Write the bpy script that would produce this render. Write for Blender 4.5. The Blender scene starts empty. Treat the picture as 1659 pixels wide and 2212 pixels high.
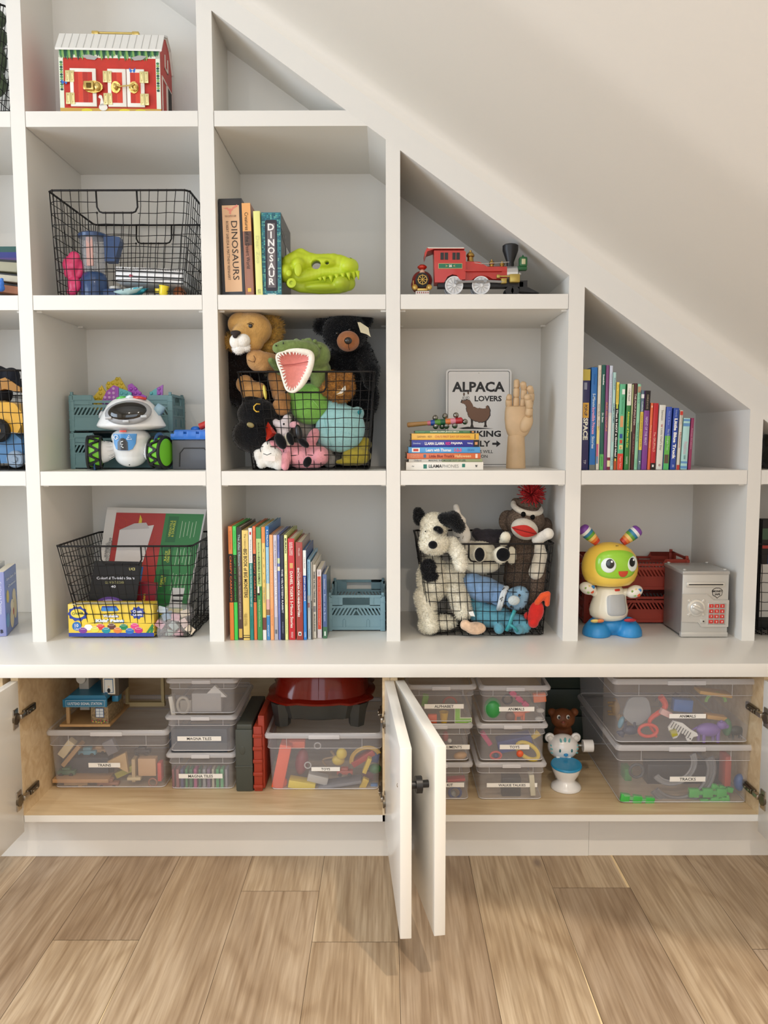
import bpy, bmesh, math, random
import numpy as np
from mathutils import Matrix, Vector, Euler, noise
R = math.radians
random.seed(7)
SC = bpy.context.scene
COL = SC.collection

# ------------------------------------------------------------------ camera
FPX, PITCH, YAW, ROLL, CZ, CD = 1726.87, 0.0909, -0.0025, 0.0022, 1.0742, 2.1
cam_d = bpy.data.cameras.new('camera'); cam = bpy.data.objects.new('camera', cam_d); COL.objects.link(cam)
cam_d.sensor_fit = 'HORIZONTAL'; cam_d.sensor_width = 36.0; cam_d.lens = FPX / 1659.0 * 36.0
cam_d.clip_start = 0.02
def _cam_axes():
    cy, sy, cp, sp, cr, sr = math.cos(YAW), math.sin(YAW), math.cos(PITCH), math.sin(PITCH), math.cos(ROLL), math.sin(ROLL)
    A = Matrix(((cy, -sy, 0), (sy, cy, 0), (0, 0, 1)))
    B = Matrix(((1, 0, 0), (0, cp, -sp), (0, sp, cp)))
    C = Matrix(((cr, 0, -sr), (0, 1, 0), (sr, 0, cr)))
    return C @ B @ A            # world -> (right, forward, up)
_W = _cam_axes()
_Wi = _W.transposed()
cam.matrix_world = Matrix.Translation((0, -CD, CZ)) @ Matrix((_W[0], _W[2], -_W[1])).transposed().to_4x4()
SC.camera = cam
def at(x, y, Y):
    """world point on the plane Y seen at photo pixel (x, y)"""
    r = _Wi @ Vector(((x - 829.5) / FPX, 1.0, -(y - 1106.0) / FPX))
    t = (Y + CD) / r.y
    return Vector((r.x * t, Y, CZ + r.z * t))
def X(x, Y, y=1000): return at(x, y, Y).x
def Z(y, Y, x=829): return at(x, y, Y).z

# ------------------------------------------------------------------ light
SC.view_settings.view_transform = 'Standard'
SC.view_settings.look = 'None'
SC.view_settings.gamma = 1.0
SC.view_settings.use_curve_mapping = False
SC.view_settings.exposure = 0.23
world = bpy.data.worlds.new('room_air'); SC.world = world; world.use_nodes = True
world.node_tree.nodes['Background'].inputs[0].default_value = (0.75, 0.86, 1.0, 1)
world.node_tree.nodes['Background'].inputs[1].default_value = 0.35
def area_light(name, loc, rot, sx, sy, power, color, spread=180):
    d = bpy.data.lights.new(name, 'AREA'); d.shape = 'RECTANGLE'; d.size = sx; d.size_y = sy
    d.energy = power; d.color = color; d.spread = R(spread)
    o = bpy.data.objects.new(name, d); o.location = loc; o.rotation_euler = rot; COL.objects.link(o); return o
def down_light(name, loc, power, color=(1.0, 0.87, 0.72), r=0.035):
    d = bpy.data.lights.new(name, 'AREA'); d.shape = 'DISK'; d.size = 2 * r; d.energy = power; d.color = color; d.spread = R(150)
    o = bpy.data.objects.new(name, d); o.location = loc; COL.objects.link(o); return o
WINDOW_POWER, REAR_FILL_POWER, DOWN_POWER = 38, 27, 12.5
# daylight through the window in the left wall, plus soft fill light added behind the viewer
area_light('window_daylight', (-2.36, -1.35, 1.45), (0, R(-90), 0), 1.5, 1.5, WINDOW_POWER, (0.74, 0.86, 1.0))
area_light('rear_fill_light', (-0.6, -3.86, 1.35), (R(90), 0, 0), 2.2, 2.0, REAR_FILL_POWER, (0.85, 0.92, 1.0))
DOWN = [(0.8, -1.95, 2.7), (0.2, -2.95, 1.7), (-1.3, -2.95, 1.1), (2.0, -2.95, .9)]
for lx, ly, k in DOWN:
    down_light('recessed_light', (lx, ly, 3.22), DOWN_POWER * k)
# ------------------------------------------------------------------ materials
def lin(c):
    if isinstance(c, str):
        c = c.lstrip('#'); c = [int(c[i:i + 2], 16) / 255 for i in (0, 2, 4)]
    return tuple(((v / 12.92) if v <= 0.04045 else ((v + 0.055) / 1.055) ** 2.4) for v in c[:3]) + (1.0,)
_mats = {}
GAIN = [1.0]
def lin_obj(c):
    c = lin(c)[:3]; g = 1 + (GAIN[0] - 1) * min(1, max(c) / .05) if GAIN[0] > 1 else 1
    q = 1 if max(c) > .05 or GAIN[0] == 1 else .6
    return tuple(1 - (1 - v * q) ** g for v in c) + (1.0,)
def mat(col, rough=0.5, metal=0.0, spec=0.5, name=None, bump=0.0, bscale=80, trans=0.0, coat=0.0, sheen=0.0, var=0.0, vscale=20):
    key = (col if isinstance(col, str) else tuple(col), rough, metal, spec, bump, bscale, trans, coat, sheen, var, vscale, GAIN[0])
    if key in _mats: return _mats[key]
    m = bpy.data.materials.new(name or ('paint_' + (col if isinstance(col, str) else 'x').strip('#')))
    m.use_nodes = True; nt = m.node_tree; b = nt.nodes['Principled BSDF']
    b.inputs['Base Color'].default_value = lin_obj(col); b.inputs['Roughness'].default_value = rough
    b.inputs['Metallic'].default_value = metal; b.inputs['Specular IOR Level'].default_value = spec
    b.inputs['Coat Weight'].default_value = coat; b.inputs['Sheen Weight'].default_value = sheen
    b.inputs['Transmission Weight'].default_value = trans
    m.diffuse_color = lin(col)
    tc = None
    if bump or var:
        tc = nt.nodes.new('ShaderNodeTexCoord')
    if bump:
        n = nt.nodes.new('ShaderNodeTexNoise'); n.inputs['Scale'].default_value = bscale; n.inputs['Detail'].default_value = 3
        bp = nt.nodes.new('ShaderNodeBump'); bp.inputs['Strength'].default_value = bump; bp.inputs['Distance'].default_value = 0.004
        nt.links.new(tc.outputs['Object'], n.inputs['Vector']); nt.links.new(n.outputs['Fac'], bp.inputs['Height'])
        nt.links.new(bp.outputs['Normal'], b.inputs['Normal'])
    if var:
        n = nt.nodes.new('ShaderNodeTexNoise'); n.inputs['Scale'].default_value = vscale; n.inputs['Detail'].default_value = 4
        r = nt.nodes.new('ShaderNodeValToRGB'); c = lin_obj(col)
        r.color_ramp.elements[0].color = tuple(v * (1 - var) for v in c[:3]) + (1,)
        r.color_ramp.elements[1].color = tuple(min(1, v * (1 + var)) for v in c[:3]) + (1,)
        r.color_ramp.elements[0].position = .3; r.color_ramp.elements[1].position = .7
        nt.links.new(tc.outputs['Object'], n.inputs['Vector']); nt.links.new(n.outputs['Fac'], r.inputs[0])
        nt.links.new(r.outputs[0], b.inputs['Base Color'])
    _mats[key] = m
    return m
def clear(col, alpha, rough=0.25, name='clear_plastic'):
    """see-through moulded plastic: part lets light straight through, part scatters it"""
    key = ('clear', col, alpha, rough)
    if key in _mats: return _mats[key]
    m = bpy.data.materials.new(name); m.use_nodes = True; nt = m.node_tree; b = nt.nodes['Principled BSDF']
    b.inputs['Base Color'].default_value = lin(col); b.inputs['Roughness'].default_value = rough
    b.inputs['Alpha'].default_value = alpha
    _mats[key] = m
    return m
def plush(col, var=0.25, vscale=60): return mat(col, 0.95, spec=0.1, bump=0.5, bscale=220, sheen=0.3, var=var, vscale=vscale, name='plush')

# ------------------------------------------------------------------ mesh builder
def rotm(rx=0, ry=0, rz=0): return Euler((R(rx), R(ry), R(rz))).to_matrix().to_4x4()
def T(x, y, z): return Matrix.Translation((x, y, z))
_sph = {}
def _usphere(u, v):
    if (u, v) not in _sph:
        V, F = [], []
        for i in range(1, v):
            a = math.pi * i / v
            for j in range(u):
                b = 2 * math.pi * j / u
                V.append((math.sin(a) * math.cos(b), math.sin(a) * math.sin(b), math.cos(a)))
        V += [(0, 0, 1), (0, 0, -1)]; n = len(V)
        for i in range(v - 2):
            for j in range(u):
                k = (j + 1) % u
                F.append((i * u + j, (i + 1) * u + j, (i + 1) * u + k, i * u + k))
        for j in range(u):
            k = (j + 1) % u
            F.append((n - 2, j, k)); F.append((n - 1, (v - 2) * u + k, (v - 2) * u + j))
        _sph[(u, v)] = (V, F)
    return _sph[(u, v)]
_glyphs = {}
def glyph_mesh(s, bold, spacing=1.0):
    k = (s, bold, spacing)
    if k not in _glyphs:
        c = bpy.data.curves.new('t', 'FONT'); c.body = s; c.size = 1; c.align_x = 'CENTER'; c.align_y = 'CENTER'
        c.offset = bold; c.resolution_u = 2; c.space_character = spacing
        o = bpy.data.objects.new('t', c)
        me = bpy.data.meshes.new_from_object(o)
        V = [tuple(v.co) for v in me.vertices]; F = [tuple(p.vertices) for p in me.polygons]
        xs = [v[0] for v in V] or [0]; ys = [v[1] for v in V] or [0]
        cx, cy = (max(xs) + min(xs)) / 2, (max(ys) + min(ys)) / 2
        V = [(v[0] - cx, v[1] - cy) for v in V]
        _glyphs[k] = (V, F, max(xs) - min(xs), max(ys) - min(ys))
        bpy.data.objects.remove(o); bpy.data.curves.remove(c); bpy.data.meshes.remove(me)
    return _glyphs[k]
class MB:
    def __init__(s, M=None): s.v = []; s.f = []; s.m = []; s.M = M; s.mats = []
    def mi(s, mt):
        if mt is None: mt = 0
        if isinstance(mt, int): return mt
        if mt not in s.mats: s.mats.append(mt)
        return s.mats.index(mt)
    def add(s, V, F, mt=None, M=None):
        o = len(s.v); i = s.mi(mt)
        if M is not None: V = [tuple(M @ Vector(v)) for v in V]
        if s.M is not None: V = [tuple(s.M @ Vector(v)) for v in V]
        s.v += [tuple(v) for v in V]; s.f += [tuple(a + o for a in f) for f in F]; s.m += [i] * len(F)
        return s
    def box(s, x0, x1, y0, y1, z0, z1, mt=None, M=None):
        V = [(x0, y0, z0), (x1, y0, z0), (x1, y1, z0), (x0, y1, z0), (x0, y0, z1), (x1, y0, z1), (x1, y1, z1), (x0, y1, z1)]
        return s.add(V, [(0, 3, 2, 1), (4, 5, 6, 7), (0, 1, 5, 4), (1, 2, 6, 5), (2, 3, 7, 6), (3, 0, 4, 7)], mt, M)
    def rbox(s, x0, x1, y0, y1, z0, z1, r, mt=None, M=None, seg=2):
        """box with every edge rounded"""
        bm = bmesh.new(); bmesh.ops.create_cube(bm, size=1)
        for v in bm.verts: v.co = Vector(((x0 + x1) / 2 + v.co.x * (x1 - x0), (y0 + y1) / 2 + v.co.y * (y1 - y0), (z0 + z1) / 2 + v.co.z * (z1 - z0)))
        bmesh.ops.bevel(bm, geom=list(bm.edges), offset=r, segments=seg, profile=.5, affect='EDGES')
        bm.verts.index_update()
        s.add([v.co[:] for v in bm.verts], [tuple(v.index for v in f.verts) for f in bm.faces], mt, M); bm.free(); return s
    def sph(s, c, r, mt=None, M=None, u=20, v=12):
        if not hasattr(r, '__len__'): r = (r, r, r)
        V, F = _usphere(u, v)
        Mx = T(*c) @ (M if M is not None else Matrix()) @ Matrix.Diagonal((*r, 1))
        return s.add(V, F, mt, Mx)
    def lathe(s, prof, mt=None, M=None, n=24, a0=0, a1=360):
        """profile of (radius, z) turned about z"""
        full = abs(a1 - a0) >= 360; k = n if full else n + 1
        V = []; F = []
        for (r, z) in prof:
            for j in range(k):
                a = R(a0 + (a1 - a0) * j / n); V.append((r * math.cos(a), r * math.sin(a), z))
        for i in range(len(prof) - 1):
            for j in range(n):
                q = (j + 1) % k
                F.append((i * k + j, i * k + q, (i + 1) * k + q, (i + 1) * k + j))
        if full:
            if prof[0][0] > 1e-6: F.append(tuple(reversed(range(k))))
            if prof[-1][0] > 1e-6: F.append(tuple((len(prof) - 1) * k + j for j in range(k)))
        return s.add(V, F, mt, M)
    def cyl(s, p0, p1, r0, r1=None, mt=None, n=16):
        if r1 is None: r1 = r0
        p0, p1 = Vector(p0), Vector(p1); d = p1 - p0; q = d.to_track_quat('Z', 'Y').to_matrix().to_4x4()
        return s.lathe([(r0, 0), (r1, d.length)], mt, Matrix.Translation(p0) @ q, n)
    def tube(s, pts, r, mt=None, n=8, closed=False, M=None):
        pts = [Vector(p) for p in pts]; k = len(pts); V = []; F = []
        up = None
        for i, p in enumerate(pts):
            a = pts[i - 1] if (i > 0 or closed) else p
            b = pts[(i + 1) % k] if (i < k - 1 or closed) else p
            d = (b - a).normalized()
            if up is None: up = Vector((0, 0, 1)) if abs(d.z) < .9 else Vector((1, 0, 0))
            u = d.cross(up)
            if u.length < 1e-5: u = d.orthogonal()
            u.normalize(); w = u.cross(d).normalized(); up = w
            rr = r[i] if hasattr(r, '__len__') else r
            for j in range(n):
                t = 2 * math.pi * j / n; V.append(tuple(p + (u * math.cos(t) + w * math.sin(t)) * rr))
        for i in range(k if closed else k - 1):
            i2 = (i + 1) % k
            for j in range(n):
                q = (j + 1) % n; F.append((i * n + j, i * n + q, i2 * n + q, i2 * n + j))
        if not closed: F.append(tuple(reversed(range(n)))); F.append(tuple((k - 1) * n + j for j in range(n)))
        return s.add(V, F, mt, M)
    def prism(s, poly, t, mt=None, M=None, rev=False):
        """2D outline in x,z extruded t along +y"""
        n = len(poly)
        A = sum(poly[i][0] * poly[(i + 1) % n][1] - poly[(i + 1) % n][0] * poly[i][1] for i in range(n))
        if A < 0: poly = list(reversed(poly))
        V = [(p[0], 0, p[1]) for p in poly] + [(p[0], t, p[1]) for p in poly]
        F = [tuple(range(n)), tuple(reversed(range(n, 2 * n)))] + [(i, i + n, (i + 1) % n + n, (i + 1) % n) for i in range(n)]
        return s.add(V, F, mt, M)
    def disc(s, c, rx, rz, t, mt=None, M=None, n=20):
        return s.prism([(c[0] + rx * math.cos(2 * math.pi * i / n), c[2] + rz * math.sin(2 * math.pi * i / n)) for i in range(n)], t, mt,
                       (M if M is not None else Matrix()) @ T(0, c[1], 0))
    def text(s, txt, M, size, mt, bold=0.0, width=None, spacing=1.0, height=None):
        """lettering lying in local x,z facing -y, centred at the origin of M; width/height fit it"""
        V, F, w, h = glyph_mesh(txt, bold, spacing)
        sx = size; sz = size
        if height and h > 0: sz = sx = height / h
        if width and w > 0: sx = width / w
        s.add([(v[0] * sx, 0, v[1] * sz) for v in V], F, mt, M); return s
    def build(s, name, mats=None, parent=None, smooth=False, loc=None, **kw):
        me = bpy.data.meshes.new(name)
        me.from_pydata(s.v, [], s.f)
        ml = (list(mats) if isinstance(mats, (list, tuple)) else ([mats] if mats else [])) + s.mats
        if mats and s.mats:
            off = len(ml) - len(s.mats)
        for m in ml: me.materials.append(m)
        me.polygons.foreach_set('material_index', s.m)
        if smooth:
            me.polygons.foreach_set('use_smooth', [True] * len(me.polygons))
        me.update()
        if smooth is not True and smooth: me.set_sharp_from_angle(angle=R(smooth))
        o = bpy.data.objects.new(name, me); COL.objects.link(o)
        if parent is not None: o.parent = parent
        if loc is not None: o.location = loc
        return o
def mb(mt=None, M=None):
    b = MB(M)
    if mt is not None: b.mi(mt)
    return b
def thing(name, label, cat, loc=(0, 0, 0), rot=(0, 0, 0), group=None):
    o = bpy.data.objects.new(name, None); COL.objects.link(o); o.empty_display_size = .02
    o.location = loc; o.rotation_euler = [R(a) for a in rot]
    o['label'] = label; o['category'] = cat
    if group: o['group'] = group
    return o
def tag(o, label, cat, group=None, kind=None):
    o['label'] = label; o['category'] = cat
    if group: o['group'] = group
    if kind: o['kind'] = kind
    return o
def struct(o): o['kind'] = 'structure'; return o
def copy_tree(o, parent=None):
    c = o.copy(); COL.objects.link(c); c.parent = parent
    for ch in list(o.children): copy_tree(ch, c)
    return c
def blend(balls, name, mt, parent=None, vox=0.004, smooth=4, fuzz=None, seed=1, paint=None, cut=None):
    """one continuous soft surface grown from overlapping balls/limbs, optionally with short pile"""
    b = MB()
    for q in balls:
        if q[0] == 's': b.sph(q[1], q[2], M=(rotm(*q[3]) if len(q) > 3 else None))
        else:
            pts, rs = q[1], q[2]
            for i in range(len(pts) - 1):
                p0, p1 = Vector(pts[i]), Vector(pts[i + 1]); n = max(2, int((p1 - p0).length / (min(rs[i], rs[i + 1]) * .5)))
                for k in range(n + 1):
                    t = k / n; b.sph(tuple(p0.lerp(p1, t)), rs[i] * (1 - t) + rs[i + 1] * t, u=12, v=8)
    me = bpy.data.meshes.new('tmp'); me.from_pydata(b.v, [], b.f)
    o = bpy.data.objects.new('tmp', me); COL.objects.link(o)
    md = o.modifiers.new('r', 'REMESH'); md.mode = 'VOXEL'; md.voxel_size = vox
    ms = o.modifiers.new('s', 'SMOOTH'); ms.factor = .5; ms.iterations = smooth
    cs = []
    for c in (cut or []):
        co = c.build('cut'); cs.append(co); mo = o.modifiers.new('b', 'BOOLEAN'); mo.operation = 'DIFFERENCE'; mo.object = co; mo.solver = 'EXACT'
    dg = bpy.context.evaluated_depsgraph_get(); dg.update()
    m2 = bpy.data.meshes.new_from_object(o.evaluated_get(dg))
    bpy.data.objects.remove(o); bpy.data.meshes.remove(me)
    for c in cs: bpy.data.objects.remove(c)
    mats = mt if isinstance(mt, (list, tuple)) else [mt]
    V = [tuple(v.co) for v in m2.vertices]; N = [tuple(v.normal) for v in m2.vertices]
    F = [tuple(p.vertices) for p in m2.polygons]
    MI = [0] * len(F)
    if paint:
        C = [p.center.copy() for p in m2.polygons]; MI = [paint(c) for c in C]
    nb = len(F)
    if fuzz:
        n, ln, wd = fuzz; rnd = random.Random(seed)
        areas = [p.area for p in m2.polygons]; idx = rnd.choices(range(nb), weights=areas, k=n)
        for k in idx:
            p = m2.polygons[k]; nn = Vector(p.normal); c = Vector(V[rnd.choice(F[k])]).lerp(p.center, rnd.random())
            t = Vector((rnd.uniform(-1, 1), rnd.uniform(-1, 1), rnd.uniform(-1, 1)))
            sd = nn.cross(t)
            if sd.length < 1e-4: continue
            sd.normalize(); tip = c + (nn + t * .55).normalized() * ln * rnd.uniform(.6, 1.2)
            c = c - nn * .0008
            i = len(V); V += [tuple(c - sd * wd), tuple(c + sd * wd), tuple(tip)]; F.append((i, i + 1, i + 2)); MI.append(MI[k])
    bpy.data.meshes.remove(m2)
    me = bpy.data.meshes.new(name); me.from_pydata(V, [], F)
    for m in mats: me.materials.append(m)
    me.polygons.foreach_set('material_index', MI)
    me.polygons.foreach_set('use_smooth', [i < nb for i in range(len(F))])
    me.update()
    o = bpy.data.objects.new(name, me); COL.objects.link(o)
    if parent is not None: o.parent = parent
    return o
# ------------------------------------------------------------------ setting
WHITE = mat('#e9e6df', 0.42, spec=0.4, bump=0.03, bscale=60, name='satin_white')
WALLW = mat('#e6e0d5', 0.7, spec=0.3, bump=0.05, bscale=90, name='wall_white')
S1T, S1B, S2T, S2B, S3T, S3B, CT, CB = 1.9008, 1.8629, 1.4453, 1.4081, 0.9913, 0.954, 0.5353, 0.5015
DEP, DEP0, CY = 0.3689, 0.201, -0.2184
VX = [(-1.42, -1.3835), (-0.9468, -0.9104), (-0.4724, -0.4337), (0.0012, 0.0376), (0.4718, 0.5122), (0.9497, 0.9843), (1.42, 1.458)]
L1 = lambda x: 1.830 - 0.717 * x
L2 = lambda x: 1.903 - 0.70 * x
HC = 3.3
def wood_floor():
    m = bpy.data.materials.new('oak_planks'); m.use_nodes = True; nt = m.node_tree; N = nt.nodes; L = nt.links
    b = N['Principled BSDF']; b.inputs['Roughness'].default_value = .42; b.inputs['Specular IOR Level'].default_value = .35
    tc = N.new('ShaderNodeTexCoord'); at_ = N.new('ShaderNodeAttribute'); at_.attribute_name = 'pk'
    sc = N.new('ShaderNodeVectorMath'); sc.operation = 'SCALE'; sc.inputs['Scale'].default_value = 37
    L.new(at_.outputs['Color'], sc.inputs[0])
    ad = N.new('ShaderNodeVectorMath'); ad.operation = 'ADD'; L.new(tc.outputs['Object'], ad.inputs[0]); L.new(sc.outputs[0], ad.inputs[1])
    def mp(s):
        q = N.new('ShaderNodeMapping'); q.inputs['Scale'].default_value = s; L.new(ad.outputs[0], q.inputs['Vector']); return q.outputs[0]
    def nz(v, scale, det=4, dist=0.0):
        q = N.new('ShaderNodeTexNoise'); q.inputs['Scale'].default_value = scale; q.inputs['Detail'].default_value = det
        q.inputs['Distortion'].default_value = dist; L.new(v, q.inputs['Vector']); return q.outputs['Fac']
    def ramp(f, stops):
        q = N.new('ShaderNodeValToRGB'); e = q.color_ramp.elements
        for i, (p, c) in enumerate(stops):
            if i < 2: e[i].position = p; e[i].color = lin(c)
            else: n = e.new(p); n.color = lin(c)
        L.new(f, q.inputs[0]); return q.outputs[0]
    def mix(a, c, f, mode='MIX'):
        q = N.new('ShaderNodeMix'); q.data_type = 'RGBA'; q.blend_type = mode
        L.new(a, q.inputs[6]); L.new(c, q.inputs[7])
        if isinstance(f, float): q.inputs[0].default_value = f
        else: L.new(f, q.inputs[0])
        return q.outputs[2]
    q0 = nz(mp((2.2, .5, 1)), 1.7, 3, .5)
    mu = N.new('ShaderNodeMath'); mu.operation = 'MULTIPLY'; mu.inputs[1].default_value = 80; L.new(q0, mu.inputs[0])
    sn = N.new('ShaderNodeMath'); sn.operation = 'SINE'; L.new(mu.outputs[0], sn.inputs[0])
    rg = N.new('ShaderNodeMath'); rg.operation = 'MULTIPLY_ADD'; rg.inputs[1].default_value = .5; rg.inputs[2].default_value = .5; L.new(sn.outputs[0], rg.inputs[0])
    fine = nz(mp((210, 7, 1)), 1.0, 4); broad = nz(mp((7, .9, 1)), 1.2, 4, .6); mid = nz(mp((26, 1.9, 1)), 1.0, 5, 1.0)
    sep = N.new('ShaderNodeSeparateColor'); L.new(at_.outputs['Color'], sep.inputs[0])
    tint = ramp(sep.outputs[0], [(0, '#a8957f'), (1, '#cebb9d'), (.5, '#bba78d')])
    c1 = mix(tint, ramp(rg.outputs[0], [(0, '#bfae98'), (1, '#ffffff'), (.35, '#efe8dc')]), .4, 'MULTIPLY')
    c2 = mix(c1, ramp(mid, [(.3, '#c2b5a4'), (.7, '#ffffff')]), .5, 'MULTIPLY')
    c3 = mix(c2, ramp(fine, [(.32, '#b09e88'), (.62, '#ffffff')]), .5, 'MULTIPLY')
    f2 = nz(mp((95, 3.2, 1)), 1.0, 6)
    c3 = mix(c3, ramp(f2, [(.38, '#b0a08c'), (.6, '#ffffff')]), .42, 'MULTIPLY')
    c4 = mix(c3, ramp(broad, [(.3, '#c4ae96'), (.72, '#fff6ea')]), .6, 'MULTIPLY')
    vo = N.new('ShaderNodeTexVoronoi'); vo.inputs['Scale'].default_value = 1.25; vo.feature = 'F1'; L.new(mp((3.6, 1.7, 1)), vo.inputs['Vector'])
    kn = ramp(vo.outputs['Distance'], [(.018, '#ffffff'), (.06, '#000000')])
    k2 = N.new('ShaderNodeRGB'); k2.outputs[0].default_value = lin('#6d5a49')
    c5 = mix(c4, k2.outputs[0], kn)
    bc = N.new('ShaderNodeBrightContrast'); bc.inputs['Bright'].default_value = .0; bc.inputs['Contrast'].default_value = 0; L.new(c5, bc.inputs[0])
    g = N.new('ShaderNodeGamma'); g.inputs[1].default_value = .78; L.new(bc.outputs[0], g.inputs[0])
    L.new(g.outputs[0], b.inputs['Base Color'])
    bp = N.new('ShaderNodeBump'); bp.inputs['Strength'].default_value = .15; bp.inputs['Distance'].default_value = .002
    L.new(fine, bp.inputs['Height']); L.new(bp.outputs[0], b.inputs['Normal'])
    return m
def maple():
    m = bpy.data.materials.new('maple_ply'); m.use_nodes = True; nt = m.node_tree; N = nt.nodes; L = nt.links
    b = N['Principled BSDF']; b.inputs['Roughness'].default_value = .4
    tc = N.new('ShaderNodeTexCoord'); mp = N.new('ShaderNodeMapping'); mp.inputs['Scale'].default_value = (2.5, 22, 22)
    L.new(tc.outputs['Object'], mp.inputs[0])
    n = N.new('ShaderNodeTexNoise'); n.inputs['Scale'].default_value = 1.4; n.inputs['Detail'].default_value = 5; n.inputs['Distortion'].default_value = 1.2
    r = N.new('ShaderNodeValToRGB'); r.color_ramp.elements[0].position = .3; r.color_ramp.elements[0].color = lin('#c8ab82')
    r.color_ramp.elements[1].position = .75; r.color_ramp.elements[1].color = lin('#e2cda9')
    L.new(mp.outputs[0], n.inputs['Vector']); L.new(n.outputs['Fac'], r.inputs[0]); L.new(r.outputs[0], b.inputs['Base Color'])
    return m
MAPLE = maple()
# floor: one mesh of planks, each with its own figure
def make_floor():
    b = MB(); cols = []; rnd = random.Random(11)
    ends = {1: [-.469], 3: [-.282], 4: [-.476], 7: [-.269], 8: [-1.4], 2: [-1.2], 0: [-.86], 5: [-1.3], 6: [-1.05]}
    k = 0; w = .1865
    for i in range(-10, 20):
        x0 = -.907 + w * i
        if x0 > 2.9 or x0 + w < -2.4: continue
        es = ends.get(i, [rnd.uniform(-1, 0)]); y = es[0]; ys = [.37]
        while y > -3.9: ys.append(y); y -= rnd.uniform(1.2, 2.0)
        ys.append(-3.9)
        for j in range(len(ys) - 1):
            V = [(x0 + .0005, ys[j + 1] + .0006, 0), (x0 + w - .0005, ys[j + 1] + .0006, 0), (x0 + w - .0005, ys[j] - .0006, 0), (x0 + .0005, ys[j] - .0006, 0)]
            b.add(V, [(0, 1, 2, 3)], 0); cols.append((rnd.random(), rnd.random(), rnd.random(), 1))
            if rnd.random() < .5:      # pale strip of sapwood along one edge of a plank
                sd = rnd.choice((0, 1)); xa = x0 + .0006 if sd == 0 else x0 + w - .0006; dx = .007 if sd == 0 else -.007
                yb, ya = ys[j + 1] + .001, min(ys[j], ys[j + 1] + rnd.uniform(.3, .8))
                V = [(xa, yb, .0002), (xa + dx, yb, .0002), (xa + dx * .6, (ya + yb) / 2, .0002), (xa, ya, .0002)]
                if dx < 0: V.reverse()
                b.add(V, [(0, 1, 2, 3)], 1); cols.append((0, 0, 0, 1))
    b.box(-2.4, 2.9, -3.9, .37, -.05, -.0012, 2); cols += [(0, 0, 0, 1)] * 6
    fl = b.build('floor', [wood_floor(), mat('#e6cda0', .5, var=.08), mat('#5e4c3a', .8)])
    a = fl.data.color_attributes.new('pk', 'FLOAT_COLOR', 'CORNER')
    for p in fl.data.polygons:
        for li in p.loop_indices: a.data[li].color = cols[p.index]
    return struct(fl)
make_floor()
struct(mb(WALLW).box(-2.4, 2.9, DEP + .012, DEP + .06, 0, HC).build('wall_back'))
b = mb(WALLW); b.box(-2.45, -2.4, -3.9, -2.1, 0, HC).box(-2.45, -2.4, -.6, DEP, 0, HC).box(-2.45, -2.4, -2.1, -.6, 0, .7).box(-2.45, -2.4, -2.1, -.6, 2.2, HC)
struct(b.build('wall_left'))
b = mb(WHITE)
for z0, z1 in ((.66, .70), (2.2, 2.24), (1.43, 1.46)): b.box(-2.47, -2.385, -2.14, -.56, z0, z1)
for y in (-2.14, -1.37, -.6): b.box(-2.47, -2.385, y, y + .04, .66, 2.24)
struct(b.build('window_1'))
struct(mb(WALLW).box(2.9, 2.95, -3.9, DEP, 0, HC).build('wall_right'))
b = mb(WALLW); b.box(-2.4, -1.75, -3.95, -3.9, 0, HC).box(.55, 2.9, -3.95, -3.9, 0, HC).box(-1.75, .55, -3.95, -3.9, 2.35, HC); struct(b.build('wall_front'))
struct(mb(mat('#f2efe9', .8)).box(-2.45, 2.95, -3.95, DEP + .06, HC, HC + .05).build('ceiling'))
# underside and outer face of the stairs, swept along their slope
def stair():
    prof = [(0.0, -.02)]
    for i in range(7): a = R(90 * i / 6); prof.append((-.045 * (1 - math.cos(a)) , .045 * math.sin(a) - .0))
    prof = [(0.0, -.002), (-.004, .018), (-.018, .030), (-.04, .035)]
    for y in (-.2, -.4, -.6): prof.append((y, .035))
    prof += [(-.64, .035), (-.67, .036), (-.70, .040), (-.73, .049), (-1.19, .21), (-1.21, .225), (-1.22, .25), (-1.22, 3.2)]  # outer strip tilted upward so the ceiling lights leave it shaded
    b = mb(WALLW); n = len(prof); xs = (-2.4, 2.9)
    V = [(x, y, min(L2(x) + h, 4)) for x in xs for (y, h) in prof]
    b.add(V, [(i, i + 1, n + i + 1, n + i) for i in range(n - 1)], 0)
    o = b.build('ceiling_slope', smooth=60); o.name = 'ceiling'; return struct(o)
stair()
for o in []: pass
# ------------------------------------------------------------------ built-in shelving
bc = thing('built_in_bookcase', 'white built-in cube bookcase under the sloping stairs, above the low cupboards', 'bookcase', (0, 0, CT))
TB = T(0, 0, -CT)
def bpart(b, name): return b.build(name, parent=bc)
for i, (x0, x1) in enumerate(VX):
    zt, ztr = L1(x0), L1(x1)
    bpart(mb(WHITE, TB).prism([(x0, CT), (x1, CT), (x1, ztr), (x0, zt)], DEP), 'divider')
def shelf(xa, xb, zt, zb, dep, gap=.0012, cut=False):
    if cut: poly = [(xa + gap, zb), (xb + (zt - zb) / .717, zb), (xb, zt), (xa + gap, zt)]
    else: poly = [(xa + gap, zb), (xb - gap, zb), (xb - gap, zt), (xa + gap, zt)]
    b = mb(WHITE, TB); b.prism(poly, dep - .001, M=T(0, .0008, 0)); return bpart(b, 'shelf')
for k in range(2): shelf(VX[k][1], VX[k + 1][0], S1T, S1B, DEP)
shelf(VX[2][1], -.0975, S1T, S1B, DEP, cut=True)
for k in range(4): shelf(VX[k][1], VX[k + 1][0], S2T, S2B, DEP)
for k in range(6): shelf(VX[k][1], VX[k + 1][0], S3T, S3B, DEP)
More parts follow.
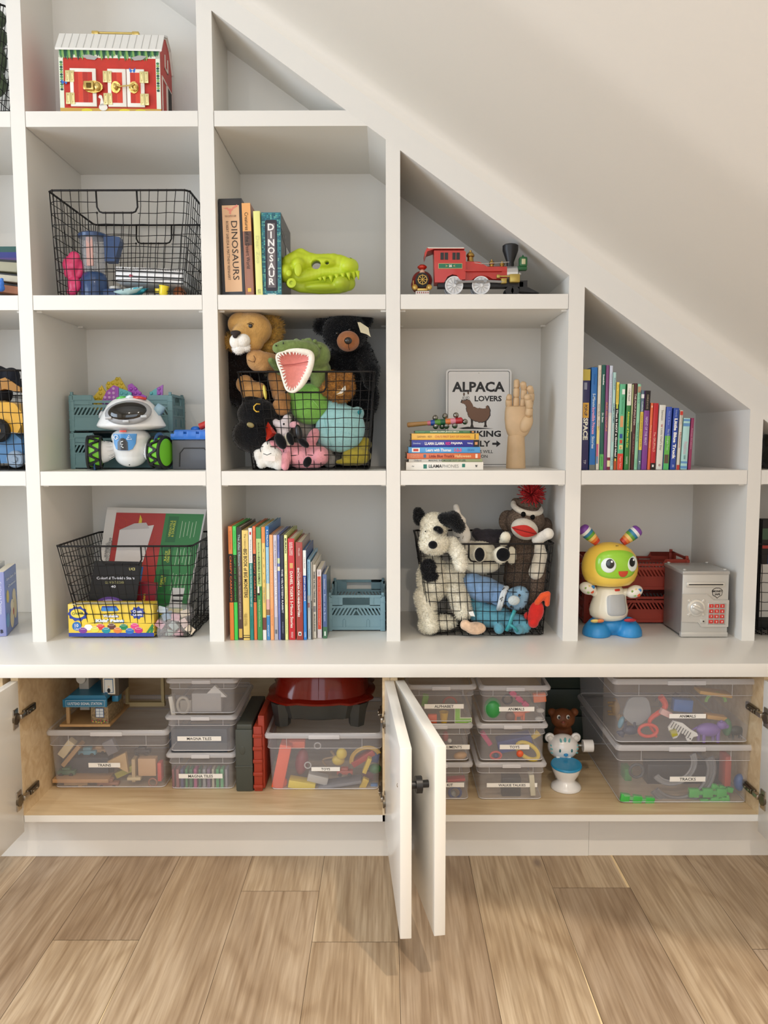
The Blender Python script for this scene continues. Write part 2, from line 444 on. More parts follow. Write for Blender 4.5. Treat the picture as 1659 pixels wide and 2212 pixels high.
b = mb(WHITE, TB).box(-1.42, 1.458, DEP, DEP + .012, CT, 2.9); bpart(b, 'back_panel')
b = mb(WHITE, TB).prism([(-1.3835, S1T), (-.098, S1T), (-1.3835, L1(-1.3835))], .012, M=T(0, DEP0, 0)); bpart(b, 'back_panel')
xe = 1.458
zc = HC + .3
b = mb(WHITE, TB).prism([(-1.42, L1(-1.42)), (xe, L1(xe)), (xe, L2(xe) + .02), (-1.42, L2(-1.42) + .02)], DEP); bpart(b, 'sloped_fascia')
b = mb(WHITE, TB)
for k in range(6):                    # small shelf clips tucked under the shelf ends
    for xx, s in ((VX[k][1], 1), (VX[k + 1][0], -1)):
        for zz in (S2B, S3B):
            if zz == S2B and k > 3: continue
            for yy in (.02, .30): b.box(min(xx, xx + s * .014), max(xx, xx + s * .014), yy, yy + .008, zz - .004, zz)
bpart(b, 'shelf_clip')
ct = tag(mb(mat('#e6e3dc', .3, spec=.5, name='lacquer')).rbox(-2.39, 1.9, CY, DEP, CB, CT, .0025).build('countertop', smooth=40), 'long white bench top running below the bookcase over the cupboards', 'countertop')
# low cupboards
DOORW = mat('#e9e6df', .25, spec=.5, coat=.2, name='door_lacquer')
METAL = mat('#b9b0a2', .3, 1.0); DARKM = mat('#7b7264', .35, 1.0); BLACKM = mat('#1d1c1b', .4, spec=.5)
def cupboard(x0, x1, label):
    t = thing('low_cupboard', label, 'cupboard', ((x0 + x1) / 2, -.2, .132)); M = T(-(x0 + x1) / 2, .2, -.132)
    b = mb(MAPLE, M); b.mi(WHITE)
    th = .018
    b.box(x0, x0 + th, -.1985, .34, .132, CB - .0005, 0).box(x1 - th, x1, -.1985, .34, .132, CB - .0005, 0).box(x0 + th, x1 - th, -.1985, .34, .132, .148, 0)
    b.box(x0 + th, x1 - th, .328, .34, .148, CB - .0005, 0)
    b.box(x0, x0 + th, -.2, -.1985, .132, CB - .0005, 0).box(x1 - th, x1, -.2, -.1985, .132, CB - .0005, 0).box(x0, x1, -.2, -.1985, .132, .1485, 1)
    b.build('carcass', parent=t)
    return t, M
cA, MA = cupboard(-.915, .0082, 'open low cupboard under the left half of the bench top, holding train station and bins')
cB, MB_ = cupboard(.009, .936, 'open low cupboard under the right half of the bench top, holding stacked labelled bins')
cC, MC_ = cupboard(-1.85, -.935, 'low cupboard at the far left edge behind the open door')
def hinge_part(parent, M):
    """cup hinge; local: plate against x=0 facing +x, arm runs +y into the cupboard"""
    h = mb(DARKM, M); h.rbox(0, .007, .012, .075, -.009, .009, .002).rbox(.006, .012, .02, .06, -.006, .006, .002)
    h.cyl((.012, .03, 0), (.0135, .03, 0), .003, mt=METAL).cyl((.012, .05, 0), (.0135, .05, 0), .003, mt=METAL)
    h.rbox(0.0, .011, -.012, .014, -.006, .006, .002, METAL)
    h.rbox(.0, .003, -.036, -.012, -.024, .024, .001, METAL).cyl((.0, -.024, 0), (.006, -.024, 0), .014, mt=DARKM)
    return h.build('hinge', parent=parent, smooth=40)
def door(hx, ang, side, label, knob=True):
    """side=+1: the leaf's thickness lies to +x when fully open"""
    t = thing('door', label, 'door', (hx, -.2, .108), (0, 0, ang)); t['kind'] = 'structure'
    return t
def leaf(parent, hx, ang, x0, x1, zs=(.16, .30), knob=0, w=.432, hinge_side=0, screw=None):
    """one door leaf, hinged at hx; local -y runs out from the cupboard"""
    piv = Matrix.Translation(Vector((hx, -.2, .108)) - parent.location) @ rotm(0, 0, ang)
    o = mb(DOORW, piv).rbox(x0, x1, -w, -.001, 0, .382, .0012).build('door', parent=parent, smooth=40)
    if knob:
        xs = x1 if knob > 0 else x0; s = knob
        k = MB(piv); k.cyl((xs, -w + .055, .285), (xs + s * .014, -w + .055, .285), .0075, mt=BLACKM).cyl((xs + s * .014, -w + .055, .285), (xs + s * .026, -w + .055, .285), .0165, mt=BLACKM, n=28)
        k.build('knob', parent=o, smooth=40)
    if screw:
        k = MB(piv); k.sph((x0 if knob > 0 else x1, -w + .055, .285), (.0015, .004, .004), METAL); k.build('screw', parent=o, smooth=True)
    if hinge_side:
        for z in zs:
            s = hinge_side
            hinge_part(o, piv @ T(x0 if s < 0 else x1, 0, z) @ Matrix.Diagonal((-1 if s < 0 else 1, 1, 1, 1)))
    return o
leaf(cA, -.897, -1.0, -.0195, 0, zs=(.09, .295), hinge_side=1)
leaf(cA, -.0045, 4.0, 0, .0225, knob=1, screw=True, zs=(.085, .285), hinge_side=-1)
leaf(cB, .0215, 9.5, 0, .0225, knob=-1, w=.428)
leaf(cB, .917, 1.0, 0, .0195, zs=(.09, .295), hinge_side=-1)
for x0, x1, y in ((-1.85, .5215, -.12), (.5225, 1.9, -.1185)):
    struct(mb(WHITE).box(x0, x1, y, y + .016, 0, .132).build('baseboard_front'))
# ------------------------------------------------------------------ books
GAIN[0] = 1.15
PAPER = mat('#e3dac6', .8, bump=.3, bscale=400, name='page_edges')
def book(x0, x1, z0, h, y0, d, col, label, group, lean=0, bands=(), texts=(), art=None, side=None, hard=True, rough=.45, name='book', round_=0, yaw=0):
    """upright book, spine facing the viewer. x0..x1 spine at the shelf, y0 spine face; bands (za, zb, col[, xa, xb]) are fractions of the height"""
    w = x1 - x0; t = thing(name, label, 'book', ((x0 + x1) / 2, y0, z0), (0, lean, yaw), group)
    c = mat(col, rough, coat=.25, name='cover')
    b = mb(c); q = .0022 if hard else .0008; e = .003 if hard else .0004; hw = w / 2 - .0003
    b.rbox(-hw, hw, 0, q, 0, h, min(q * .45, .0009)); sc = mat(side, rough, coat=.25) if side else c
    b.box(-hw, -hw + q, q * .8, d, 0, h, 0); b.box(hw - q, hw, q * .8, d, 0, h, sc)
    for kb, bd in enumerate(bands):
        za, zb, bc_ = bd[:3]; xa, xb = (bd[3], bd[4]) if len(bd) > 3 else (0, 1)
        b.box(-hw + 2 * hw * xa + .0001, -hw + 2 * hw * xb - .0001, -.0002 - .00008 * kb, .0006, za * h, zb * h, mat(bc_, rough))
    for tx in texts:
        s, zc, ln, tc_, fr = tx[:5]; bold = tx[5] if len(tx) > 5 else .0; xo = tx[6] if len(tx) > 6 else 0
        V, F, gw, gh = glyph_mesh(s, bold, 1)
        Wd = ln * h; Hh = w * fr
        M = T(xo * w, -.0011, zc * h) @ rotm(0, 90, 0) @ Matrix.Diagonal((Wd / max(gw, .01), 1, Hh / max(gh, .01), 1))
        b.add([(v[0], 0, v[1]) for v in V], F, mat(tc_, .5), M)
    if art: art(b, w, h, q)
    b.build('cover', parent=t, smooth=30)
    p = mb(PAPER).box(-hw + q, hw - q, q, d - e, e, h - e)
    p.build('pages', parent=t); return t
GB = 'children\'s books lined up on the bench top'
Yb = .012
def bx(px, Y): return X(px, Y, 1380)
# (x0px, x1px at the base, x0px at the top, top px, depth, colour, label, bands, texts)
shelf_books = [
 (497, 506, 493.5, 1137, .225, '#d9782e', 'orange spine picture book, the first at the left end of the row by the divider', [(.335, .76, '#160d08')], [('CREEPY CARROTS!', .545, .40, '#d9682c', .42, .02), ('REYNOLDS BROWN', .88, .16, '#a85516', .3)], {}),
 (506.5, 514.5, 503, 1136.5, .225, '#3cc24a', 'bright green spine picture book with a black title band', [(.335, .75, '#0c120b')], [('CREEPY PAIR OF UNDERWEAR!', .545, .40, '#2fa83c', .42, .01), ('REYNOLDS BROWN', .88, .16, '#249a34', .3)], {}),
 (515, 525.5, 512, 1139, .235, '#4a3430', 'dark brown atlas with white title, right of the green spine', [(.90, 1, '#3a3a38'), (.02, .10, '#c9a24a', .15, .85)], [('The Atlas Obscura', .80, .28, '#9db7b4', .42, .02), ("EXPLORER'S GUIDE for THE WORLD'S MOST ADVENTUROUS KID", .42, .47, '#c9bfb4', .3)], {}),
 (526, 540, 523, 1145.5, .23, '#e3c167', 'thick mustard book of monsters in the row on the bench', [(.02, .028, '#3a2c14'), (.04, .046, '#3a2c14')], [('BIG BOOK of BIG MONSTERS', .61, .44, '#3c2a10', .55, .01), ('The Usborne', .90, .14, '#6d5a2a', .3), ('LOUIE STOWELL', .19, .12, '#6d5a2a', .25), ('FABIANO FIORIN', .185, .11, '#6d5a2a', .22, 0, -.25)], {}),
 (540.5, 548.5, 537.5, 1140.5, .21, '#1f7f78', 'teal and white spined book about cars and trucks', [(.69, 1, '#e9e6e2'), (.94, .965, '#b02430', .25, .75)], [('CARS AND TRUCKS AND THINGS THAT GO', .49, .38, '#e9f2ee', .35), ("Richard Scarry's", .80, .19, '#8a8f8c', .4), ('Golden Books', .16, .12, '#0f5f58', .3)], {}),
 (549, 556, 546, 1137, .225, '#e0703c', 'orange spine with black band, beside the teal and white spine', [(.335, .76, '#160d0a')], [('CREEPY CARROTS!', .545, .40, '#c95c2c', .42, .02), ('REYNOLDS BROWN', .88, .16, '#b8501f', .3)], {}),
 (556.5, 567.5, 554, 1139, .24, '#3f8a46', 'green and lime leafy spined book of animals', [(.48, .90, '#b9cf82'), (.40, .47, '#2a1a14', .1, .7), (.42, .48, '#e6dccf', .1, .5), (.40, .44, '#3f8a46', .6, 1)], [('INCREDIBLE ANIMALS', .62, .24, '#1f2a14', .4, .01), ('Barefoot Books', .80, .13, '#2f4a1e', .25), ('Dunia Rahwan and Paolo Formica', .24, .24, '#d6e6a8', .25)], {}),
 (568, 576, 565.5, 1138.5, .23, '#e6c368', 'yellow spine with an orange top and brown foot', [(.86, 1, '#e08a4a'), (.09, .20, '#6e3a34'), (0, .09, '#e2ddd6')], [('OVER TWENTY', .40, .14, '#9a9488', .5, .01), ('- . - . -', .66, .3, '#4a3a28', .2)], {}),
 (576.5, 584, 574, 1137, .245, '#8cc0e0', 'pale sky blue and cream spine with a large blue cover', [(.82, 1, '#1d6cb4'), (.36, .5, '#e2dcae'), (.27, .36, '#dba9a0'), (.22, .27, '#8a6a4a'), (0, .21, '#3f7fb8')], [('R. J. PALACIO', .90, .14, '#e6f0f6', .55, .02), ('WE ARE ALL WONDERS', .58, .26, '#d2e6ee', .45), ('KNOPF', .08, .1, '#cfe0ea', .4)], {'side': '#2a6aa8'}),
 (584.5, 592.5, 583, 1155.5, .22, '#f2a268', 'peach spine paperback in the middle of the row', [], [('IF YOU GIVE A MOUSE A COOKIE', .62, .42, '#f8c99c', .35), ('Laura Numeroff', .22, .16, '#c06a34', .3)], {}),
 (593, 601, 592.5, 1156, .22, '#c9c2d0', 'lilac grey spine of a bedtime bear book', [(0, .22, '#a9a6ae'), (.06, .10, '#5f6268', .2, .8)], [('SLEEP, BIG BEAR, SLEEP!', .50, .34, '#f7f7f7', .6, .01), ('Wright & Hillenbrand', .83, .24, '#55506a', .35)], {}),
 (601.5, 607, 601, 1155.5, .215, '#6a78bc', 'thin periwinkle blue spine beside the navy one', [(.73, .78, '#c9d8a8'), (.66, .70, '#efe6c0')], [('Room for One More Story', .40, .3, '#a9b8e2', .4), ('JEFFERS', .9, .12, '#48569a', .4)], {}),
 (607.5, 615.5, 607, 1156, .225, '#161a3c', 'dark navy spine of a rabbit story', [], [('THE VELVETEEN RABBIT', .47, .42, '#e6e6ea', .42, .01), ('DOUBLEDAY', .12, .11, '#9aa0b4', .3)], {}),
 (616, 623, 614, 1156, .245, '#e9ec9c', 'pale lemon spine with an olive green cover showing', [], [('BURACH', .90, .14, '#2c2c20', .5, .02), ('THE VERY IMPATIENT CATERPILLAR', .55, .42, '#d9a04c', .4), ('SCHOLASTIC PRESS', .13, .14, '#7f9a4c', .3)], {'side': '#a3ab4a'}),
 (624, 638.5, 624, 1163.5, .22, '#c4252c', 'thick bright red story collection with white lettering', [(.71, .76, '#d9a468', .25, .75)], [("DANIEL TIGER'S 5-Minute Stories", .40, .56, '#f2e9da', .42, .02), ("DANIEL TIGER'S", .90, .13, '#f2e3dc', .2, .02, .12), ('NEIGHBORHOOD', .90, .13, '#f2e3dc', .2, .02, -.14), ('SIMON SPOTLIGHT', .05, .06, '#f2e3dc', .3)], {'side': '#b9b66a'}),
 (640.5, 655.5, 641, 1171.5, .215, '#9c3a30', 'thick brick red encyclopedia spine', [(.045, .085, '#f0ece6', .28, .72), (.05, .075, '#17110f', .40, .62)], [('ENCYCLOPEDIA FOR MINECRAFTERS', .49, .50, '#f4efe8', .3, .03, -.12), ('THE ULTIMATE UNOFFICIAL', .49, .42, '#d0a098', .16, 0, .2), ('MILLER', .90, .08, '#e6cfc6', .2)], {'side': '#8d7a70'}),
 (656, 663, 657.5, 1189, .22, '#2c7fd0', 'blue and white early reader spine', [(.72, 1, '#f3f1ec'), (.44, .72, '#2a4fa0')], [('DANNY and the DINOSAUR', .57, .27, '#f0f3f6', .5, .02), ('I Can Read!', .86, .12, '#3a3a3a', .3), ('HARPER', .06, .06, '#d0e4f6', .4)], {'side': '#1e3f7a'}),
 (665, 672, 666.5, 1209, .235, '#8fc4e6', 'pale blue spine fading to grey, beside the blue and white one', [(0, .55, '#c2ccd2'), (.40, .46, '#9a4a54', .1, .7)], [('Berenstain', .86, .22, '#2c5f9a', .3), ('The Bike Lesson', .46, .2, '#8b8f8c', .35), ('Random House', .08, .1, '#4a6a8a', .25)], {}),
 (672.8, 676.6, 675, 1214, .20, '#5d5852', 'very thin dark spine tucked by the pale blue one', [(.5, 1, '#c7c2b6', 0, .5)], [('Winnie', .5, .2, '#d2ccc0', .3)], {'side': '#d6cfc0'}),
 (677, 683.5, 681, 1220, .20, '#e6e2d6', 'cream spine with black monster lettering', [(.36, .44, '#8a8a92', .1, .9)], [('WHERE THE WILD THINGS ARE', .70, .42, '#1a1a1a', .45, .03), ('MAURICE SENDAK', .21, .24, '#1a1a1a', .4, .02)], {'side': '#d8d0be'}),
 (685.5, 695.5, 687, 1230.5, .155, '#dcd4d8', 'small pale book with a red spine panel', [(.13, .90, '#d6472c', .12, .9)], [('How Do Dinosaurs Say Good Night?', .52, .66, '#efb8a4', .35), ('YOLEN', .95, .05, '#8a7a80', .3)], {'hard': False}),
 (697.5, 707, 698.5, 1241, .15, '#4a5f8c', 'small slate blue board book next to the open teal crate', [(.0, .18, '#3f6a4c'), (.04, .11, '#c8d8cc', .3, .7)], [('Room on the Broom', .48, .42, '#a9b8d6', .42, .01), ('Donaldson', .85, .16, '#c6cede', .3)], {'side': '#40504c'}),
]
for i, (a, c, at_, top, d, col, lab, bands, txts, kw) in enumerate(shelf_books):
    Y = .012 + .0012 * (i % 3) + (.012 if i > 18 else 0) + (.006 if i > 16 else 0)
    yb = 1379
    x0, x1 = X(a, Y, yb), X(c, Y, yb); xt = X(at_, Y, top)
    h = at(800, top, Y).z - CT
    lean = math.degrees(math.atan2(xt - x0, h)); lean = max(-1.2, min(1.2, lean * .25))
    book(x0, x1, CT + .0006, h, Y, d, col, lab, GB, 0, bands, txts, yaw=0, **kw)
# ---- top-right row of books
GB2 = 'books lined up on the shelf under the slope'
Yr = .02
row2 = [
 (1254, 1270.5, 798, .24, '#1f1f55', 'dark navy pop-up book about space, half hidden by the divider, first in its row', [(.89, 1, '#c2ae4c'), (.52, .67, '#e0a83c', .1, .9), (.80, .87, '#8d93a8', .2, .6)], [('SPACE', .41, .22, '#e9ead9', .62, .04), ('POP-UP', .595, .11, '#2a2a4c', .4, .02), ('TP', .08, .04, '#c6cad8', .3)], {}),
 (1272.5, 1285.5, 793.5, .22, '#1f6cb8', 'bright blue five minute stories book with pink title', [(0, .05, '#6d7068')], [('5-Minute', .68, .13, '#cfe2f2', .45, .02), ('Incredible Princess', .48, .26, '#eaa6c4', .5, .03), ('Stories', .27, .12, '#cfe2f2', .45, .02), ('Disney', .88, .1, '#14508c', .35)], {}),
 (1287, 1294, 789, .23, '#dcd5c2', 'cream spine with yellow patch beside the blue spine', [(.25, .42, '#e8d67c', 0, .75), (.13, .25, '#c95f7c', 0, .6), (0.06, .13, '#7086ac', 0, .6)], [('IGGY PECK', .57, .12, '#4a4a44', .4), ('ARCHITECT', .43, .1, '#4a4a44', .35), ('Beaty / Roberts', .88, .14, '#b0685c', .3)], {}),
 (1294.5, 1303, 788.5, .23, '#12564c', 'dark green spine with light green foot', [(0, .15, '#58b058')], [('Sneetches', .86, .10, '#e2ece6', .42, .03), ('Dr. Seuss', .5, .09, '#e2ece6', .42, .03), ('RANDOM', .08, .09, '#1d6a3c', .3)], {}),
 (1303.5, 1310, 789, .225, '#7c4576', 'plum purple spine with brown octopus title', [], [('ALSO AN OCTOPUS', .51, .28, '#d08a5c', .6, .02)], {}),
 (1310.5, 1317.5, 790, .235, '#c8cfe0', 'white and pale lilac spine with a maroon foot', [(0, .55, '#e6e2da'), (.09, .12, '#7a2236'), (0, .03, '#7a2236'), (.03, .09, '#e8dca8')], [("Llama's Adventures about Somehow", .72, .4, '#6d7a94', .25)], {'side': '#5a1f2a'}),
 (1318, 1324.5, 804.5, .215, '#a9cfc8', 'light aqua spine with dark blue title', [], [('LLAMA LLAMA', .58, .2, '#20305c', .4, .01), ('TIME TO SHARE', .38, .18, '#c99aa0', .35), ('Dewdney', .88, .12, '#20406c', .4, .01), ('VIKING', .09, .09, '#20406c', .4)], {}),
 (1325, 1331.5, 826, .205, '#14130f', 'black spine with white handwritten title and yellow top', [(.75, 1, '#ecd05a'), (0, .10, '#b0481e'), (.10, .13, '#e0b84c', .2, .8), (.70, .75, '#cfd04c', .2, .8)], [('That Is NOT a Good Idea!', .42, .54, '#f4f2ea', .62, .03), ('Mo Willems', .87, .2, '#b99a2c', .5)], {}),
 (1332.5, 1345, 830, .22, '#5fb487', 'sea green spine with red foot and small pictures', [(0, .19, '#d8402f'), (.50, .63, '#d89a68', .25, .8), (.37, .42, '#284a92', .25, .75), (.31, .35, '#c8472e', .3, .75), (.24, .29, '#ecd68c', .25, .85), (.88, .94, '#f0f0e6', .4, .9)], [('My Pictionary', .75, .2, '#2f7a52', .3), ('Tiger Tales', .09, .14, '#f2cfc4', .3), ('*', .26, .03, '#2a1a10', .3)], {}),
 (1348, 1357.5, 829.5, .215, '#2f7a3c', 'leaf green spine with a white top label', [(.75, 1, '#efe9dc')], [('Adventures of Pete the Cat', .47, .42, '#d2e04c', .42, .03), ('I Can Read!', .87, .14, '#3a3a34', .35), ('HARPER', .11, .09, '#cfe4cc', .35)], {}),
 (1358.5, 1361.5, 831, .21, '#b9bf8c', 'very thin olive spine beside the maroon one', [(0, .45, '#2c3a22', .3, 1)], [('tales', .6, .1, '#5a6a3c', .4)], {'hard': False}),
 (1362, 1369, 828.5, .225, '#4a1f22', 'maroon spine with a curved flap of worn cover', [], [('THE POUT-POUT FISH', .70, .36, '#e3cfc4', .5, .01), ('AND THE BULLY', .3, .24, '#a87a74', .35)], {'side': '#6e4a50'}),
 (1369.5, 1376.5, 830, .22, '#8cc7a2', 'mint green spine with narrow dark lettering', [(.9, .97, '#b08a6c')], [('Three Little Birds', .44, .22, '#1f6a50', .4), ('Marley', .84, .14, '#2f6a6a', .5), ('CHRONICLE', .08, .1, '#3f8a68', .35)], {}),
 (1377, 1384, 843.5, .2, '#5a7280', 'grey blue early reader spine with yellow band', [(.25, .73, '#e0c04c'), (.90, .95, '#e9e9e9')], [('CURIOUS GEORGE CLEANS UP THE SEA', .5, .42, '#3a3418', .3), ('CLARION', .80, .12, '#dfe6ea', .4, .01), ('F', .09, .04, '#dfe6ea', .4)], {}),
 (1385, 1397, 844.5, .2, '#7a3a8c', 'purple spine with a black top half label', [(.75, 1, '#221a22')], [('NIGHT OF THE BEAST', .49, .36, '#c3b0d2', .42, .02), ('CHARLIE & MOUSE', .86, .18, '#b9a88c', .3)], {'side': '#4a2a5c'}),
 (1398, 1404, 871, .165, '#e2683e', 'slim orange red spine beside the dark red one', [(.93, .96, '#f2c9b4', .3, .7)], [('The Tooth Mouse', .5, .34, '#f2c4a4', .45)], {}),
 (1404.5, 1415, 871.5, .165, '#b9202a', 'dark red spine with a black foot and white title', [(0, .10, '#140f10'), (.04, .075, '#e6e0da', .3, .7)], [('The GRUFFALO', .42, .3, '#eeb0a0', .42, .01)], {}),
 (1416.5, 1430.5, 875.5, .165, '#dedcd2', 'white board book with thin handwritten title', [(.055, .085, '#8a3a3c', .38, .66), (.062, .078, '#dedcd2', .45, .58)], [('Samson', .84, .16, '#6a645c', .3), ("Little Owl's Day", .47, .34, '#5c564c', .35), ('w', .68, .05, '#b04a4c', .3)], {}),
 (1432, 1444, 879.5, .17, '#3f58b0', 'royal blue board book with grass green lower half', [(.0, .54, '#5fae48'), (.10, .24, '#5a4a3c', .1, .9), (0, .10, '#4faf62')], [('Not A Box', .82, .22, '#9aaae0', .3), ('The Goodnight Train', .48, .34, '#cfe4d2', .35)], {}),
 (1447, 1459, 882, .17, '#2748a0', 'blue board book with bold white title', [], [('Little Blue Truck', .50, .66, '#f4f3ef', .55, .05), ('Schertle', .91, .12, '#a9bce6', .3), ('HMH', .06, .04, '#cfd8ee', .4)], {}),
 (1461, 1467.5, 887, .165, '#d2cdbe', 'cream spine with small red top and foot', [(.92, .985, '#c4382c'), (0, .08, '#b8322c')], [('Madeleine', .5, .26, '#b04438', .5), ('Bemelmans', .84, .16, '#8a7a68', .35)], {}),
 (1469.5, 1484, 904, .165, '#a9d6d2', 'pale turquoise spine with blue stripes at both ends', [(.84, .90, '#5f8fc0'), (.94, .98, '#5f8fc0'), (.02, .07, '#5f8fc0'), (.12, .16, '#5f8fc0')], [('Pinkalicious', .42, .24, '#d9a4b4', .5), ('KANN', .24, .07, '#2a4a5a', .3)], {}),
 (1486, 1492.5, 903.5, .17, '#8c2f58', 'wine coloured spine at the right end of the row', [], [('Sweet Dreams', .6, .4, '#d9b4c4', .3)], {}),
]
for i, (a, c, top, d, col, lab, bands, txts, kw) in enumerate(row2):
    Y = .02 + .001 * (i % 2)
    x0, x1 = X(a, Y, 1012), X(c, Y, 1012); h = at(1370, top, Y).z - S3T
    lean = .25 + 1.9 * min(1, max(0, (i - 3) / 17))
    # a book leans about its base and rests on its neighbour
    book(x0, x1, S3T + .0006 + (x1 - x0) / 2 * math.sin(R(lean)), h, Y, d, col, lab, GB2, lean, bands, txts, **kw)
# ---- dinosaur books on the middle shelf
GB3 = 'dinosaur books standing beside the green skull'
def up(a, c, top, Y, d, col, lab, lean, bands, txts, **kw):
    x0, x1 = X(a, Y, 634), X(c, Y, 634); h = at((a + c) / 2, top, Y).z - S2T
    return book(x0, x1, S2T + .0006, h, Y, d, col, lab, GB3, lean, bands, txts, **kw)
def dinos(b, w, h, q):
    c = mat('#e08a78', .6); M = T(0, -.0006, h * .885)
    b.sph((0, 0, 0), (w * .12, .0003, h * .012), c, M); b.prism([(w * .05, 0), (w * .32, .008), (w * .3, .013), (w * .1, .006)], .0004, c, M)
    b.prism([(-w * .05, 0), (-w * .32, .004), (-w * .1, .006)], .0004, c, M); b.prism([(-.002, -.002), (.003, -.002), (.001, -.012), (-.004, -.009)], .0004, c, M)
up(480, 530, 429, .03, .25, '#2f3138', 'thick charcoal dinosaur pop-up book with a peach spine panel', -1.3, [(.05, .93, '#e0b48c', .14, .88)],
   [('DINOSAURS', .47, .60, '#3a2c24', .26, .0, .14), ('ROBERT SABUDA & MATTHEW REINHART', .47, .60, '#5a463a', .11, 0, -.16), ('PREHISTORICA', .82, .02, '#8a6a5c', .5)], art=dinos)
def pinkband(b, w, h, q): pass
up(530, 549, 439, .028, .25, '#9a6650', 'tall desert wildlife book with an orange top and rocky brown spine', -1.5, [(.70, 1, '#eaa765'), (.55, .70, '#5c4238', .15, 1), (.05, .09, '#e0b040', .3, .7)],
   [('Creatures of the Desert World', .60, .60, '#2a1e18', .4, .0)])
up(553, 568, 456, .03, .225, '#e9e88c', 'pale yellow thin spine with a faint title', -1.2, [], [('Dear Zoo', .55, .32, '#d2cf8c', .5), ('IGLOO', .06, .05, '#6a6a3c', .4)])
def scales(b, w, h, q):
    rnd = random.Random(3); cs = [mat('#3f8f94', .5), mat('#1f5a66', .5), mat('#6ab0a0', .5), mat('#2c6f80', .5)]
    for i in range(11):
        for j in range(52):
            xx = -w * .47 + w * .94 * (i + .5) / 11 + rnd.uniform(-.0005, .0005); zz = h * (.01 + .98 * (j + .5) / 52)
            if .07 * h < zz < .91 * h and abs(xx) < w * .30: continue
            b.box(xx - w * .034, xx + w * .034, -.0006, .0002, zz - h * .007, zz + h * .007, cs[rnd.randrange(4)])
    b.prism([(-w * .30, h * .09), (-w * .24, h * .07), (w * .24, h * .07), (w * .30, h * .09), (w * .30, h * .89), (w * .24, h * .91), (-w * .24, h * .91), (-w * .30, h * .89)], .0008, mat('#2c2a38', .5), T(0, -.0008, 0))
    b.prism([(-w * .2, h * .11), (w * .2, h * .11), (w * .2, h * .87), (-w * .2, h * .87)], .0008, mat('#6a6264', .6), T(0, -.001, 0))
    for k, ch in enumerate('DINOSAUR'): b.text(ch, T(0, -.0016, h * (.825 - .092 * k)) @ rotm(0, 0, 0), .02, mat('#f2f0ec', .5), bold=.03, height=.0175)
    b.box(-w * .22, w * .22, -.0007, 0, h * .025, h * .038, mat('#bcd6d2', .5))
o = up(566, 609, 459, .035, .21, '#2c6f80', 'thick teal dinosaur book with scaly spine and white capitals', 0, [], [], art=scales, side='#3a3a3c')
b = mb(mat('#8c8c90', .5)); h_ = .2
w_ = X(609, .035) - X(566, .035)
for zz, yy, s in ((.165, .03, .05), (.03, .07, .03), (.05, .10, .04)): pass
b.text('PARK', T(w_ / 2 + .0004, .055, .165) @ rotm(0, 0, 90), .03, mat('#77777c', .5), bold=.02, height=.028)
b.box(w_ / 2, w_ / 2 + .0006, .10, .165, .07, .15, mat('#c9c9c9', .3)); b.build('cover_print', parent=o)
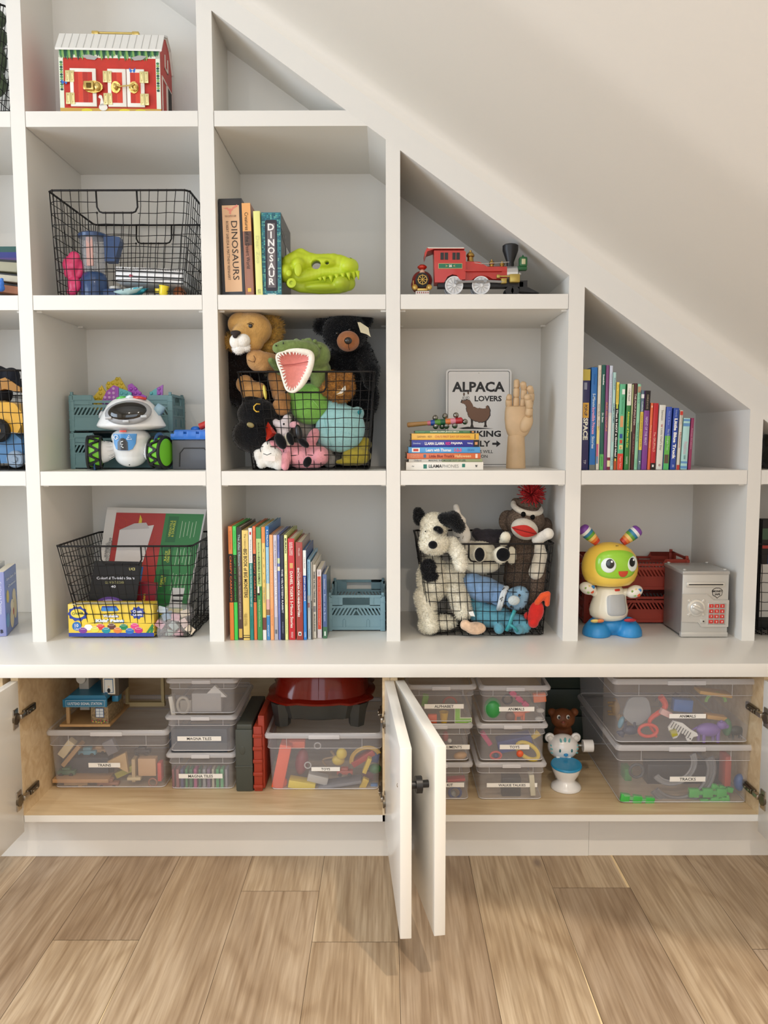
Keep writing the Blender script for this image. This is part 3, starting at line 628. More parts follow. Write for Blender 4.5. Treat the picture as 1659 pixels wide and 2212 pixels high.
# ---- flat stack under the bell stick
GB4 = 'books in the flat stack'
def flat(a, c, top, bot, Y, col, lab, texts, bands=(), dep=.2, rough=.4, turn=0, hard=True):
    x0, x1 = X(a, Y), X(c, Y); z1, z0 = at(960, top, Y).z, at(960, bot, Y).z
    return x0, x1, z0, z1
stack = [ # px left, right, bottom, top
 (877, 1044, 1014, 997, .235, '#e8e3d8', 'thick white book at the bottom of the stack with grey lettering', [('LLAMA', .38, .17, '#26262a', .40, .02), ('PHONES', .575, .21, '#8d8b86', .40), ('m', .32, .01, '#1a6a5c', .3), ('~', .09, .03, '#4a4a4a', .12), ('w', .91, .03, '#3a3a3a', .3, .03)], [(.225, .27, '#1d6f60', .2, .72), (.725, .765, '#1d6f60', .35, .78)]),
 (883, 1042, 996, 990, .21, '#8d9a74', 'thin sage green book second from the bottom of the stack', [('MAKING THE MOOSE OUT OF LIFE', .52, .5, '#3a4a4a', .6, .01), ('Oldland', .12, .1, '#3a3a4a', .6)], [(0, .45, '#c9c6bc')]),
 (879, 1038, 989.5, 977.5, .205, '#d2683c', 'orange halloween book in the flat stack', [("Little Blue Truck's", .47, .34, '#7c1f1c', .5, .02), ('Halloween', .76, .22, '#f0c890', .5, .02), ('Schertle', .11, .12, '#eab48c', .3, 0, .2), ('McElmurry', .11, .12, '#eab48c', .3, 0, -.2)], [(.225, .26, '#4a6a8a', .2, .8), (.93, .96, '#efd6c0', .15, .85)]),
 (882, 1037, 977, 964.5, .2, '#4c98d6', 'sky blue counting book in the flat stack', [('Learn with Thomas', .42, .35, '#eef2f8', .5, .03), ('1-2-3', .69, .1, '#e0507c', .6, .05), ('DEAN', .87, .09, '#2c6aa4', .35)], [(.05, .16, '#eef0ee', .15, .85), (.07, .14, '#c8402c', .3, .7)]),
 (889, 1035, 963.5, 949, .205, '#20288c', 'navy llama book in the flat stack with a black end', [('LLAMA LLAMA', .34, .29, '#e6e3ea', .42, .04), ('RED', .54, .075, '#c8328c', .42, .04), ('PAJAMA', .67, .17, '#e6e3ea', .42, .04), ('Dewdney', .08, .11, '#b9c4ea', .26, .02), ('Viking', .86, .08, '#d6dcf0', .3, .02)], [(.915, 1, '#16130f'), (.935, .975, '#c98a5c', .3, .7)]),
 (889, 1034, 948, 934.5, .2, '#e6b046', 'mustard yellow school story book in the flat stack', [("CHU'S FIRST DAY OF SCHOOL", .61, .53, '#c26a2c', .34, .01), ('GAIMAN - REX', .19, .22, '#7d5c1e', .3)], [(.935, .95, '#6a4a1a', .1, .9)]),
 (896, 1027, 933.5, 928, .19, '#3c6f44', 'thin dark green llama book on top of the flat stack', [('LLAMA LLAMA JINGLE BELLS', .49, .47, '#dcdcc0', .6, .04), ('DEWDNEY', .1, .14, '#8ab08c', .4), ('VIKING', .84, .1, '#8ab08c', .4)], [(.91, 1, '#1c1510'), (.935, .97, '#c98a4c', .2, .8)]),
]
zc = S3T + .0006
for i, (a, c, bot, top, d, col, lab, txts, bands) in enumerate(stack):
    Y = .022
    x0, x1 = X(a, Y), X(c, Y); th = (at(960, top, Y).z - at(960, bot, Y).z) * 1.03; W = x1 - x0
    t = thing('book', lab, 'book', ((x0 + x1) / 2, Y, zc), (0, 0, random.uniform(-.8, .8)), GB4)
    q = .0018 if th > .01 else .0009; cm = mat(col, .4, coat=.25)
    b = mb(cm); b.rbox(-W / 2, W / 2, 0, q, 0, th, q * .4).box(-W / 2, W / 2, q * .8, d, 0, q).box(-W / 2, W / 2, q * .8, d, th - q, th)
    for kb, bd in enumerate(bands):
        xa, xb, bcol = bd[:3]; za, zb = (bd[3], bd[4]) if len(bd) > 3 else (.02, .98)
        b.box(-W / 2 + xa * W, -W / 2 + xb * W, -.0002 - .00008 * kb, .0004, th * za, th * zb, mat(bcol, .45))
    for tx in txts:
        s, xc, ln, tc_, fr = tx[:5]; bold = tx[5] if len(tx) > 5 else 0; zo = tx[6] if len(tx) > 6 else 0
        V, F, gw, gh = glyph_mesh(s, bold, 1)
        b.add([(v[0], 0, v[1]) for v in V], F, mat(tc_, .5), T(-W / 2 + xc * W, -.0009, th * (.5 + zo)) @ Matrix.Diagonal((ln * W / max(gw, .01), 1, th * fr / max(gh, .01), 1)))
    b.build('cover', parent=t, smooth=30)
    mb(PAPER).box(-W / 2 + .002, W / 2 - .002, q, d - .003, q, th - q).build('pages', parent=t)
    zc += th + .0004
STACKTOP = zc
# ------------------------------------------------------------------ wire baskets
WIRE = mat('#1f1b1a', .5, .3, spec=.4, name='black_wire')
def basket(label, xl, xr, yt, bl, br, Yf, z0, dt, group, seed=0, hl=None, hr=None, hh=44, db=None, tw=0, rows=9, yl=None, pitch=.0215):
    """tapered wire basket; xl/xr rim ends, bl/br bottom ends in the photo at the front plane Yf"""
    rnd = random.Random(seed)
    xa, xb = X(xl, Yf, yt), X(xr, Yf, yt); za = at((xl + xr) / 2, yt, Yf).z - z0
    ca, cb = X(bl, Yf, 1000 if z0 > CT else 1375), X(br, Yf, 1000 if z0 > CT else 1375)
    cx = (ca + cb) / 2; db = db or dt * .84
    t = thing('wire_basket', label, 'basket', (cx, Yf + dt / 2, z0), (0, 0, tw), group)
    f0 = -dt / 2
    fb = -db / 2
    def ring(u, r=.02, rr=None):
        """corner-rounded outline at height fraction u"""
        x0 = (ca * (1 - u) + xa * u) - cx; x1 = (cb * (1 - u) + xb * u) - cx
        y0 = fb * (1 - u) + f0 * u; y1 = db / 2 * (1 - u) + dt / 2 * u; z = .003 + (za - .003) * u
        return x0, x1, y0, y1, z
    def loop(u, r=.018, n=4):
        x0, x1, y0, y1, z = ring(u); P = []
        for (cx_, cy_, a0) in ((x1 - r, y0 + r, -90), (x1 - r, y1 - r, 0), (x0 + r, y1 - r, 90), (x0 + r, y0 + r, 180)):
            for i in range(n + 1):
                a = R(a0 + 90 * i / n); P.append(Vector((cx_ + r * math.cos(a), cy_ + r * math.sin(a), z)))
        return P
    b = mb(WIRE); b.tube(loop(1), .0026, closed=True, n=8); b.build('rim', parent=t, smooth=True)
    hx0 = (X(hl, Yf, yt) - cx) if hl else None; hx1 = (X(hr, Yf, yt) - cx) if hl else None
    hd = hh * (CD + Yf) / FPX
    uh = 1 - hd / za
    if hl:
        for face in (0, 1):
            P = []
            for (x, q) in ((hx0, 0), (hx0, .75), (hx0 + .006, .95), (hx0 + .014, 1), (hx1 - .014, 1), (hx1 - .006, .95), (hx1, .75), (hx1, 0)):
                u = 1 - (1 - uh) * q; rg = ring(u); P.append((x, rg[2] if face == 0 else rg[3], rg[4]))
            mb(WIRE).tube(P, .0023).build('handle', parent=t, smooth=True)
    b = mb(WIRE); wr = .00105
    def jit(p, a=.0012): return Vector(p) + Vector((rnd.uniform(-a, a), rnd.uniform(-a, a) * .6, rnd.uniform(-a, a)))
    W = xb - xa; nx = max(6, int(W / pitch)); ny = max(5, int(dt / pitch))
    hs = [0.0, .05] + [.05 + .95 * (k / rows) ** 1.0 for k in range(1, rows)]
    for u in hs:
        x0, x1, y0, y1, z = ring(u)
        P = []; r = .016
        L_ = loop(u, r, 3)
        # densify straight runs and give them a hand-bent waver
        Q = []
        for i in range(len(L_)):
            p, q = L_[i], L_[(i + 1) % len(L_)]; n = max(1, int((q - p).length / .03))
            for k in range(n): Q.append(jit(p.lerp(q, k / n), .0016 if n > 1 else .0006))
        if hl and u > uh - .01:
            seg = []; run = []
            st = next(i for i, p in enumerate(Q) if (p.y > y0 + .03 and p.x > 0))
            Q = Q[st:] + Q[:st]
            for p in Q:
                if hx0 - .002 < p.x < hx1 + .002 and (p.y < y0 + .01 or p.y > y1 - .01):
                    if run: seg.append(run); run = []
                else: run.append(p)
            if run: seg.append(run)
            for sgm in seg:
                ex = []
                for end in (0, -1):
                    p = sgm[end]
                    if (p.y < y0 + .012 or p.y > y1 - .012) and abs(p.x - (hx0 + hx1) / 2) < abs(hx1 - hx0) / 2 + .045:
                        q = Vector((hx0 if p.x < hx0 else hx1, p.y, p.z)); ex.append((end, q))
                for end, q in ex:
                    if end == 0: sgm.insert(0, q)
                    else: sgm.append(q)
                if len(sgm) > 1: b.tube(sgm, wr, n=5)
        else: b.tube(Q, wr, closed=True, n=5)
    def upright(fx, face):
        top = 1.0
        x_at = lambda u: ring(u)[0] * (1 - fx) + ring(u)[1] * fx
        if face in 'FB':
            if hl and hx0 < x_at(1) < hx1: top = uh
            pt = lambda u: (x_at(u), ring(u)[2] if face == 'F' else ring(u)[3], ring(u)[4])
        else:
            pt = lambda u: (ring(u)[0] if face == 'L' else ring(u)[1], ring(u)[2] * (1 - fx) + ring(u)[3] * fx, ring(u)[4])
        n = 7; P = [jit(pt(top * k / n), .0013) for k in range(n + 1)]
        P[-1] = Vector(pt(top)); b.tube(P, wr, n=5); b.sph(P[-1], .0030, u=8, v=5)
        return P[0]
    for i in range(nx):
        fx = (i + .5) / nx; p = upright(fx, 'F'); q = upright(fx, 'B'); b.tube([p, p.lerp(q, .5), q], wr, n=5)
    for i in range(ny):
        fx = (i + .5) / ny; p = upright(fx, 'L'); q = upright(fx, 'R'); b.tube([p, p.lerp(q, .5) + Vector((0, 0, .002)), q], wr, n=5)
    # diagonal stays in the mesh corners
    for (sx, sy) in ((0, 2), (1, 2), (0, 3), (1, 3)):
        b.tube([(ring(u)[sx] * .985, ring(u)[sy] * .985, ring(u)[4]) for u in (0.03, .35, .7, 1)], wr, n=5)
    b.build('wire_mesh', parent=t, smooth=True)
    return t
GW = 'black wire baskets in the cubes'
BK1 = basket('black wire basket with tall open rim holding the play blender, high on the left', 103, 408, 411, 128, 396, .014, S2T + .0006, .335, GW, 1, 207, 295, 45, tw=0)
BK2 = basket('black wire basket on the bench top holding the yellow paint box', 120, 414, 1180, 153, 398, .012, CT + .0006, .335, GW, 2, 216, 304, 40)
BK3 = basket('black wire basket crammed with dark plush animals, lion and crocodile on top', 512, 809, 803, 541, 795, .016, S3T + .0006, .33, GW, 3, 614, 704, 44, rows=10)
BK4 = basket('black wire basket on the bench top holding the plush dog and knitted monkey', 903, 1197, 1175, 932, 1184, .03, CT + .0006, .325, GW, 4, 1013, 1098, 40)
BK5 = basket('black wire basket cut off by the right edge of the picture', 1637, 1910, 1176, 1662, 1890, .03, CT + .0006, .32, GW, 5, 1740, 1825, 40)
BK6 = basket('black wire basket cut off by the left edge, holding the yellow toy digger', -262, 42, 800, -236, 50, .02, S3T + .0006, .33, GW, 6, -150, -60, 40, tw=0)
BK7 = basket('black wire basket in the top left corner of the picture, cut off by the frame', -290, 10, 10, -262, 16, .02, S1T + .0006, .17, GW, 7, -180, -100, 40, tw=0)
# ------------------------------------------------------------------ soft toys
class Toy:
    """a thing whose pieces are laid out from photo pixels on known depth planes"""
    def __init__(s, name, label, cat, px, py, Y, z=None, group=None):
        p = at(px, py, Y); 
        if z is not None: p.z = z
        s.o = p; s.t = thing(name, label, cat, tuple(p), group=group)
    def P(s, x, y, Y): return tuple(at(x, y, Y) - s.o)
    @staticmethod
    def r(px, Y): return px * (CD + Y) / FPX
    def soft(s, name, parts, mt, vox=.004, smooth=3, fuzz=None, paint=None, seed=1, cut=None):
        """parts: (x, y, Y, rpx[, (kx, ky, kz)[, ry]]) balls, or [(x, y, Y, r), ...] limbs"""
        B = []
        for q in parts:
            if isinstance(q, list): B.append(('l', [s.P(*k[:3]) for k in q], [s.r(k[3], k[2]) for k in q]))
            else:
                r = s.r(q[3], q[2]); k = q[4] if len(q) > 4 else (1, 1, 1)
                B.append(('s', s.P(*q[:3]), (r * k[0], r * k[1], r * k[2])) + (((0, q[5], 0),) if len(q) > 5 else ()))
        return blend(B, name, mt, s.t, vox, smooth, fuzz, seed, paint, cut)
    def ball(s, name, x, y, Y, r, mt, k=(1, 1, 1), ry=0, parent=None):
        rr = s.r(r, Y); b = mb(mt); b.sph(s.P(x, y, Y), (rr * k[0], rr * k[1], rr * k[2]), M=rotm(0, ry, 0))
        return b.build(name, parent=parent or s.t, smooth=True)
    def line(s, name, pts, rpx, mt, parent=None):
        return mb(mt).tube([s.P(*p) for p in pts], s.r(rpx, pts[0][2]), n=6).build(name, parent=parent or s.t, smooth=True)
    def plate(s, name, pts, Y, t, mt, parent=None):
        q = [s.P(p[0], p[1], Y) for p in pts]
        return mb(mt).prism([(v[0], v[2]) for v in q], t, M=T(0, q[0][1], 0)).build(name, parent=parent or s.t)
BLK = mat('#0d0d10', .35, spec=.5); BLKF = plush('#0e0f13', .3); EYE = mat('#15110f', .12, spec=.6, coat=.5)
TAN = plush('#b98a55', .18); CREAMF = plush('#e6dfcb', .1); WHT = plush('#e9e5dc', .06); DKB = plush('#241a17', .4)
# -- middle basket (third row, second column)
# lion
L = Toy('toy_lion', 'tan plush lion with dark mane peering out over the left rim of the basket', 'soft toy', 555, 860, .15, S3T + .06)
L.soft('body', [(548, 745, .17, 62, (1, .8, 1)), (530, 800, .17, 38), (556, 855, .17, 48, (1.1, .8, .9)), [(505, 770, .16, 25), (508, 850, .16, 22)]], DKB, .006, fuzz=(5000, .008, .0009))
L.soft('ruff', [(560, 712, .115, 46, (1.02, .6, .9)), (585, 712, .11, 26, (1, .6, 1.25)), (500, 738, .10, 16), (578, 745, .105, 22, (1, .6, 1))], plush('#b98f45', .35), .004, fuzz=(4200, .012, .0009), seed=3)
L.soft('head', [(543, 712, .06, 40, (1.1, .9, .92)), (520, 700, .055, 28, (1, .8, .9)), (525, 722, .035, 24), (545, 735, .05, 26)], plush('#bb9155', .1), .003, fuzz=(900, .002, .0004))
L.soft('muzzle', [(511, 738, .012, 17, (.9, .8, 1)), (526, 736, .012, 15)], WHT, .0025)
L.soft('chin', [(515, 754, .012, 12, (1.1, .8, .85)), (530, 751, .016, 10, (1.1, .8, .8))], plush('#f1eee9', .04), .0025, fuzz=(700, .005, .0006))
L.soft('nose', [(509, 719, -.004, 9.5, (1.25, .6, .6)), (508, 725, -.005, 6, (1, .6, 1))], mat('#2c1c17', .7), .002)
L.ball('eye', 541, 703.5, .020, 6.2, mat('#c9a763', .3), (1, .5, 1)); L.ball('pupil', 541, 703.8, .015, 4.6, EYE, (1, .6, 1)); L.line('eyelid', [(534, 700, .014), (541, 696.5, .012), (548, 700, .014)], .9, mat('#5c4326', .8))
L.soft('paw', [(557, 779, .05, 24, (1, .9, .95)), (548, 772, .04, 16), (566, 788, .05, 17), [(572, 780, .06, 20), (590, 782, .09, 18)]], plush('#bd8f5c', .12), .003, fuzz=(900, .002, .0004))
L.line('toe_stitch', [(548, 768, .013), (552, 776, .010), (549, 783, .013)], .8, mat('#5c3a22', .8)); L.line('toe_stitch', [(536, 778, .018), (546, 782, .012), (551, 780, .011)], .7, mat('#5c3a22', .8))
L.soft('paw', [(546, 846, .07, 25, (1.05, .8, .95)), (560, 842, .07, 16), (530, 830, .08, 20)], TAN, .003)
L.soft('paw', [(608, 878, .06, 20, (1, .8, 1)), (612, 862, .07, 17), [(600, 815, .10, 22), (606, 850, .09, 20)]], plush('#a9794a', .15), .003)
# black bear
Bt = Toy('toy_bear', 'large black plush bear with brown snout leaning over the right rim of the basket', 'soft toy', 765, 880, .2, S3T + .06)
Bt.soft('body', [(745, 718, .14, 44, (1.1, .85, .95)), (694, 705, .16, 18), (785, 692, .15, 19, (1.1, .7, .9)), (772, 700, .15, 20), (757, 790, .19, 52, (1, .8, 1)), (768, 860, .2, 50, (1, .8, 1.1)), [(775, 760, .18, 28), (800, 800, .13, 21), (800, 826, .12, 16)], [(720, 790, .17, 28), (712, 830, .15, 20)]], BLKF, .005, fuzz=(9000, .006, .0008), seed=5)
Bt.soft('snout', [(752, 737, .085, 24.5, (1, .7, .9)), (752, 742, .075, 18, (1, .7, .8))], plush('#9c6440', .12), .003, fuzz=(600, .0015, .0004))
Bt.ball('nose', 752, 736, .046, 8.3, mat('#2a2423', .25, coat=.4), (1, .8, .9)); Bt.line('mouth', [(752.5, 744, .052), (753, 750, .056), (755, 756, .062)], .7, mat('#3f2115', .8))
Bt.ball('eye', 728, 720, .086, 3.6, EYE); Bt.ball('eye', 755, 712, .088, 3.2, EYE)
Bt.plate('tag', [(772, 696), (778, 696), (796, 708), (798, 719), (801, 728), (792, 722), (779, 718)], .078, .0008, mat('#cfc3a0', .6))
# crocodile
Cr = Toy('toy_crocodile', 'green plush crocodile with wide open pink mouth hanging over the basket rim', 'soft toy', 670, 830, .12, S3T + .14)
GRN = plush('#72864e', .2)
Cr.soft('body', [[(600, 752, -.008, 12), (612, 750, -.004, 15), (630, 750, .005, 16), (655, 752, .025, 17), (672, 760, .045, 20)], (640, 738, .02, 7), (665, 742, .05, 12), (684, 768, .08, 30, (1, .9, 1)), (690, 800, .10, 25), [(690, 810, .10, 20), (686, 840, .09, 15)], [(606, 800, .07, 11), (592, 786, .05, 9), (585, 779, .04, 7)]], GRN, .0032, fuzz=(1500, .0025, .0005), seed=7)
Cr.ball('nostril', 596.5, 746.5, -.0235, 1.9, BLK); Cr.ball('nostril', 612, 741, -.0215, 2.0, BLK, (.7, .6, 1.2))
for (x, y) in ((655, 737), (668, 735), (680, 738), (690, 748)): Cr.ball('back_bump', x, y, .045, 5, GRN)
lip = [(598, 768), (611, 760), (634, 757), (652, 759), (670, 764), (673, 778), (668, 799), (659, 818), (648, 835), (634, 846), (620, 842), (612.5, 823), (607, 803), (600, 785)]
def cY(x, y): return -.014 - .026 * max(0, min(1, (y - 780) / 60))
b = mb(plush('#f0e9da', .05)); PL = [Cr.P(x, y, cY(x, y)) for x, y in lip]
def closed_smooth(P, n=5):
    out = []; k = len(P)
    for i in range(k):
        p0, p1, p2, p3 = [Vector(P[(i + j - 1) % k]) for j in range(4)]
        for s_ in range(n):
            t = s_ / n; out.append(.5 * ((2 * p1) + (p2 - p0) * t + (2 * p0 - 5 * p1 + 4 * p2 - p3) * t * t + (3 * p1 - p0 - 3 * p2 + p3) * t ** 3))
    return out
PS = closed_smooth(PL); k_ = len(PS)
wid = [Cr.r(6.6 if .15 < i / k_ < .60 else 2.4, 0) for i in range(k_)]
wid = [sum(wid[(i + j) % k_] for j in range(-5, 6)) / 11 for i in range(k_)]
b.tube(PS, wid, closed=True, n=10); b.build('lip', parent=Cr.t, smooth=True)
cen = sum(PS, Vector()) / k_
def inner(col, name, cond, sag):
    b = mb(plush(col, .08)); V = []; F = []; ks = [i for i in range(k_) if cond(i)]
    return None
b = mb(plush('#e58f86', .06)); ax0, ax1 = Vector(Cr.P(634, 772, .03)), Vector(Cr.P(633, 836, .0)); V = []; rings = 6
hin = Vector(Cr.P(634, 788, .006))
for j in range(rings + 1):
    u = j / rings
    for p in PS:
        c = hin.lerp(p, u); c.y += .0 + .03 * (1 - u) * u; V.append(tuple(c))
b.add(V, [(j * k_ + i, j * k_ + (i + 1) % k_, (j + 1) * k_ + (i + 1) % k_, (j + 1) * k_ + i) for j in range(rings) for i in range(k_)], 0)
b.build('mouth_lining', parent=Cr.t, smooth=True)
Cr.line('mouth_fold', [(606, 789, -.014), (618, 788, -.004), (634, 787, .002), (650, 784, -.004), (665, 781, -.016)], 1.1, mat('#b0605c', .9))
b = mb(plush('#f6f1e6', .03))
for i in range(0, k_, 2):
    p = PS[i]; d = (cen - p); d.y = -.006; d.normalize(); b.cyl(p + d * .0035, p + d * (.0105 if i % 4 else .012), .0028, .0007, n=7)
b.build('teeth', parent=Cr.t, smooth=True)
# inside the middle basket
def lump(name, label, balls, mt, base, fuzz=None, group=None, vox=.0035, pname='body', smooth=3):
    x, y, Y = base; t = Toy(name, label, 'soft toy', x, y, Y, group=group)
    t.soft(pname, balls, mt, vox, smooth, fuzz); return t
g = lump('plush_ball', 'round lime green plush ball behind the wires of the middle basket', [(669, 873, .09, 43, (1, .72, 1.03)), (640, 855, .09, 20)], plush('#7cb552', .08), (669, 915, .07))
g.line('seam', [(672, 860, .050), (682, 872, .050), (688, 880, .053)], .6, mat('#a9da84', .9))
a = lump('plush_ball', 'large pale aqua plush ball with a rounded ear, right of the green one', [(735, 925, .09, 52, (1.04, .65, 1)), (722, 885, .11, 30), (772, 893, .10, 15), (712, 940, .09, 30)], plush('#98c9c9', .06), (740, 975, .06))
a.line('seam', [(700, 900, .055), (706, 935, .040), (716, 965, .046)], .5, mat('#6fb0b0', .9)); a.ball('ear_patch', 776, 891, .078, 6, plush('#2f7f86', .1), (.7, .4, 1.2), 30)
c = lump('toy_bear', 'shaggy golden brown plush cub high in the basket behind the wires', [(733, 838, .08, 33, (1, .8, .95)), (704, 842, .075, 14), (752, 815, .08, 11), (716, 812, .08, 10)], plush('#9c6a30', .4, 120), (735, 868, .08), fuzz=(3500, .007, .0008))
c.ball('muzzle', 735, 848, .035, 9, plush('#b98c50', .2), (1.2, .6, .8)); c.plate('tooth_patch', [(726, 852), (733, 848), (740, 838), (746, 833), (747, 842), (738, 850)], .026, .001, mat('#e9e2d2', .8))
k = lump('toy_cat', 'black plush cat with a gold ring, low on the left of the basket', [(556, 895, .06, 38, (1.15, .8, .9)), (548, 940, .07, 42, (1.1, .8, .9)), (590, 905, .08, 26), (545, 870, .07, 22)], BLKF, (555, 960, .07), fuzz=(2500, .004, .0006))
k.line('collar_ring', [(562, 873, .008), (554, 872.5, .008), (548.5, 878, .008), (549, 885, .008), (554, 889.5, .008), (560, 889, .008)], 1.7, mat('#c9a23c', .35, .6))
k.ball('gold_strap', 572, 847, .022, 8, mat('#b9a94c', .4, .5), (.5, .4, 2), -8); k.ball('gold_fin', 541, 918, .012, 7, mat('#7c7048', .4, .4), (1.2, .3, .8), 20)
h = lump('toy_bird', 'white and pink plush bird with shiny red crest in the basket', [(612, 921, .05, 15, (1.2, .8, 1)), (612, 935, .05, 14), (595, 912, .05, 8), (620, 905, .055, 10)], plush('#e2d6d8', .05), (612, 940, .05))
h.ball('eye', 613, 916, .026, 2.3, BLK, (1, .5, 1.1)); h.ball('ear', 636, 918, .04, 10, plush('#d9a0a8', .1), (1.1, .5, .8)); h.ball('collar', 622, 950, .03, 8, plush('#e6e0c6', .05), (.9, .5, 1.6), -15)
r_ = Toy('gift_cone', 'shiny red folded foil cone beside the pink plush bird', 'ornament', 585, 948, .03)
mb(mat('#c4321f', .25, .4)).add([r_.P(579, 911, .025), r_.P(598, 937, .03), r_.P(575, 953, .03), r_.P(573, 925, .045), r_.P(588, 935, .008)], [(0, 4, 1), (0, 3, 4), (3, 2, 4), (2, 1, 4), (0, 1, 3), (1, 2, 3)], 0).build('foil', parent=r_.t)
p = lump('toy_pig', 'dusty pink plush with black paws sprawled across the bottom of the basket', [(655, 985, .065, 38, (1.35, .6, .75), 10), (625, 968, .055, 20, (1.4, .7, .7)), (676, 945, .06, 16, (.8, .6, 1.4), 25), (590, 960, .05, 12, (1.2, .8, .8)), [(618, 985, .04, 10), (616, 1008, .03, 9)], (690, 985, .06, 22)], plush('#d9929a', .12), (650, 1005, .06))
for (x, y, r, kx, kz, an) in ((606, 953, 15, .75, 1.25, -28), (627, 948, 12, .62, 1.25, -20), (645, 935, 14, .55, 1.3, -10), (655, 956, 14, .55, 1.1, -50), (664, 998, 11, .8, 1.1, 25)): p.ball('black_patch', x, y, .018, r, BLK if kz == 1.3 else BLKF, (kx, .5, kz), an)
w = lump('toy_rabbit', 'white plush rabbit with sewn label at the bottom left of the basket', [(590, 988, .05, 24, (1, .8, 1)), (560, 983, .05, 14), (566, 1000, .05, 13), (578, 966, .05, 14), (602, 1002, .045, 14)], WHT, (588, 1008, .05))
w.plate('sewn_label', [(569, 984), (594, 985), (594, 996), (569, 995)], .006, .001, mat('#efe3dc', .8)); w.line('smile', [(569, 980, .016), (577, 983, .012), (586, 979, .014)], .8, BLK)
d = lump('toy_duck', 'mustard yellow plush duck squashed at the bottom right of the basket', [(770, 985, .09, 26, (1.25, .7, .8)), (752, 998, .08, 16, (1.8, .6, .5)), (785, 960, .11, 18)], plush('#9a8a34', .2), (768, 1005, .09))
e_ = lump('toy_elephant', 'grey plush elephant half buried behind the pink one', [(655, 925, .11, 26, (1, .7, 1)), (700, 965, .10, 22), (712, 995, .10, 16), [(655, 925, .11, 16), (680, 965, .10, 16), (650, 985, .10, 14), (630, 1000, .10, 14)]], plush('#8b8782', .12), (670, 1000, .11))
# -- basket on the bench: dog, rabbit, panda, monkey, blue bears, crab
D = Toy('toy_dog', 'shaggy white plush dog with black ears and eye patch over the basket rim', 'soft toy', 965, 1360, .08, CT + .02)
SH = (9000, .0075, .00085)
def dogpaint(c): return 0
D.soft('body', [(938, 1137, .05, 29, (1, .9, 1)), (939, 1175, .02, 32, (1.05, .8, .72)), (930, 1160, .03, 22), (935, 1250, .08, 36, (.95, .8, 1.4)), (975, 1240, .09, 28), [(918, 1290, .08, 24), (925, 1335, .06, 19), (930, 1352, .05, 17)], [(985, 1270, .08, 24), (1000, 1320, .07, 20)], (955, 1345, .08, 26, (1.3, .8, .6)), (922, 1350, .07, 18)], plush('#e4ddc8', .12, 90), .0042, fuzz=(14000, .0065, .0009), seed=9)
D.soft('arm', [[(975, 1175, .03, 15), (990, 1195, .01, 15), (996, 1222, .0, 13)]], plush('#ece6d4', .08, 90), .0035, fuzz=(2500, .006, .0008), seed=10)
D.soft('ear', [(906, 1118, .07, 16, (.85, .5, 1.15)), (903, 1106, .075, 10)], BLKF, .0035, fuzz=(1500, .004, .0007))
D.soft('ear', [[(957, 1122, .035, 14), (978, 1122, .03, 18), (992, 1138, .03, 14)]], BLKF, .0035, fuzz=(1800, .004, .0007))
D.soft('black_patch', [(925, 1226, .034, 18, (1, .35, 1.1)), (930, 1245, .036, 17, (1.05, .35, .7))], BLKF, .003, fuzz=(1800, .005, .0007))
D.soft('eye_patch', [(945, 1142, .004, 9, (1.1, .45, .7)), (951, 1147, .004, 7)], BLKF, .0025, fuzz=(300, .003, .0005))
D.ball('nose', 935, 1177, -.025, 10, BLKF, (1, .7, .9)); D.ball('eye', 919, 1148, .0, 1.6, BLK); D.ball('eye', 946, 1143, -.006, 1.8, BLK)
D.plate('tag', [(1012, 1322), (1022, 1320), (1026, 1332), (1016, 1330)], .032, .0008, mat('#e9e6e0', .7))
Rb = Toy('toy_rabbit', 'smooth cream plush rabbit with closed eyes behind the shaggy dog', 'soft toy', 1000, 1200, .12)
Rb.soft('body', [(997, 1150, .09, 22, (.85, .8, 1.3), -22), (1000, 1165, .08, 14), [(985, 1095, .11, 7), (990, 1115, .10, 8), (999, 1125, .1, 9)], [(1000, 1165, .1, 12), (1013, 1192, .13, 16)], (1015, 1195, .14, 28)], plush('#e9e2d6', .04), .0035)
Rb.line('eye', [(985, 1159, .049), (989, 1161.5, .048), (993, 1161, .05)], .8, BLK); Rb.line('mouth', [(999, 1164, .05), (1001, 1158, .05)], .6, mat('#8a7460', .8))
Pn = Toy('toy_panda', 'cream plush with two black soled feet pushed through the basket handle', 'soft toy', 1050, 1230, .1)
Pn.soft('body', [(1035, 1185, .12, 32, (1.1, .7, .5)), (1040, 1200, .10, 30), [(1035, 1200, .06, 17), (1036, 1198, .03, 16)], [(1078, 1202, .06, 18), (1083, 1198, .02, 18)], (1040, 1220, .1, 34, (1.2, .8, .6)), [(1088, 1172, .08, 10), (1092, 1160, .05, 12)], (1105, 1200, .09, 14, (.8, .6, 1.5))], plush('#e4ddc6', .06), .0036, fuzz=(2500, .003, .0006))
Pn.ball('foot_sole', 1036, 1198, .0, 13, BLKF, (.85, .35, 1.2)); Pn.ball('foot_sole', 1087, 1198, -.014, 15, BLKF, (1, .35, 1))
Mk = Toy('toy_monkey', 'grey brown knitted sock monkey with red pompom hat standing in the basket', 'soft toy', 1130, 1340, .14, CT + .02)
SOCK = mat('#5e5045', .95, spec=.1, bump=.7, bscale=300, var=.55, vscale=330, name='marled_knit')
Mk.soft('body', [(1135, 1126, .13, 41, (1.05, .8, .9)), (1096, 1125, .15, 23, (.85, .45, 1.05)), (1179, 1142, .16, 21, (.75, .45, 1.2)), [(1130, 1175, .14, 30), (1124, 1210, .14, 34), (1120, 1250, .15, 34)], [(1160, 1255, .10, 19), (1150, 1290, .09, 18)], [(1160, 1185, .10, 14), (1163, 1240, .07, 19), (1158, 1280, .08, 18)]], SOCK, .0036)
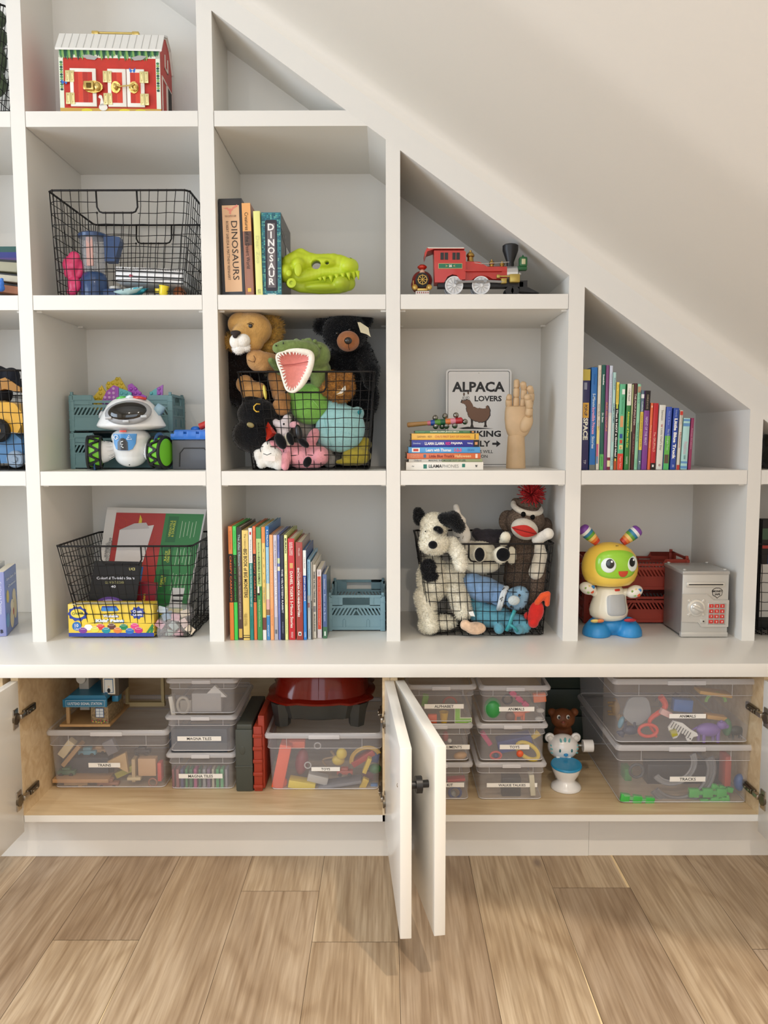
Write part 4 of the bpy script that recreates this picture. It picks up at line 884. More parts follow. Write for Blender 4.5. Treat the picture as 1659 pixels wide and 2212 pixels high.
Mk.soft('muzzle', [(1133, 1143, .09, 30, (1.02, .7, .78), 18)], plush('#cfc6b6', .05), .003)
b = mb(mat('#b3261e', .85, bump=.3, bscale=300))
MX = Matrix.Translation(Mk.P(1133, 1146, .058)) @ rotm(0, 14, 0)
pts = [(-.037, .002), (-.024, .009), (0, .0125), (.018, .009), (.036, -.001), (.02, -.013), (0, -.015), (-.022, -.010)]
rr_ = Mk.r(29.5, .09)
V = []; n_ = 26
for j in range(7):
    s_ = (j / 6) * 2 - 1
    for i in range(n_ + 1):
        x = -1 + 2 * i / n_; hgt = (1 - abs(x) ** 1.8) * .42 * (1.0 if s_ > 0 else 1.05); z = s_ * hgt
        y = -rr_ * .84 * math.sqrt(max(0, 1 - (x * .95) ** 2 * .98 - min(.6, (z / .80) ** 2))) - .0012 + .0022 * (1 if j == 3 else 0)
        V.append((x * rr_ * .97, y + rr_ * .46, z * rr_))
b.add(V, [(j * (n_ + 1) + i, j * (n_ + 1) + i + 1, (j + 1) * (n_ + 1) + i + 1, (j + 1) * (n_ + 1) + i) for j in range(6) for i in range(n_)], 0, MX)
b.build('lips', parent=Mk.t, smooth=True)
mb(mat('#5c0f10', .9)).tube([MX @ Vector((x * rr_, -rr_ * (.415 - .36 * x * x), -.001)) for x in (-.9, -.6, -.3, 0, .3, .6, .9)], .0008, n=5).build('lip_seam', parent=Mk.t)
BK2 = mat('#060606', .7, spec=.15); Mk.ball('eye', 1130.5, 1111, .088, 5.4, BK2, (1, .6, 1.1)); Mk.ball('eye', 1150.5, 1117, .090, 5.2, BK2, (1, .6, 1.1))
b = mb(plush('#c9c0b0', .06)); hp = []
for i in range(25):
    a = R(-30 + 240 * i / 24 + 0); hp.append(Vector(Mk.P(1137, 1100, .128)) + rotm(24, 12, 0).to_3x3() @ Vector(((.039) * math.cos(R(15 * i)), .034 * math.sin(R(15 * i)), .006)))
b.tube(hp[:-1], .0078, closed=True, n=10); b.build('hat_band', parent=Mk.t, smooth=True)
Mk.soft('hat', [(1140, 1092, .14, 30, (1, .8, .62), 12), (1113, 1084, .14, 9)], SOCK, .0036)
b = mb(mat('#a5161b', .8)); pc = Vector(Mk.P(1148, 1068, .12)); rnd = random.Random(4)
for i in range(210):
    d = Vector((rnd.gauss(0, 1), rnd.gauss(0, .7), rnd.gauss(.1, 1)))
    if d.length < .2: continue
    d.normalize(); ln = rnd.uniform(.028, .044); q = pc + d * ln * .55 + Vector((rnd.uniform(-.003, .003), 0, rnd.uniform(-.003, .003)))
    e = pc + d * ln
    if e.z + Mk.o.z > S3B - .003: e.z = S3B - .003 - Mk.o.z; q.z = min(q.z, e.z)
    b.tube([pc, q, e], .0011, n=4)
b.build('pompom', parent=Mk.t, smooth=True)
Mk.soft('hand', [[(1160, 1166, .07, 12), (1180, 1155, .05, 12), (1184, 1153, .045, 13)]], plush('#dad3c6', .05), .003)
Mk.soft('arm', [[(1165, 1176, .075, 11), (1168, 1200, .06, 15), (1158, 1236, .06, 17)]], plush('#c9c0ae', .05), .003)
BB = Toy('toy_bear', 'powder blue plush bear with patterned scarf lying on its side in the basket', 'soft toy', 1050, 1300, .09)
BLU = plush('#7b9cc4', .1); 
BB.soft('body', [(1045, 1273, .09, 38, (1.15, .8, .75), 12), (1020, 1262, .09, 26), (1078, 1285, .08, 24)], BLU, .0036, fuzz=(1500, .002, .0005))
BB.soft('head', [(1115, 1293, .065, 26, (.95, .8, .95)), (1124, 1284, .06, 18)], plush('#86aac4', .1), .003, fuzz=(2500, .003, .0005))
BB.ball('snout', 1110, 1297, .028, 12, plush('#b9c2c2', .05), (1.1, .6, .9)); BB.ball('eye', 1122, 1286, .031, 3, EYE); BB.ball('eye', 1104, 1311, .038, 3, EYE)
b = mb(mat('#c3cbd0', .9)); 
for k in range(2):
    pa = [BB.P(1096 - k * 4, 1268, .045), BB.P(1088 - k * 4, 1285, .025), BB.P(1083 - k * 4, 1305, .03), BB.P(1080 - k * 4, 1316, .05)]; b.tube(pa, .0055, n=8)
rnd = random.Random(8)
for i in range(22): b.sph(BB.P(1092 - i * .5 + rnd.uniform(-6, 6), 1270 + i * 2, .02 + .015 * abs(i - 11) / 11), (.0028, .0012, .0010), BLK, rotm(0, rnd.uniform(0, 180), 0), 8, 5)
b.build('scarf', parent=BB.t, smooth=True)
AB = Toy('toy_bear', 'teal blue plush with satin ribbon lying below the powder blue bear', 'soft toy', 1060, 1345, .09)
AB.soft('body', [(1060, 1330, .09, 36, (1.4, .8, .72), 6), (1030, 1300, .11, 22), (1110, 1345, .08, 26, (1.2, .8, .8)), (1130, 1352, .07, 18), (1078, 1358, .05, 12), (1120, 1360, .05, 11)], plush('#5f9cb0', .1), .0036, fuzz=(1500, .002, .0005))
AB.line('ribbon', [(1112, 1318, .03), (1106, 1332, .028), (1100, 1350, .03), (1094, 1362, .034)], 4.5, mat('#2f8f96', .25, spec=.6)); AB.line('ribbon', [(1100, 1348, .028), (1112, 1356, .03), (1118, 1364, .032)], 3.4, mat('#2f8f96', .25, spec=.6))
CrB = Toy('toy_crab', 'scarlet plush crab with orange claws at the right end of the basket', 'soft toy', 1160, 1350, .06)
CrB.soft('body', [(1158, 1322, .05, 20, (.85, .6, 1.3), 12), (1152, 1345, .05, 12), (1140, 1330, .06, 9)], plush('#c62a24', .08), .003)
CrB.soft('claw', [[(1160, 1302, .045, 7), (1172, 1287, .04, 7.5), (1183, 1283, .04, 7), (1182, 1305, .045, 6)]], plush('#d9522c', .08), .003)
Sn = lump('toy_snail', 'small peach and brown striped plush at the front of the basket floor', [(1027, 1357, .035, 19, (1.25, .8, .75)), (1005, 1350, .04, 12)], plush('#d9b596', .35, 40), (1027, 1369, .035))
Gy = lump('toy_owl', 'dark grey plush with big ears at the back of the basket', [(1055, 1160, .24, 26, (1.2, .7, .7)), (1030, 1152, .24, 12), (1080, 1155, .24, 12), (1055, 1200, .24, 34)], plush('#4c474c', .2), (1055, 1230, .24))
# ------------------------------------------------------------------ toys and other things on the shelves
def atz(x, y, z):
    r = _Wi @ Vector(((x - 829.5) / FPX, 1.0, -(y - 1106.0) / FPX)); t = (z - CZ) / r.z
    return Vector((r.x * t, r.y * t - CD, z))
GOLD = mat('#c9b06a', .28, .9); BRASS = mat('#b08d4a', .3, .9); CHROME = mat('#c9c9c9', .18, 1.0)
# ---- wooden lock barn
def barn():
    Yf = .022; x0, x1 = X(132, Yf, 230), X(347, Yf, 230); W = x1 - x0; D = .135
    t = thing('toy_barn', 'red wooden toy barn with white roof and brass latches on the top left shelf', 'toy barn', ((x0 + x1) / 2, Yf, S1T + .0006), (0, 0, 2.5))
    hw = W / 2; eh = at(240, 110, Yf).z - S1T; rh = eh + .062
    RED = mat('#b8281c', .45, var=.12, vscale=30); WH = mat('#ece7dc', .5); SIDE = mat('#9c2a24', .5)
    b = mb(RED)
    gab = [(0, 0), (D, 0), (D, eh), (D * .78, rh * .93), (D / 2, rh), (D * .22, rh * .93), (0, eh)]
    b.add([(-hw, y, z) for y, z in gab] + [(hw, y, z) for y, z in gab], [tuple(reversed(range(7))), tuple(range(7, 14))] + [(i, (i + 1) % 7, 7 + (i + 1) % 7, 7 + i) for i in range(7)], 0)
    # painted meadow, vines and animals on the front board
    b.box(-hw, hw, -.0006, 0, 0, .014, mat('#c8a04c', .6)); b.box(-hw, hw, -.0009, 0, 0, .004, mat('#3f7a3c', .6))
    b.box(-hw, hw, -.0006, 0, eh - .018, eh, mat('#dfe6d2', .6)); b.box(-hw, -hw + .011, -.0006, 0, .014, eh, mat('#dfe6d2', .6)); b.box(hw - .011, hw, -.0006, 0, .014, eh, mat('#dfe6d2', .6))
    rnd = random.Random(5); gs = [mat('#3f7a4c', .6), mat('#7fa85a', .6), mat('#1f4a3c', .6)]
    for i in range(46):
        x = -hw + .004 + (W - .008) * (i + .5) / 46; l = rnd.uniform(.012, .026)
        b.prism([(x - .004, eh), (x + .004, eh), (x + .003, eh - l * .6), (x, eh - l), (x - .003, eh - l * .6)], .0004, gs[i % 3], T(0, -.0014 - .0002 * (i % 3), 0))
    for i in range(12):
        for s in (-1, 1): b.disc((s * (hw - .006), -.0014, eh - .03 - i * .006), .004, .003, .0004, gs[i % 3], n=6)
    for x, c in ((-.06, '#e0cf3c'), (.035, '#e6d23c'), (.075, '#d9c83c')): b.disc((x, -.0012, .008), .014, .005, .0005, mat(c, .6), n=10)
    for x, z in ((-hw + .014, .075), (.058, .105)):
        for s in (-1, 1): b.prism([(x, z), (x + s * .008, z + .007), (x + s * .007, z - .002), (x + s * .004, z - .006)], .0006, mat('#2f6ac0', .5), T(0, -.0052, 0))
    gr = mat('#a3a3a0', .7)
    for x, s in ((-.048, 1), (.075, -1)): b.prism([(x - s * .02, eh - .013), (x, eh - .011), (x + s * .02, eh - .017), (x + s * .012, eh - .024), (x - s * .008, eh - .022)], .0005, gr, T(0, -.0022, 0))
    b.build('barn_body', parent=t)
    g = mb(WH); g.disc((-.0185, -.003, .016), .011, .009, .003, n=12); g.prism([(-.027, .018), (-.024, .036), (-.030, .040), (-.027, .046), (-.021, .044), (-.019, .036), (-.016, .02)], .003, M=T(0, -.003, 0)); g.build('goose_picture', parent=t)
    def leafdoor(xa, xb, right=False):
        d = mb(WH); z0, z1 = .017, .017 + .092; d.rbox(xa, xb, -.005, 0, z0, z1, .0008)
        n = max(2, round((xb - xa - .018) / .012)); xs = xa + .009
        for i in range(n):
            w_ = (xb - xa - .018) / n; d.box(xs + i * w_, xs + (i + 1) * w_ - .0003, -.0055, -.005, z0 + .009, z1 - .009, mat(['#b8281c', '#cf3c28', '#a8241a'][i % 3], .45))
        o = d.build('door', parent=t, smooth=30)
        for z in (z0 + .018, z1 - .02):
            h = mb(mat('#d9cf96', .3, .7)); xh = xb if right else xa
            h.rbox(xh - .011, xh - .0006, -.0068, -.005, z - .014, z + .014, .0007).rbox(xh + .0006, xh + .011, -.0068, -.003, z - .014, z + .014, .0007).cyl((xh, -.006, z - .014), (xh, -.006, z + .014), .0018, n=8)
            for zz in (-.009, .009):
                for xx in (-.006, .006): h.sph((xh + xx, -.0068, z + zz), .0012, GOLD, u=8, v=5)
            h.build('hinge', parent=o, smooth=40)
        return o
    leafdoor(-hw + .028, -hw + .093); leafdoor(-hw + .122, -hw + .168); o3 = leafdoor(-hw + .170, -hw + .214, True)
    k = mb(GOLD); c = (-hw + .086, -.006, .063)
    k.add(*_loop_plate(c, .025, .015)); k.rbox(c[0] - .022, c[0] + .004, -.016, -.006, c[2] - .010, c[2] + .012, .003); k.sph((c[0] + .012, -.012, c[2]), (.008, .006, .010)); k.rbox(c[0] - .014, c[0] - .002, -.0185, -.016, c[2] - .006, c[2] + .006, .001, mat('#5c4a20', .4, .8))
    k.build('latch', parent=t, smooth=40)
    k = mb(GOLD)
    for xx in (-hw + .143, -hw + .188): k.disc((xx, -.0085, .063), .012, .0145, .003)
    k.tube([(-hw + .146, -.014, .066), (-hw + .156, -.015, .062), (-hw + .17, -.015, .064), (-hw + .186, -.014, .066)], .0018); k.tube([(-hw + .190 + .007 * math.cos(a), -.014, .064 + .008 * math.sin(a)) for a in [i * math.pi / 6 for i in range(12)]], .002, closed=True)
    k.sph((-hw + .143, -.013, .063), (.005, .006, .007)); k.build('hook', parent=t, smooth=40)
    rf = mb(mat('#e6e4de', .5)); ov = .006
    for s in (0, 1):
        a, c2, e = (( -.006, eh - .002), (D * .22, rh * .93 + .002), (D / 2, rh + .003))
        pts = [a, c2, e] if s == 0 else [(D + .006, eh - .002), (D * .78, rh * .93 + .002), (D / 2, rh + .003)]
        for (p, q) in ((pts[0], pts[1]), (pts[1], pts[2])):
            up_ = .005
            V = [(xx, yy, zz + dz) for dz in (0, up_) for (xx, (yy, zz)) in ((-hw - ov, p), (hw + ov, p), (hw + ov, q), (-hw - ov, q))]
            rf.add(V, [(0, 1, 2, 3), (4, 7, 6, 5), (0, 4, 5, 1), (1, 5, 6, 2), (2, 6, 7, 3), (3, 7, 4, 0)], 0)
    gm = mat('#a9a7a2', .6)
    for i in range(14):
        x = -hw + W * (i + .5) / 14; rf.add([(x, -.0066, eh + .0035), (x + .0012, -.0066, eh + .0035), (x + .0012, D * .22, rh * .93 + .0074), (x, D * .22, rh * .93 + .0074)], [(0, 1, 2, 3)], gm)
    rf.build('roof', parent=t)
    hd = mb(GOLD)
    for x in (-.052, .052): hd.rbox(x - .009, x + .009, D / 2 - .008, D / 2 + .008, rh + .006, rh + .015, .002)
    hd.cyl((-.05, D / 2, rh + .0125), (.05, D / 2, rh + .0125), .0032); hd.build('carry_handle', parent=t, smooth=40)
    sd = mb(WH)
    M = T(hw + .0004, 0, 0) @ rotm(0, 0, 90)
    for (a, b2, c2, d2) in ((.012, .016, .01, .1), (.062, .066, .01, .1), (.072, .076, .01, .1), (.118, .122, .01, .1)): sd.box(a, b2, -.002, 0, c2, d2, M=M)
    sd.box(.012, .066, -.002, 0, .098, .102, M=M).box(.072, .122, -.002, 0, .098, .102, M=M).box(.05, .085, -.002, 0, .135, .139, M=M).box(.05, .054, -.002, 0, .135, .17, M=M).box(.081, .085, -.002, 0, .135, .17, M=M)
    sd.tube([(hw + .001, 0, eh), (hw + .001, D * .22, rh * .93), (hw + .001, D / 2, rh), (hw + .001, D * .78, rh * .93), (hw + .001, D, eh)], .0022)
    sd.box(.077, .117, -.0022, 0, .012, .098, mat('#1d1412', .6), M); sd.build('side_trim', parent=t)
    k = mb(CHROME); k.cyl((hw, .125, .025), (hw + .014, .125, .025), .003); k.sph((hw + .015, .125, .025), .006); k.build('side_bolt', parent=t, smooth=40)
def _loop_plate(c, rx, rz, n=24, t=.003):
    V = [(c[0] + rx * math.cos(2 * math.pi * i / n), c[1] + dy, c[2] + rz * math.sin(2 * math.pi * i / n)) for dy in (0, -t) for i in range(n)]
    F = [tuple(range(n)), tuple(reversed(range(n, 2 * n)))] + [(i, (i + 1) % n, n + (i + 1) % n, n + i) for i in range(n)]
    return V, F
barn()
# ---- things in the high basket
t = Toy('toy_blender', 'dark blue toy blender with clear jug inside the high wire basket', 'toy blender', 205, 634, .09, S2T + .006)
NAVY = mat('#26426c', .35, coat=.3)
zb = S2T + .006
b = mb(NAVY); r0 = t.r(29, .09); b.lathe([(r0 * 1.0, 0), (r0 * 1.0, .012), (r0 * .95, .05), (r0 * .8, .064), (r0 * .6, .068)]); b.build('motor_base', parent=t.t, smooth=40)
b = mb(NAVY); b.rbox(r0 * .4, r0 * 2.1, -.022, .022, 0, .024, .006); b.build('speed_panel', parent=t.t, smooth=40); b = mb(mat('#c9c6be', .5)); b.lathe([(.017, 0), (.017, .006), (.012, .008)], M=T(r0 * 1.55, -.002, .024)); b.build('dial', parent=t.t, smooth=40)
b = mb(clear('#d8dce4', .28, .1)); b.lathe([(r0 * .72, .069), (r0 * .80, .09), (r0 * .95, .16)]); b.build('jug', parent=t.t, smooth=True)
b = mb(mat('#c99a90', .5)); b.rbox(-.008, .010, -r0 * .9, -r0 * .8, .08, .155, .002); b.build('jug_stripe', parent=t.t)
b = mb(NAVY); b.lathe([(r0 * 1.02, .158), (r0 * 1.04, .166), (r0 * .9, .170), (0.001, .171)]); b.build('lid', parent=t.t, smooth=40)
b = mb(NAVY); b.add([(x, y, z) for y in (-.016, .016) for x, z in ((r0 * .9, .164), (r0 * 2.05, .158), (r0 * 2.1, .148), (r0 * 1.65, .095), (r0 * .95, .095))], [(0, 4, 3, 2, 1), (5, 6, 7, 8, 9), (0, 1, 6, 5), (1, 2, 7, 6), (2, 3, 8, 7), (3, 4, 9, 8), (4, 0, 5, 9)], 0); b.build('jug_handle', parent=t.t)
pk = Toy('toy_stethoscope_case', 'hot pink scalloped plastic toy at the left of the high basket', 'toy', 155, 634, .07, zb)
pk.t.name = 'toy_scoop'
pk.soft('body', [(152, 572, .07, 17, (1, .6, 1.1)), (160, 556, .07, 13, (1, .6, 1)), (150, 590, .07, 12, (1, .6, 1)), (168, 580, .08, 14, (1, .6, 1.6)), (160, 615, .07, 15, (1, .6, 1.2)), (156, 630, .07, 12, (1, .6, .7))], mat('#d9366a', .35, coat=.3), .003)
gm = Toy('board_game', 'zebra striped board game boxes stacked flat in the high basket', 'game', 325, 608, .05, at(325, 612, .05).z)
for i in range(3):
    zz = .0135 * i; b = mb(mat('#f0f0f0', .4)); b.rbox(-.092 , .086, 0, .16, zz, zz + .0125, .001, M=rotm(0, 2.5, 0)); b.mi(BLK)
    b.box(-.092, .086, -.0006, 0, zz + .0003, zz + .0040, BLK, rotm(0, 2.5, 0))
    rnd = random.Random(i)
    if i == 2:
        for j in range(40): b.prism([(-.09 + j * .0044, zz + .007), (-.0885 + j * .0044, zz + .0125), (-.0872 + j * .0044, zz + .007)], .0005, BLK, rotm(0, 2.5, 0) @ T(0, -.0006, 0))
    if i == 1: b.disc((-.052, -.0008, zz + .004), .005, .0035, .0005, mat('#b04a5c', .5), rotm(0, 2.5, 0))
    b.build('game_box', parent=gm.t, smooth=40)
for nm, lab, x, y, Y, col, pr in (('toy_dish', 'teal oval toy dish lying on the high basket floor', 292, 628, .05, '#1f8296', 0), ('toy_cup', 'bright yellow toy cup standing in the high basket', 352, 625, .045, '#ecd22c', 1), ('toy_bowl', 'cream toy bowl tilted behind the blue base in the high basket', 245, 618, .12, '#d9d2bc', 2), ('toy_funnel', 'orange brown funnel shaped toy at the right of the high basket', 377, 625, .07, '#9c5a34', 3), ('toy_shell', 'small white and blue toy dish below the teal one', 280, 632, .03, '#b9dce0', 0)):
    q = Toy(nm, lab, 'toy', x, y, Y, zb); m_ = mat(col, .3, coat=.3); b = mb(m_)
    if pr == 0: b.lathe([(.002, .002), (.016, .002), (.030, .010), (.031, .012), (.015, .005), (.002, .004)], M=rotm(18, -8, 0) @ Matrix.Diagonal((1.25, .8, 1.2, 1)))
    elif pr == 1: b.lathe([(.009, 0), (.011, .004), (.012, .022), (.014, .025), (.012, .024), (.008, .003)], M=rotm(0, 8, 0)); b.box(-.02, -.01, -.004, .004, .008, .018)
    elif pr == 2: b.lathe([(.008, 0), (.018, .006), (.024, .018), (.025, .019), (.016, .008)], M=rotm(12, 20, 0))
    else: b.lathe([(.004, 0), (.008, .006), (.019, .024), (.02, .025), (.01, .01)], M=rotm(-60, 30, 0) @ T(0, 0, .004))
    b.build('shell', parent=q.t, smooth=40)
    if nm == 'toy_dish': q.ball('spoon', 300, 626, .032, 9, mat('#2a9ab0', .3), (1.4, .5, .5), 10)
# ---- skull
sk = Toy('dinosaur_skull', 'lime green plastic dinosaur skull with teeth, right of the thick dinosaur books', 'toy skull', 692, 634, .07, S2T + .0006)
LIME = mat('#b9cc2c', .42, spec=.4)
Ysk = .075
cuts = []
for (x, y, r, kx, kz) in ((684, 574, 10.5, 1.0, .9), (708, 572, 4.5, 1, .9), (751, 556, 4, 2.6, .55)):
    c = MB(); p = Vector(sk.P(x, y, Ysk)); rr_ = sk.r(r, Ysk); c.disc((0, -.1, 0), rr_ * kx, rr_ * kz, .2, 0, T(p.x, p.y, p.z) @ rotm(0, 28 if kx > 2 else 0, 0), n=16); cuts.append(c)
sk.soft('upper_skull', [[(624, 566, Ysk, 15), (640, 560, Ysk, 17), (662, 565, Ysk, 16), (690, 566, Ysk, 17), (720, 566, Ysk, 18), (745, 570, Ysk, 17), (758, 576, Ysk, 17)], [(612, 572, Ysk, 10), (622, 590, Ysk, 15), (645, 600, Ysk, 14), (668, 596, Ysk, 14), (700, 588, Ysk, 14), (735, 588, Ysk, 13), (760, 588, Ysk, 14)],
    [(628, 556, Ysk, 9), (646, 545, Ysk, 8), (651, 543, Ysk, 7), (664, 553, Ysk, 9), (685, 556, Ysk, 7)], (620, 590, Ysk, 20, (.9, 1.5, 1)), (646, 575, Ysk + .0, 18, (1, 1.7, 1)), (700, 570, Ysk, 16, (2.2, 1.6, .8)), (752, 576, Ysk, 17, (1.2, 1.4, 1.1))], LIME, .0028, 4, cut=cuts)
b = mb(mat('#6d7a1a', .6))
for (x, y, kx, kz, dy) in ((644, 582, 8, 14, .036), (624, 590, 6, 7, .034)): b.sph(sk.P(x, y, Ysk - dy), (sk.r(kx, Ysk), .004, sk.r(kz, Ysk)), LIME)
b.v and b.build('cheek_ridge', parent=sk.t, smooth=True)
sk.soft('jaw', [[(628, 612, Ysk, 11), (650, 620, Ysk, 12), (690, 620, Ysk, 15), (730, 616, Ysk, 18), (752, 612, Ysk, 16)], (700, 622, Ysk, 13, (3.6, 2.0, .8)), (738, 614, Ysk, 18, (1.2, 1.8, .95))], mat('#a3b426', .45), .0028, 3)
b = mb(LIME)
for i, (x, y0, l) in enumerate(((700, 599, 9), (714, 597, 12), (727, 594, 13), (740, 592, 13), (752, 591, 14), (763, 590, 15), (772, 588, 16), (691, 601, 6))):
    p = Vector(sk.P(x, y0 - 2, Ysk - .026 if x < 760 else Ysk - .016)); q = Vector(sk.P(x + 2.5, y0 + l, Ysk - .024 if x < 760 else Ysk - .016)); b.cyl(p, q, sk.r(5.2, Ysk), sk.r(1.0, Ysk), n=10)
b.build('teeth', parent=sk.t, smooth=True)
b = mb(LIME); p = Vector(sk.P(630, 612, Ysk - .034)); b.lathe([(.012, 0), (.012, .006), (.0055, .007), (.0055, .003), (.0001, .003)], M=T(*p) @ rotm(90, 0, 0)); b.build('jaw_pin', parent=sk.t, smooth=40)
# ---- locomotive
def train():
    Y = .036; tr = Toy('toy_train', 'red toy steam locomotive with black funnel on the shelf under the slope', 'toy train', 1030, 634, Y, S2T + .0006)
    RD = mat('#b5281f', .4, coat=.25); P = tr.P; h = .027; BK = mat('#17171b', .45); SV = mat('#c4c4c4', .3, .7); WG = mat('#d6d6d6', .45)
    def pl(name, pts, y0, y1, m, parent=None): 
        q = [P(x, y, Y) for x, y in pts]; return mb(m).prism([(v[0], v[2]) for v in q], y1 - y0, M=T(0, y0, 0)).build(name, parent=parent or tr.t)
    cab = pl('cab', [(936, 546), (1000, 546), (1004, 549), (1004, 586), (1003, 608), (992, 609), (985, 599), (975, 597), (965, 602), (958, 614), (938, 614)], -h, h, RD)
    pl('roof', [(917, 562), (922, 549), (936, 544), (1001, 544), (1001, 541.8), (921, 541.8), (916, 552)], -h - .005, h + .005, RD)
    pl('roof', [(924, 543), (1000, 543), (1000, 541), (922, 541)], -h - .006, h + .006, mat('#d9d2c4', .5))
    w = mb(mat('#141416', .3))
    for xa, xb in ((950, 957), (959, 966), (975.5, 982), (984, 991)):
        a, c = P(xa, 551, Y), P(xb, 566, Y); w.box(a[0], c[0], -h - .0012, -h, c[2], a[2])
    w.build('cab_window', parent=cab)
    w = mb(mat('#c9b478', .4, .3)); a, c = P(945.5, 574, Y), P(996.5, 585, Y); w.box(a[0], c[0], -h - .001, -h, c[2], a[2]); w.box(a[0] + .001, c[0] - .001, -h - .0016, -h - .001, c[2] + .001, a[2] - .001, mat('#1f6a4c', .45))
    w.text('25', T((a[0] + c[0]) / 2, -h - .0022, (a[2] + c[2]) / 2), .01, mat('#f0ece0', .5), bold=.04, height=.006)
    for s in (-1, 1): w.text('>' if s < 0 else '<', T((a[0] + c[0]) / 2 + s * .010, -h - .0022, (a[2] + c[2]) / 2), .01, mat('#d9c27a', .5), height=.005)
    w.build('number_plate', parent=cab)
    pl('boiler_casing', [(1000, 568), (1034, 569), (1052, 580), (1093, 580), (1093, 606), (1062, 606), (1052, 600), (1040, 597), (1026, 601), (1018, 608), (1003, 609)], -.019, .019, RD)
    w = mb(RD); a, c = P(1000, 588, Y), P(1081, 590.5, Y); w.box(a[0], c[0], -h - .003, h + .003, c[2], a[2]); w.build('running_board', parent=tr.t)
    w = mb(RD); c0 = Vector(P(1020, 586, Y)); c1 = Vector(P(1093, 592, Y)); c0.z = c1.z; c0.y = c1.y = 0; w.cyl(c0, c1, .0195, n=24); w.build('boiler', parent=tr.t, smooth=40)
    w = mb(SV); c2 = c1 + Vector((.028, 0, 0)); w.cyl(c1, c2, .0198, n=24); w.cyl(c2, c2 + Vector((.004, 0, 0)), .017, .012, n=20); w.sph(tuple(c2 + Vector((.006, 0, .0))), .006); w.build('smokebox', parent=tr.t, smooth=40)
    w = mb(BK); f = Vector(P(1102, 577, Y)); f.y = 0; w.lathe([(.0095, 0), (.0095, .012), (.0205, .042), (.0205, .054), (.017, .057), (.013, .058), (.013, .05)], M=T(*f)); w.build('funnel', parent=tr.t, smooth=40)
    w = mb(SV); w.lathe([(.011, -.004), (.009, .001), (.0095, .002)], M=T(*f)); w.build('funnel_collar', parent=tr.t, smooth=40)
    for x, y, s, nm in ((1016, 566, 1.0, 'sand_dome'), (1062, 579, .72, 'bell'), (1084.5, 580, .62, 'whistle')):
        f = Vector(P(x, y, Y)); f.y = 0
        mb(BRASS).lathe([(.010 * s, 0), (.008 * s, .004 * s), (.0075 * s, .012 * s), (.0105 * s, .014 * s), (.0105 * s, .018 * s), (.006 * s, .024 * s), (.003 * s, .025 * s), (.003 * s, .029 * s), (.0001, .030 * s)], M=T(*f)).build(nm, parent=tr.t, smooth=40)
    w = mb(mat('#1f5a30', .4)); a = P(1129.5, 566, Y); w.rbox(a[0] - .0105, a[0] + .0105, -.011, .011, a[2] - .013, a[2] + .012, .004); w.lathe([(.004, 0), (.001, .006)], M=T(a[0], 0, a[2] + .012)); w.rbox(a[0] - .022, a[0] + .010, -.008, .008, a[2] - .022, a[2] - .012, .002)
    w.rbox(a[0] - .005, a[0] + .005, -.012, -.010, a[2] - .008, a[2] + .006, .001, mat('#b9b48a', .4)); w.build('headlamp', parent=tr.t, smooth=40)
    w = mb(SV); w.tube([P(1004, 564, Y - .016), P(1040, 570, Y - .02), P(1100, 566, Y - .019)], .0009, n=6); w.build('handrail', parent=tr.t)
    w = mb(BK); a, c = P(945, 612, Y), P(1128, 622, Y); w.box(a[0], c[0], -.016, .016, c[2], a[2]); w.build('chassis', parent=tr.t)
    for x in (979.3, 1036.9):
        for s in (-1, 1):
            f = Vector(P(x, 617, Y)); f.z = .0238; M_ = T(f.x, s * .023, f.z) @ rotm(90, 0, 0) @ Matrix.Diagonal((1.14, 1.14, 1, 1))
            w = mb(WG); w.lathe([(.0001, .0015), (.004, .003), (.005, .0015), (.0165, .0005), (.018, .0025), (.0205, .0025), (.0205, -.004), (.0001, -.004)], M=M_, n=32)
            for k in range(12):
                an = k * math.pi / 6; w.cyl((f.x + .004 * math.cos(an), s * .023 - .0022, f.z + .004 * math.sin(an)), (f.x + .02 * math.cos(an), s * .023 - .0022, f.z + .02 * math.sin(an)), .0007, n=5, mt=mat('#a9a9a9', .5))
            w.build('wheel', parent=tr.t, smooth=40)
    for x in (1098, 1110):
        for s in (-1, 1): f = Vector(P(x, 627, Y)); mb(BK).cyl((f.x, s * .02 - .003, .0105), (f.x, s * .02 + .003, .0105), .0105, n=20).build('small_wheel', parent=tr.t, smooth=40)
    w = mb(mat('#8f9092', .4, .4)); a, m1, c = P(984, 614, Y), P(1045, 612, Y), P(1086, 614, Y); w.tube([(a[0], -.030, a[2]), (m1[0], -.030, m1[2]), (c[0], -.030, c[2])], .0033, n=6); w.rbox(a[0] - .005, a[0] + .004, -.033, -.028, a[2] - .005, a[2] + .005, .001); w.cyl((m1[0], -.034, m1[2]), (m1[0], -.028, m1[2]), .0045); w.build('side_rod', parent=tr.t, smooth=40)
    w = mb(mat('#a8924a', .35, .5)); a, c = P(1097, 597, Y), P(1119, 615, Y); w.rbox(a[0], c[0], -.034, -.018, c[2], a[2], .003); a, c = P(1079, 606, Y), P(1091, 617, Y); w.rbox(a[0], c[0], -.033, -.018, c[2], a[2], .002); a, c = P(1070, 598, Y), P(1077, 605, Y); w.rbox(a[0], c[0], -.03, -.02, c[2], a[2], .001); a, c = P(1077, 600, Y), P(1098, 602.5, Y); w.box(a[0], c[0], -.028, -.022, c[2], a[2]); w.build('cylinder_block', parent=tr.t, smooth=40)
    w = mb(BK); V = [P(1120, 609, Y), P(1137, 608, Y), P(1137, 622, Y), P(1163, 635, Y), P(1120, 632, Y)]; w.prism([(v[0], max(.001, v[2])) for v in V], .032, M=T(0, -.016, 0)); w.build('cow_catcher_and_shadow', parent=tr.t)  # the long low tail is a shadow built into the black shape
train()
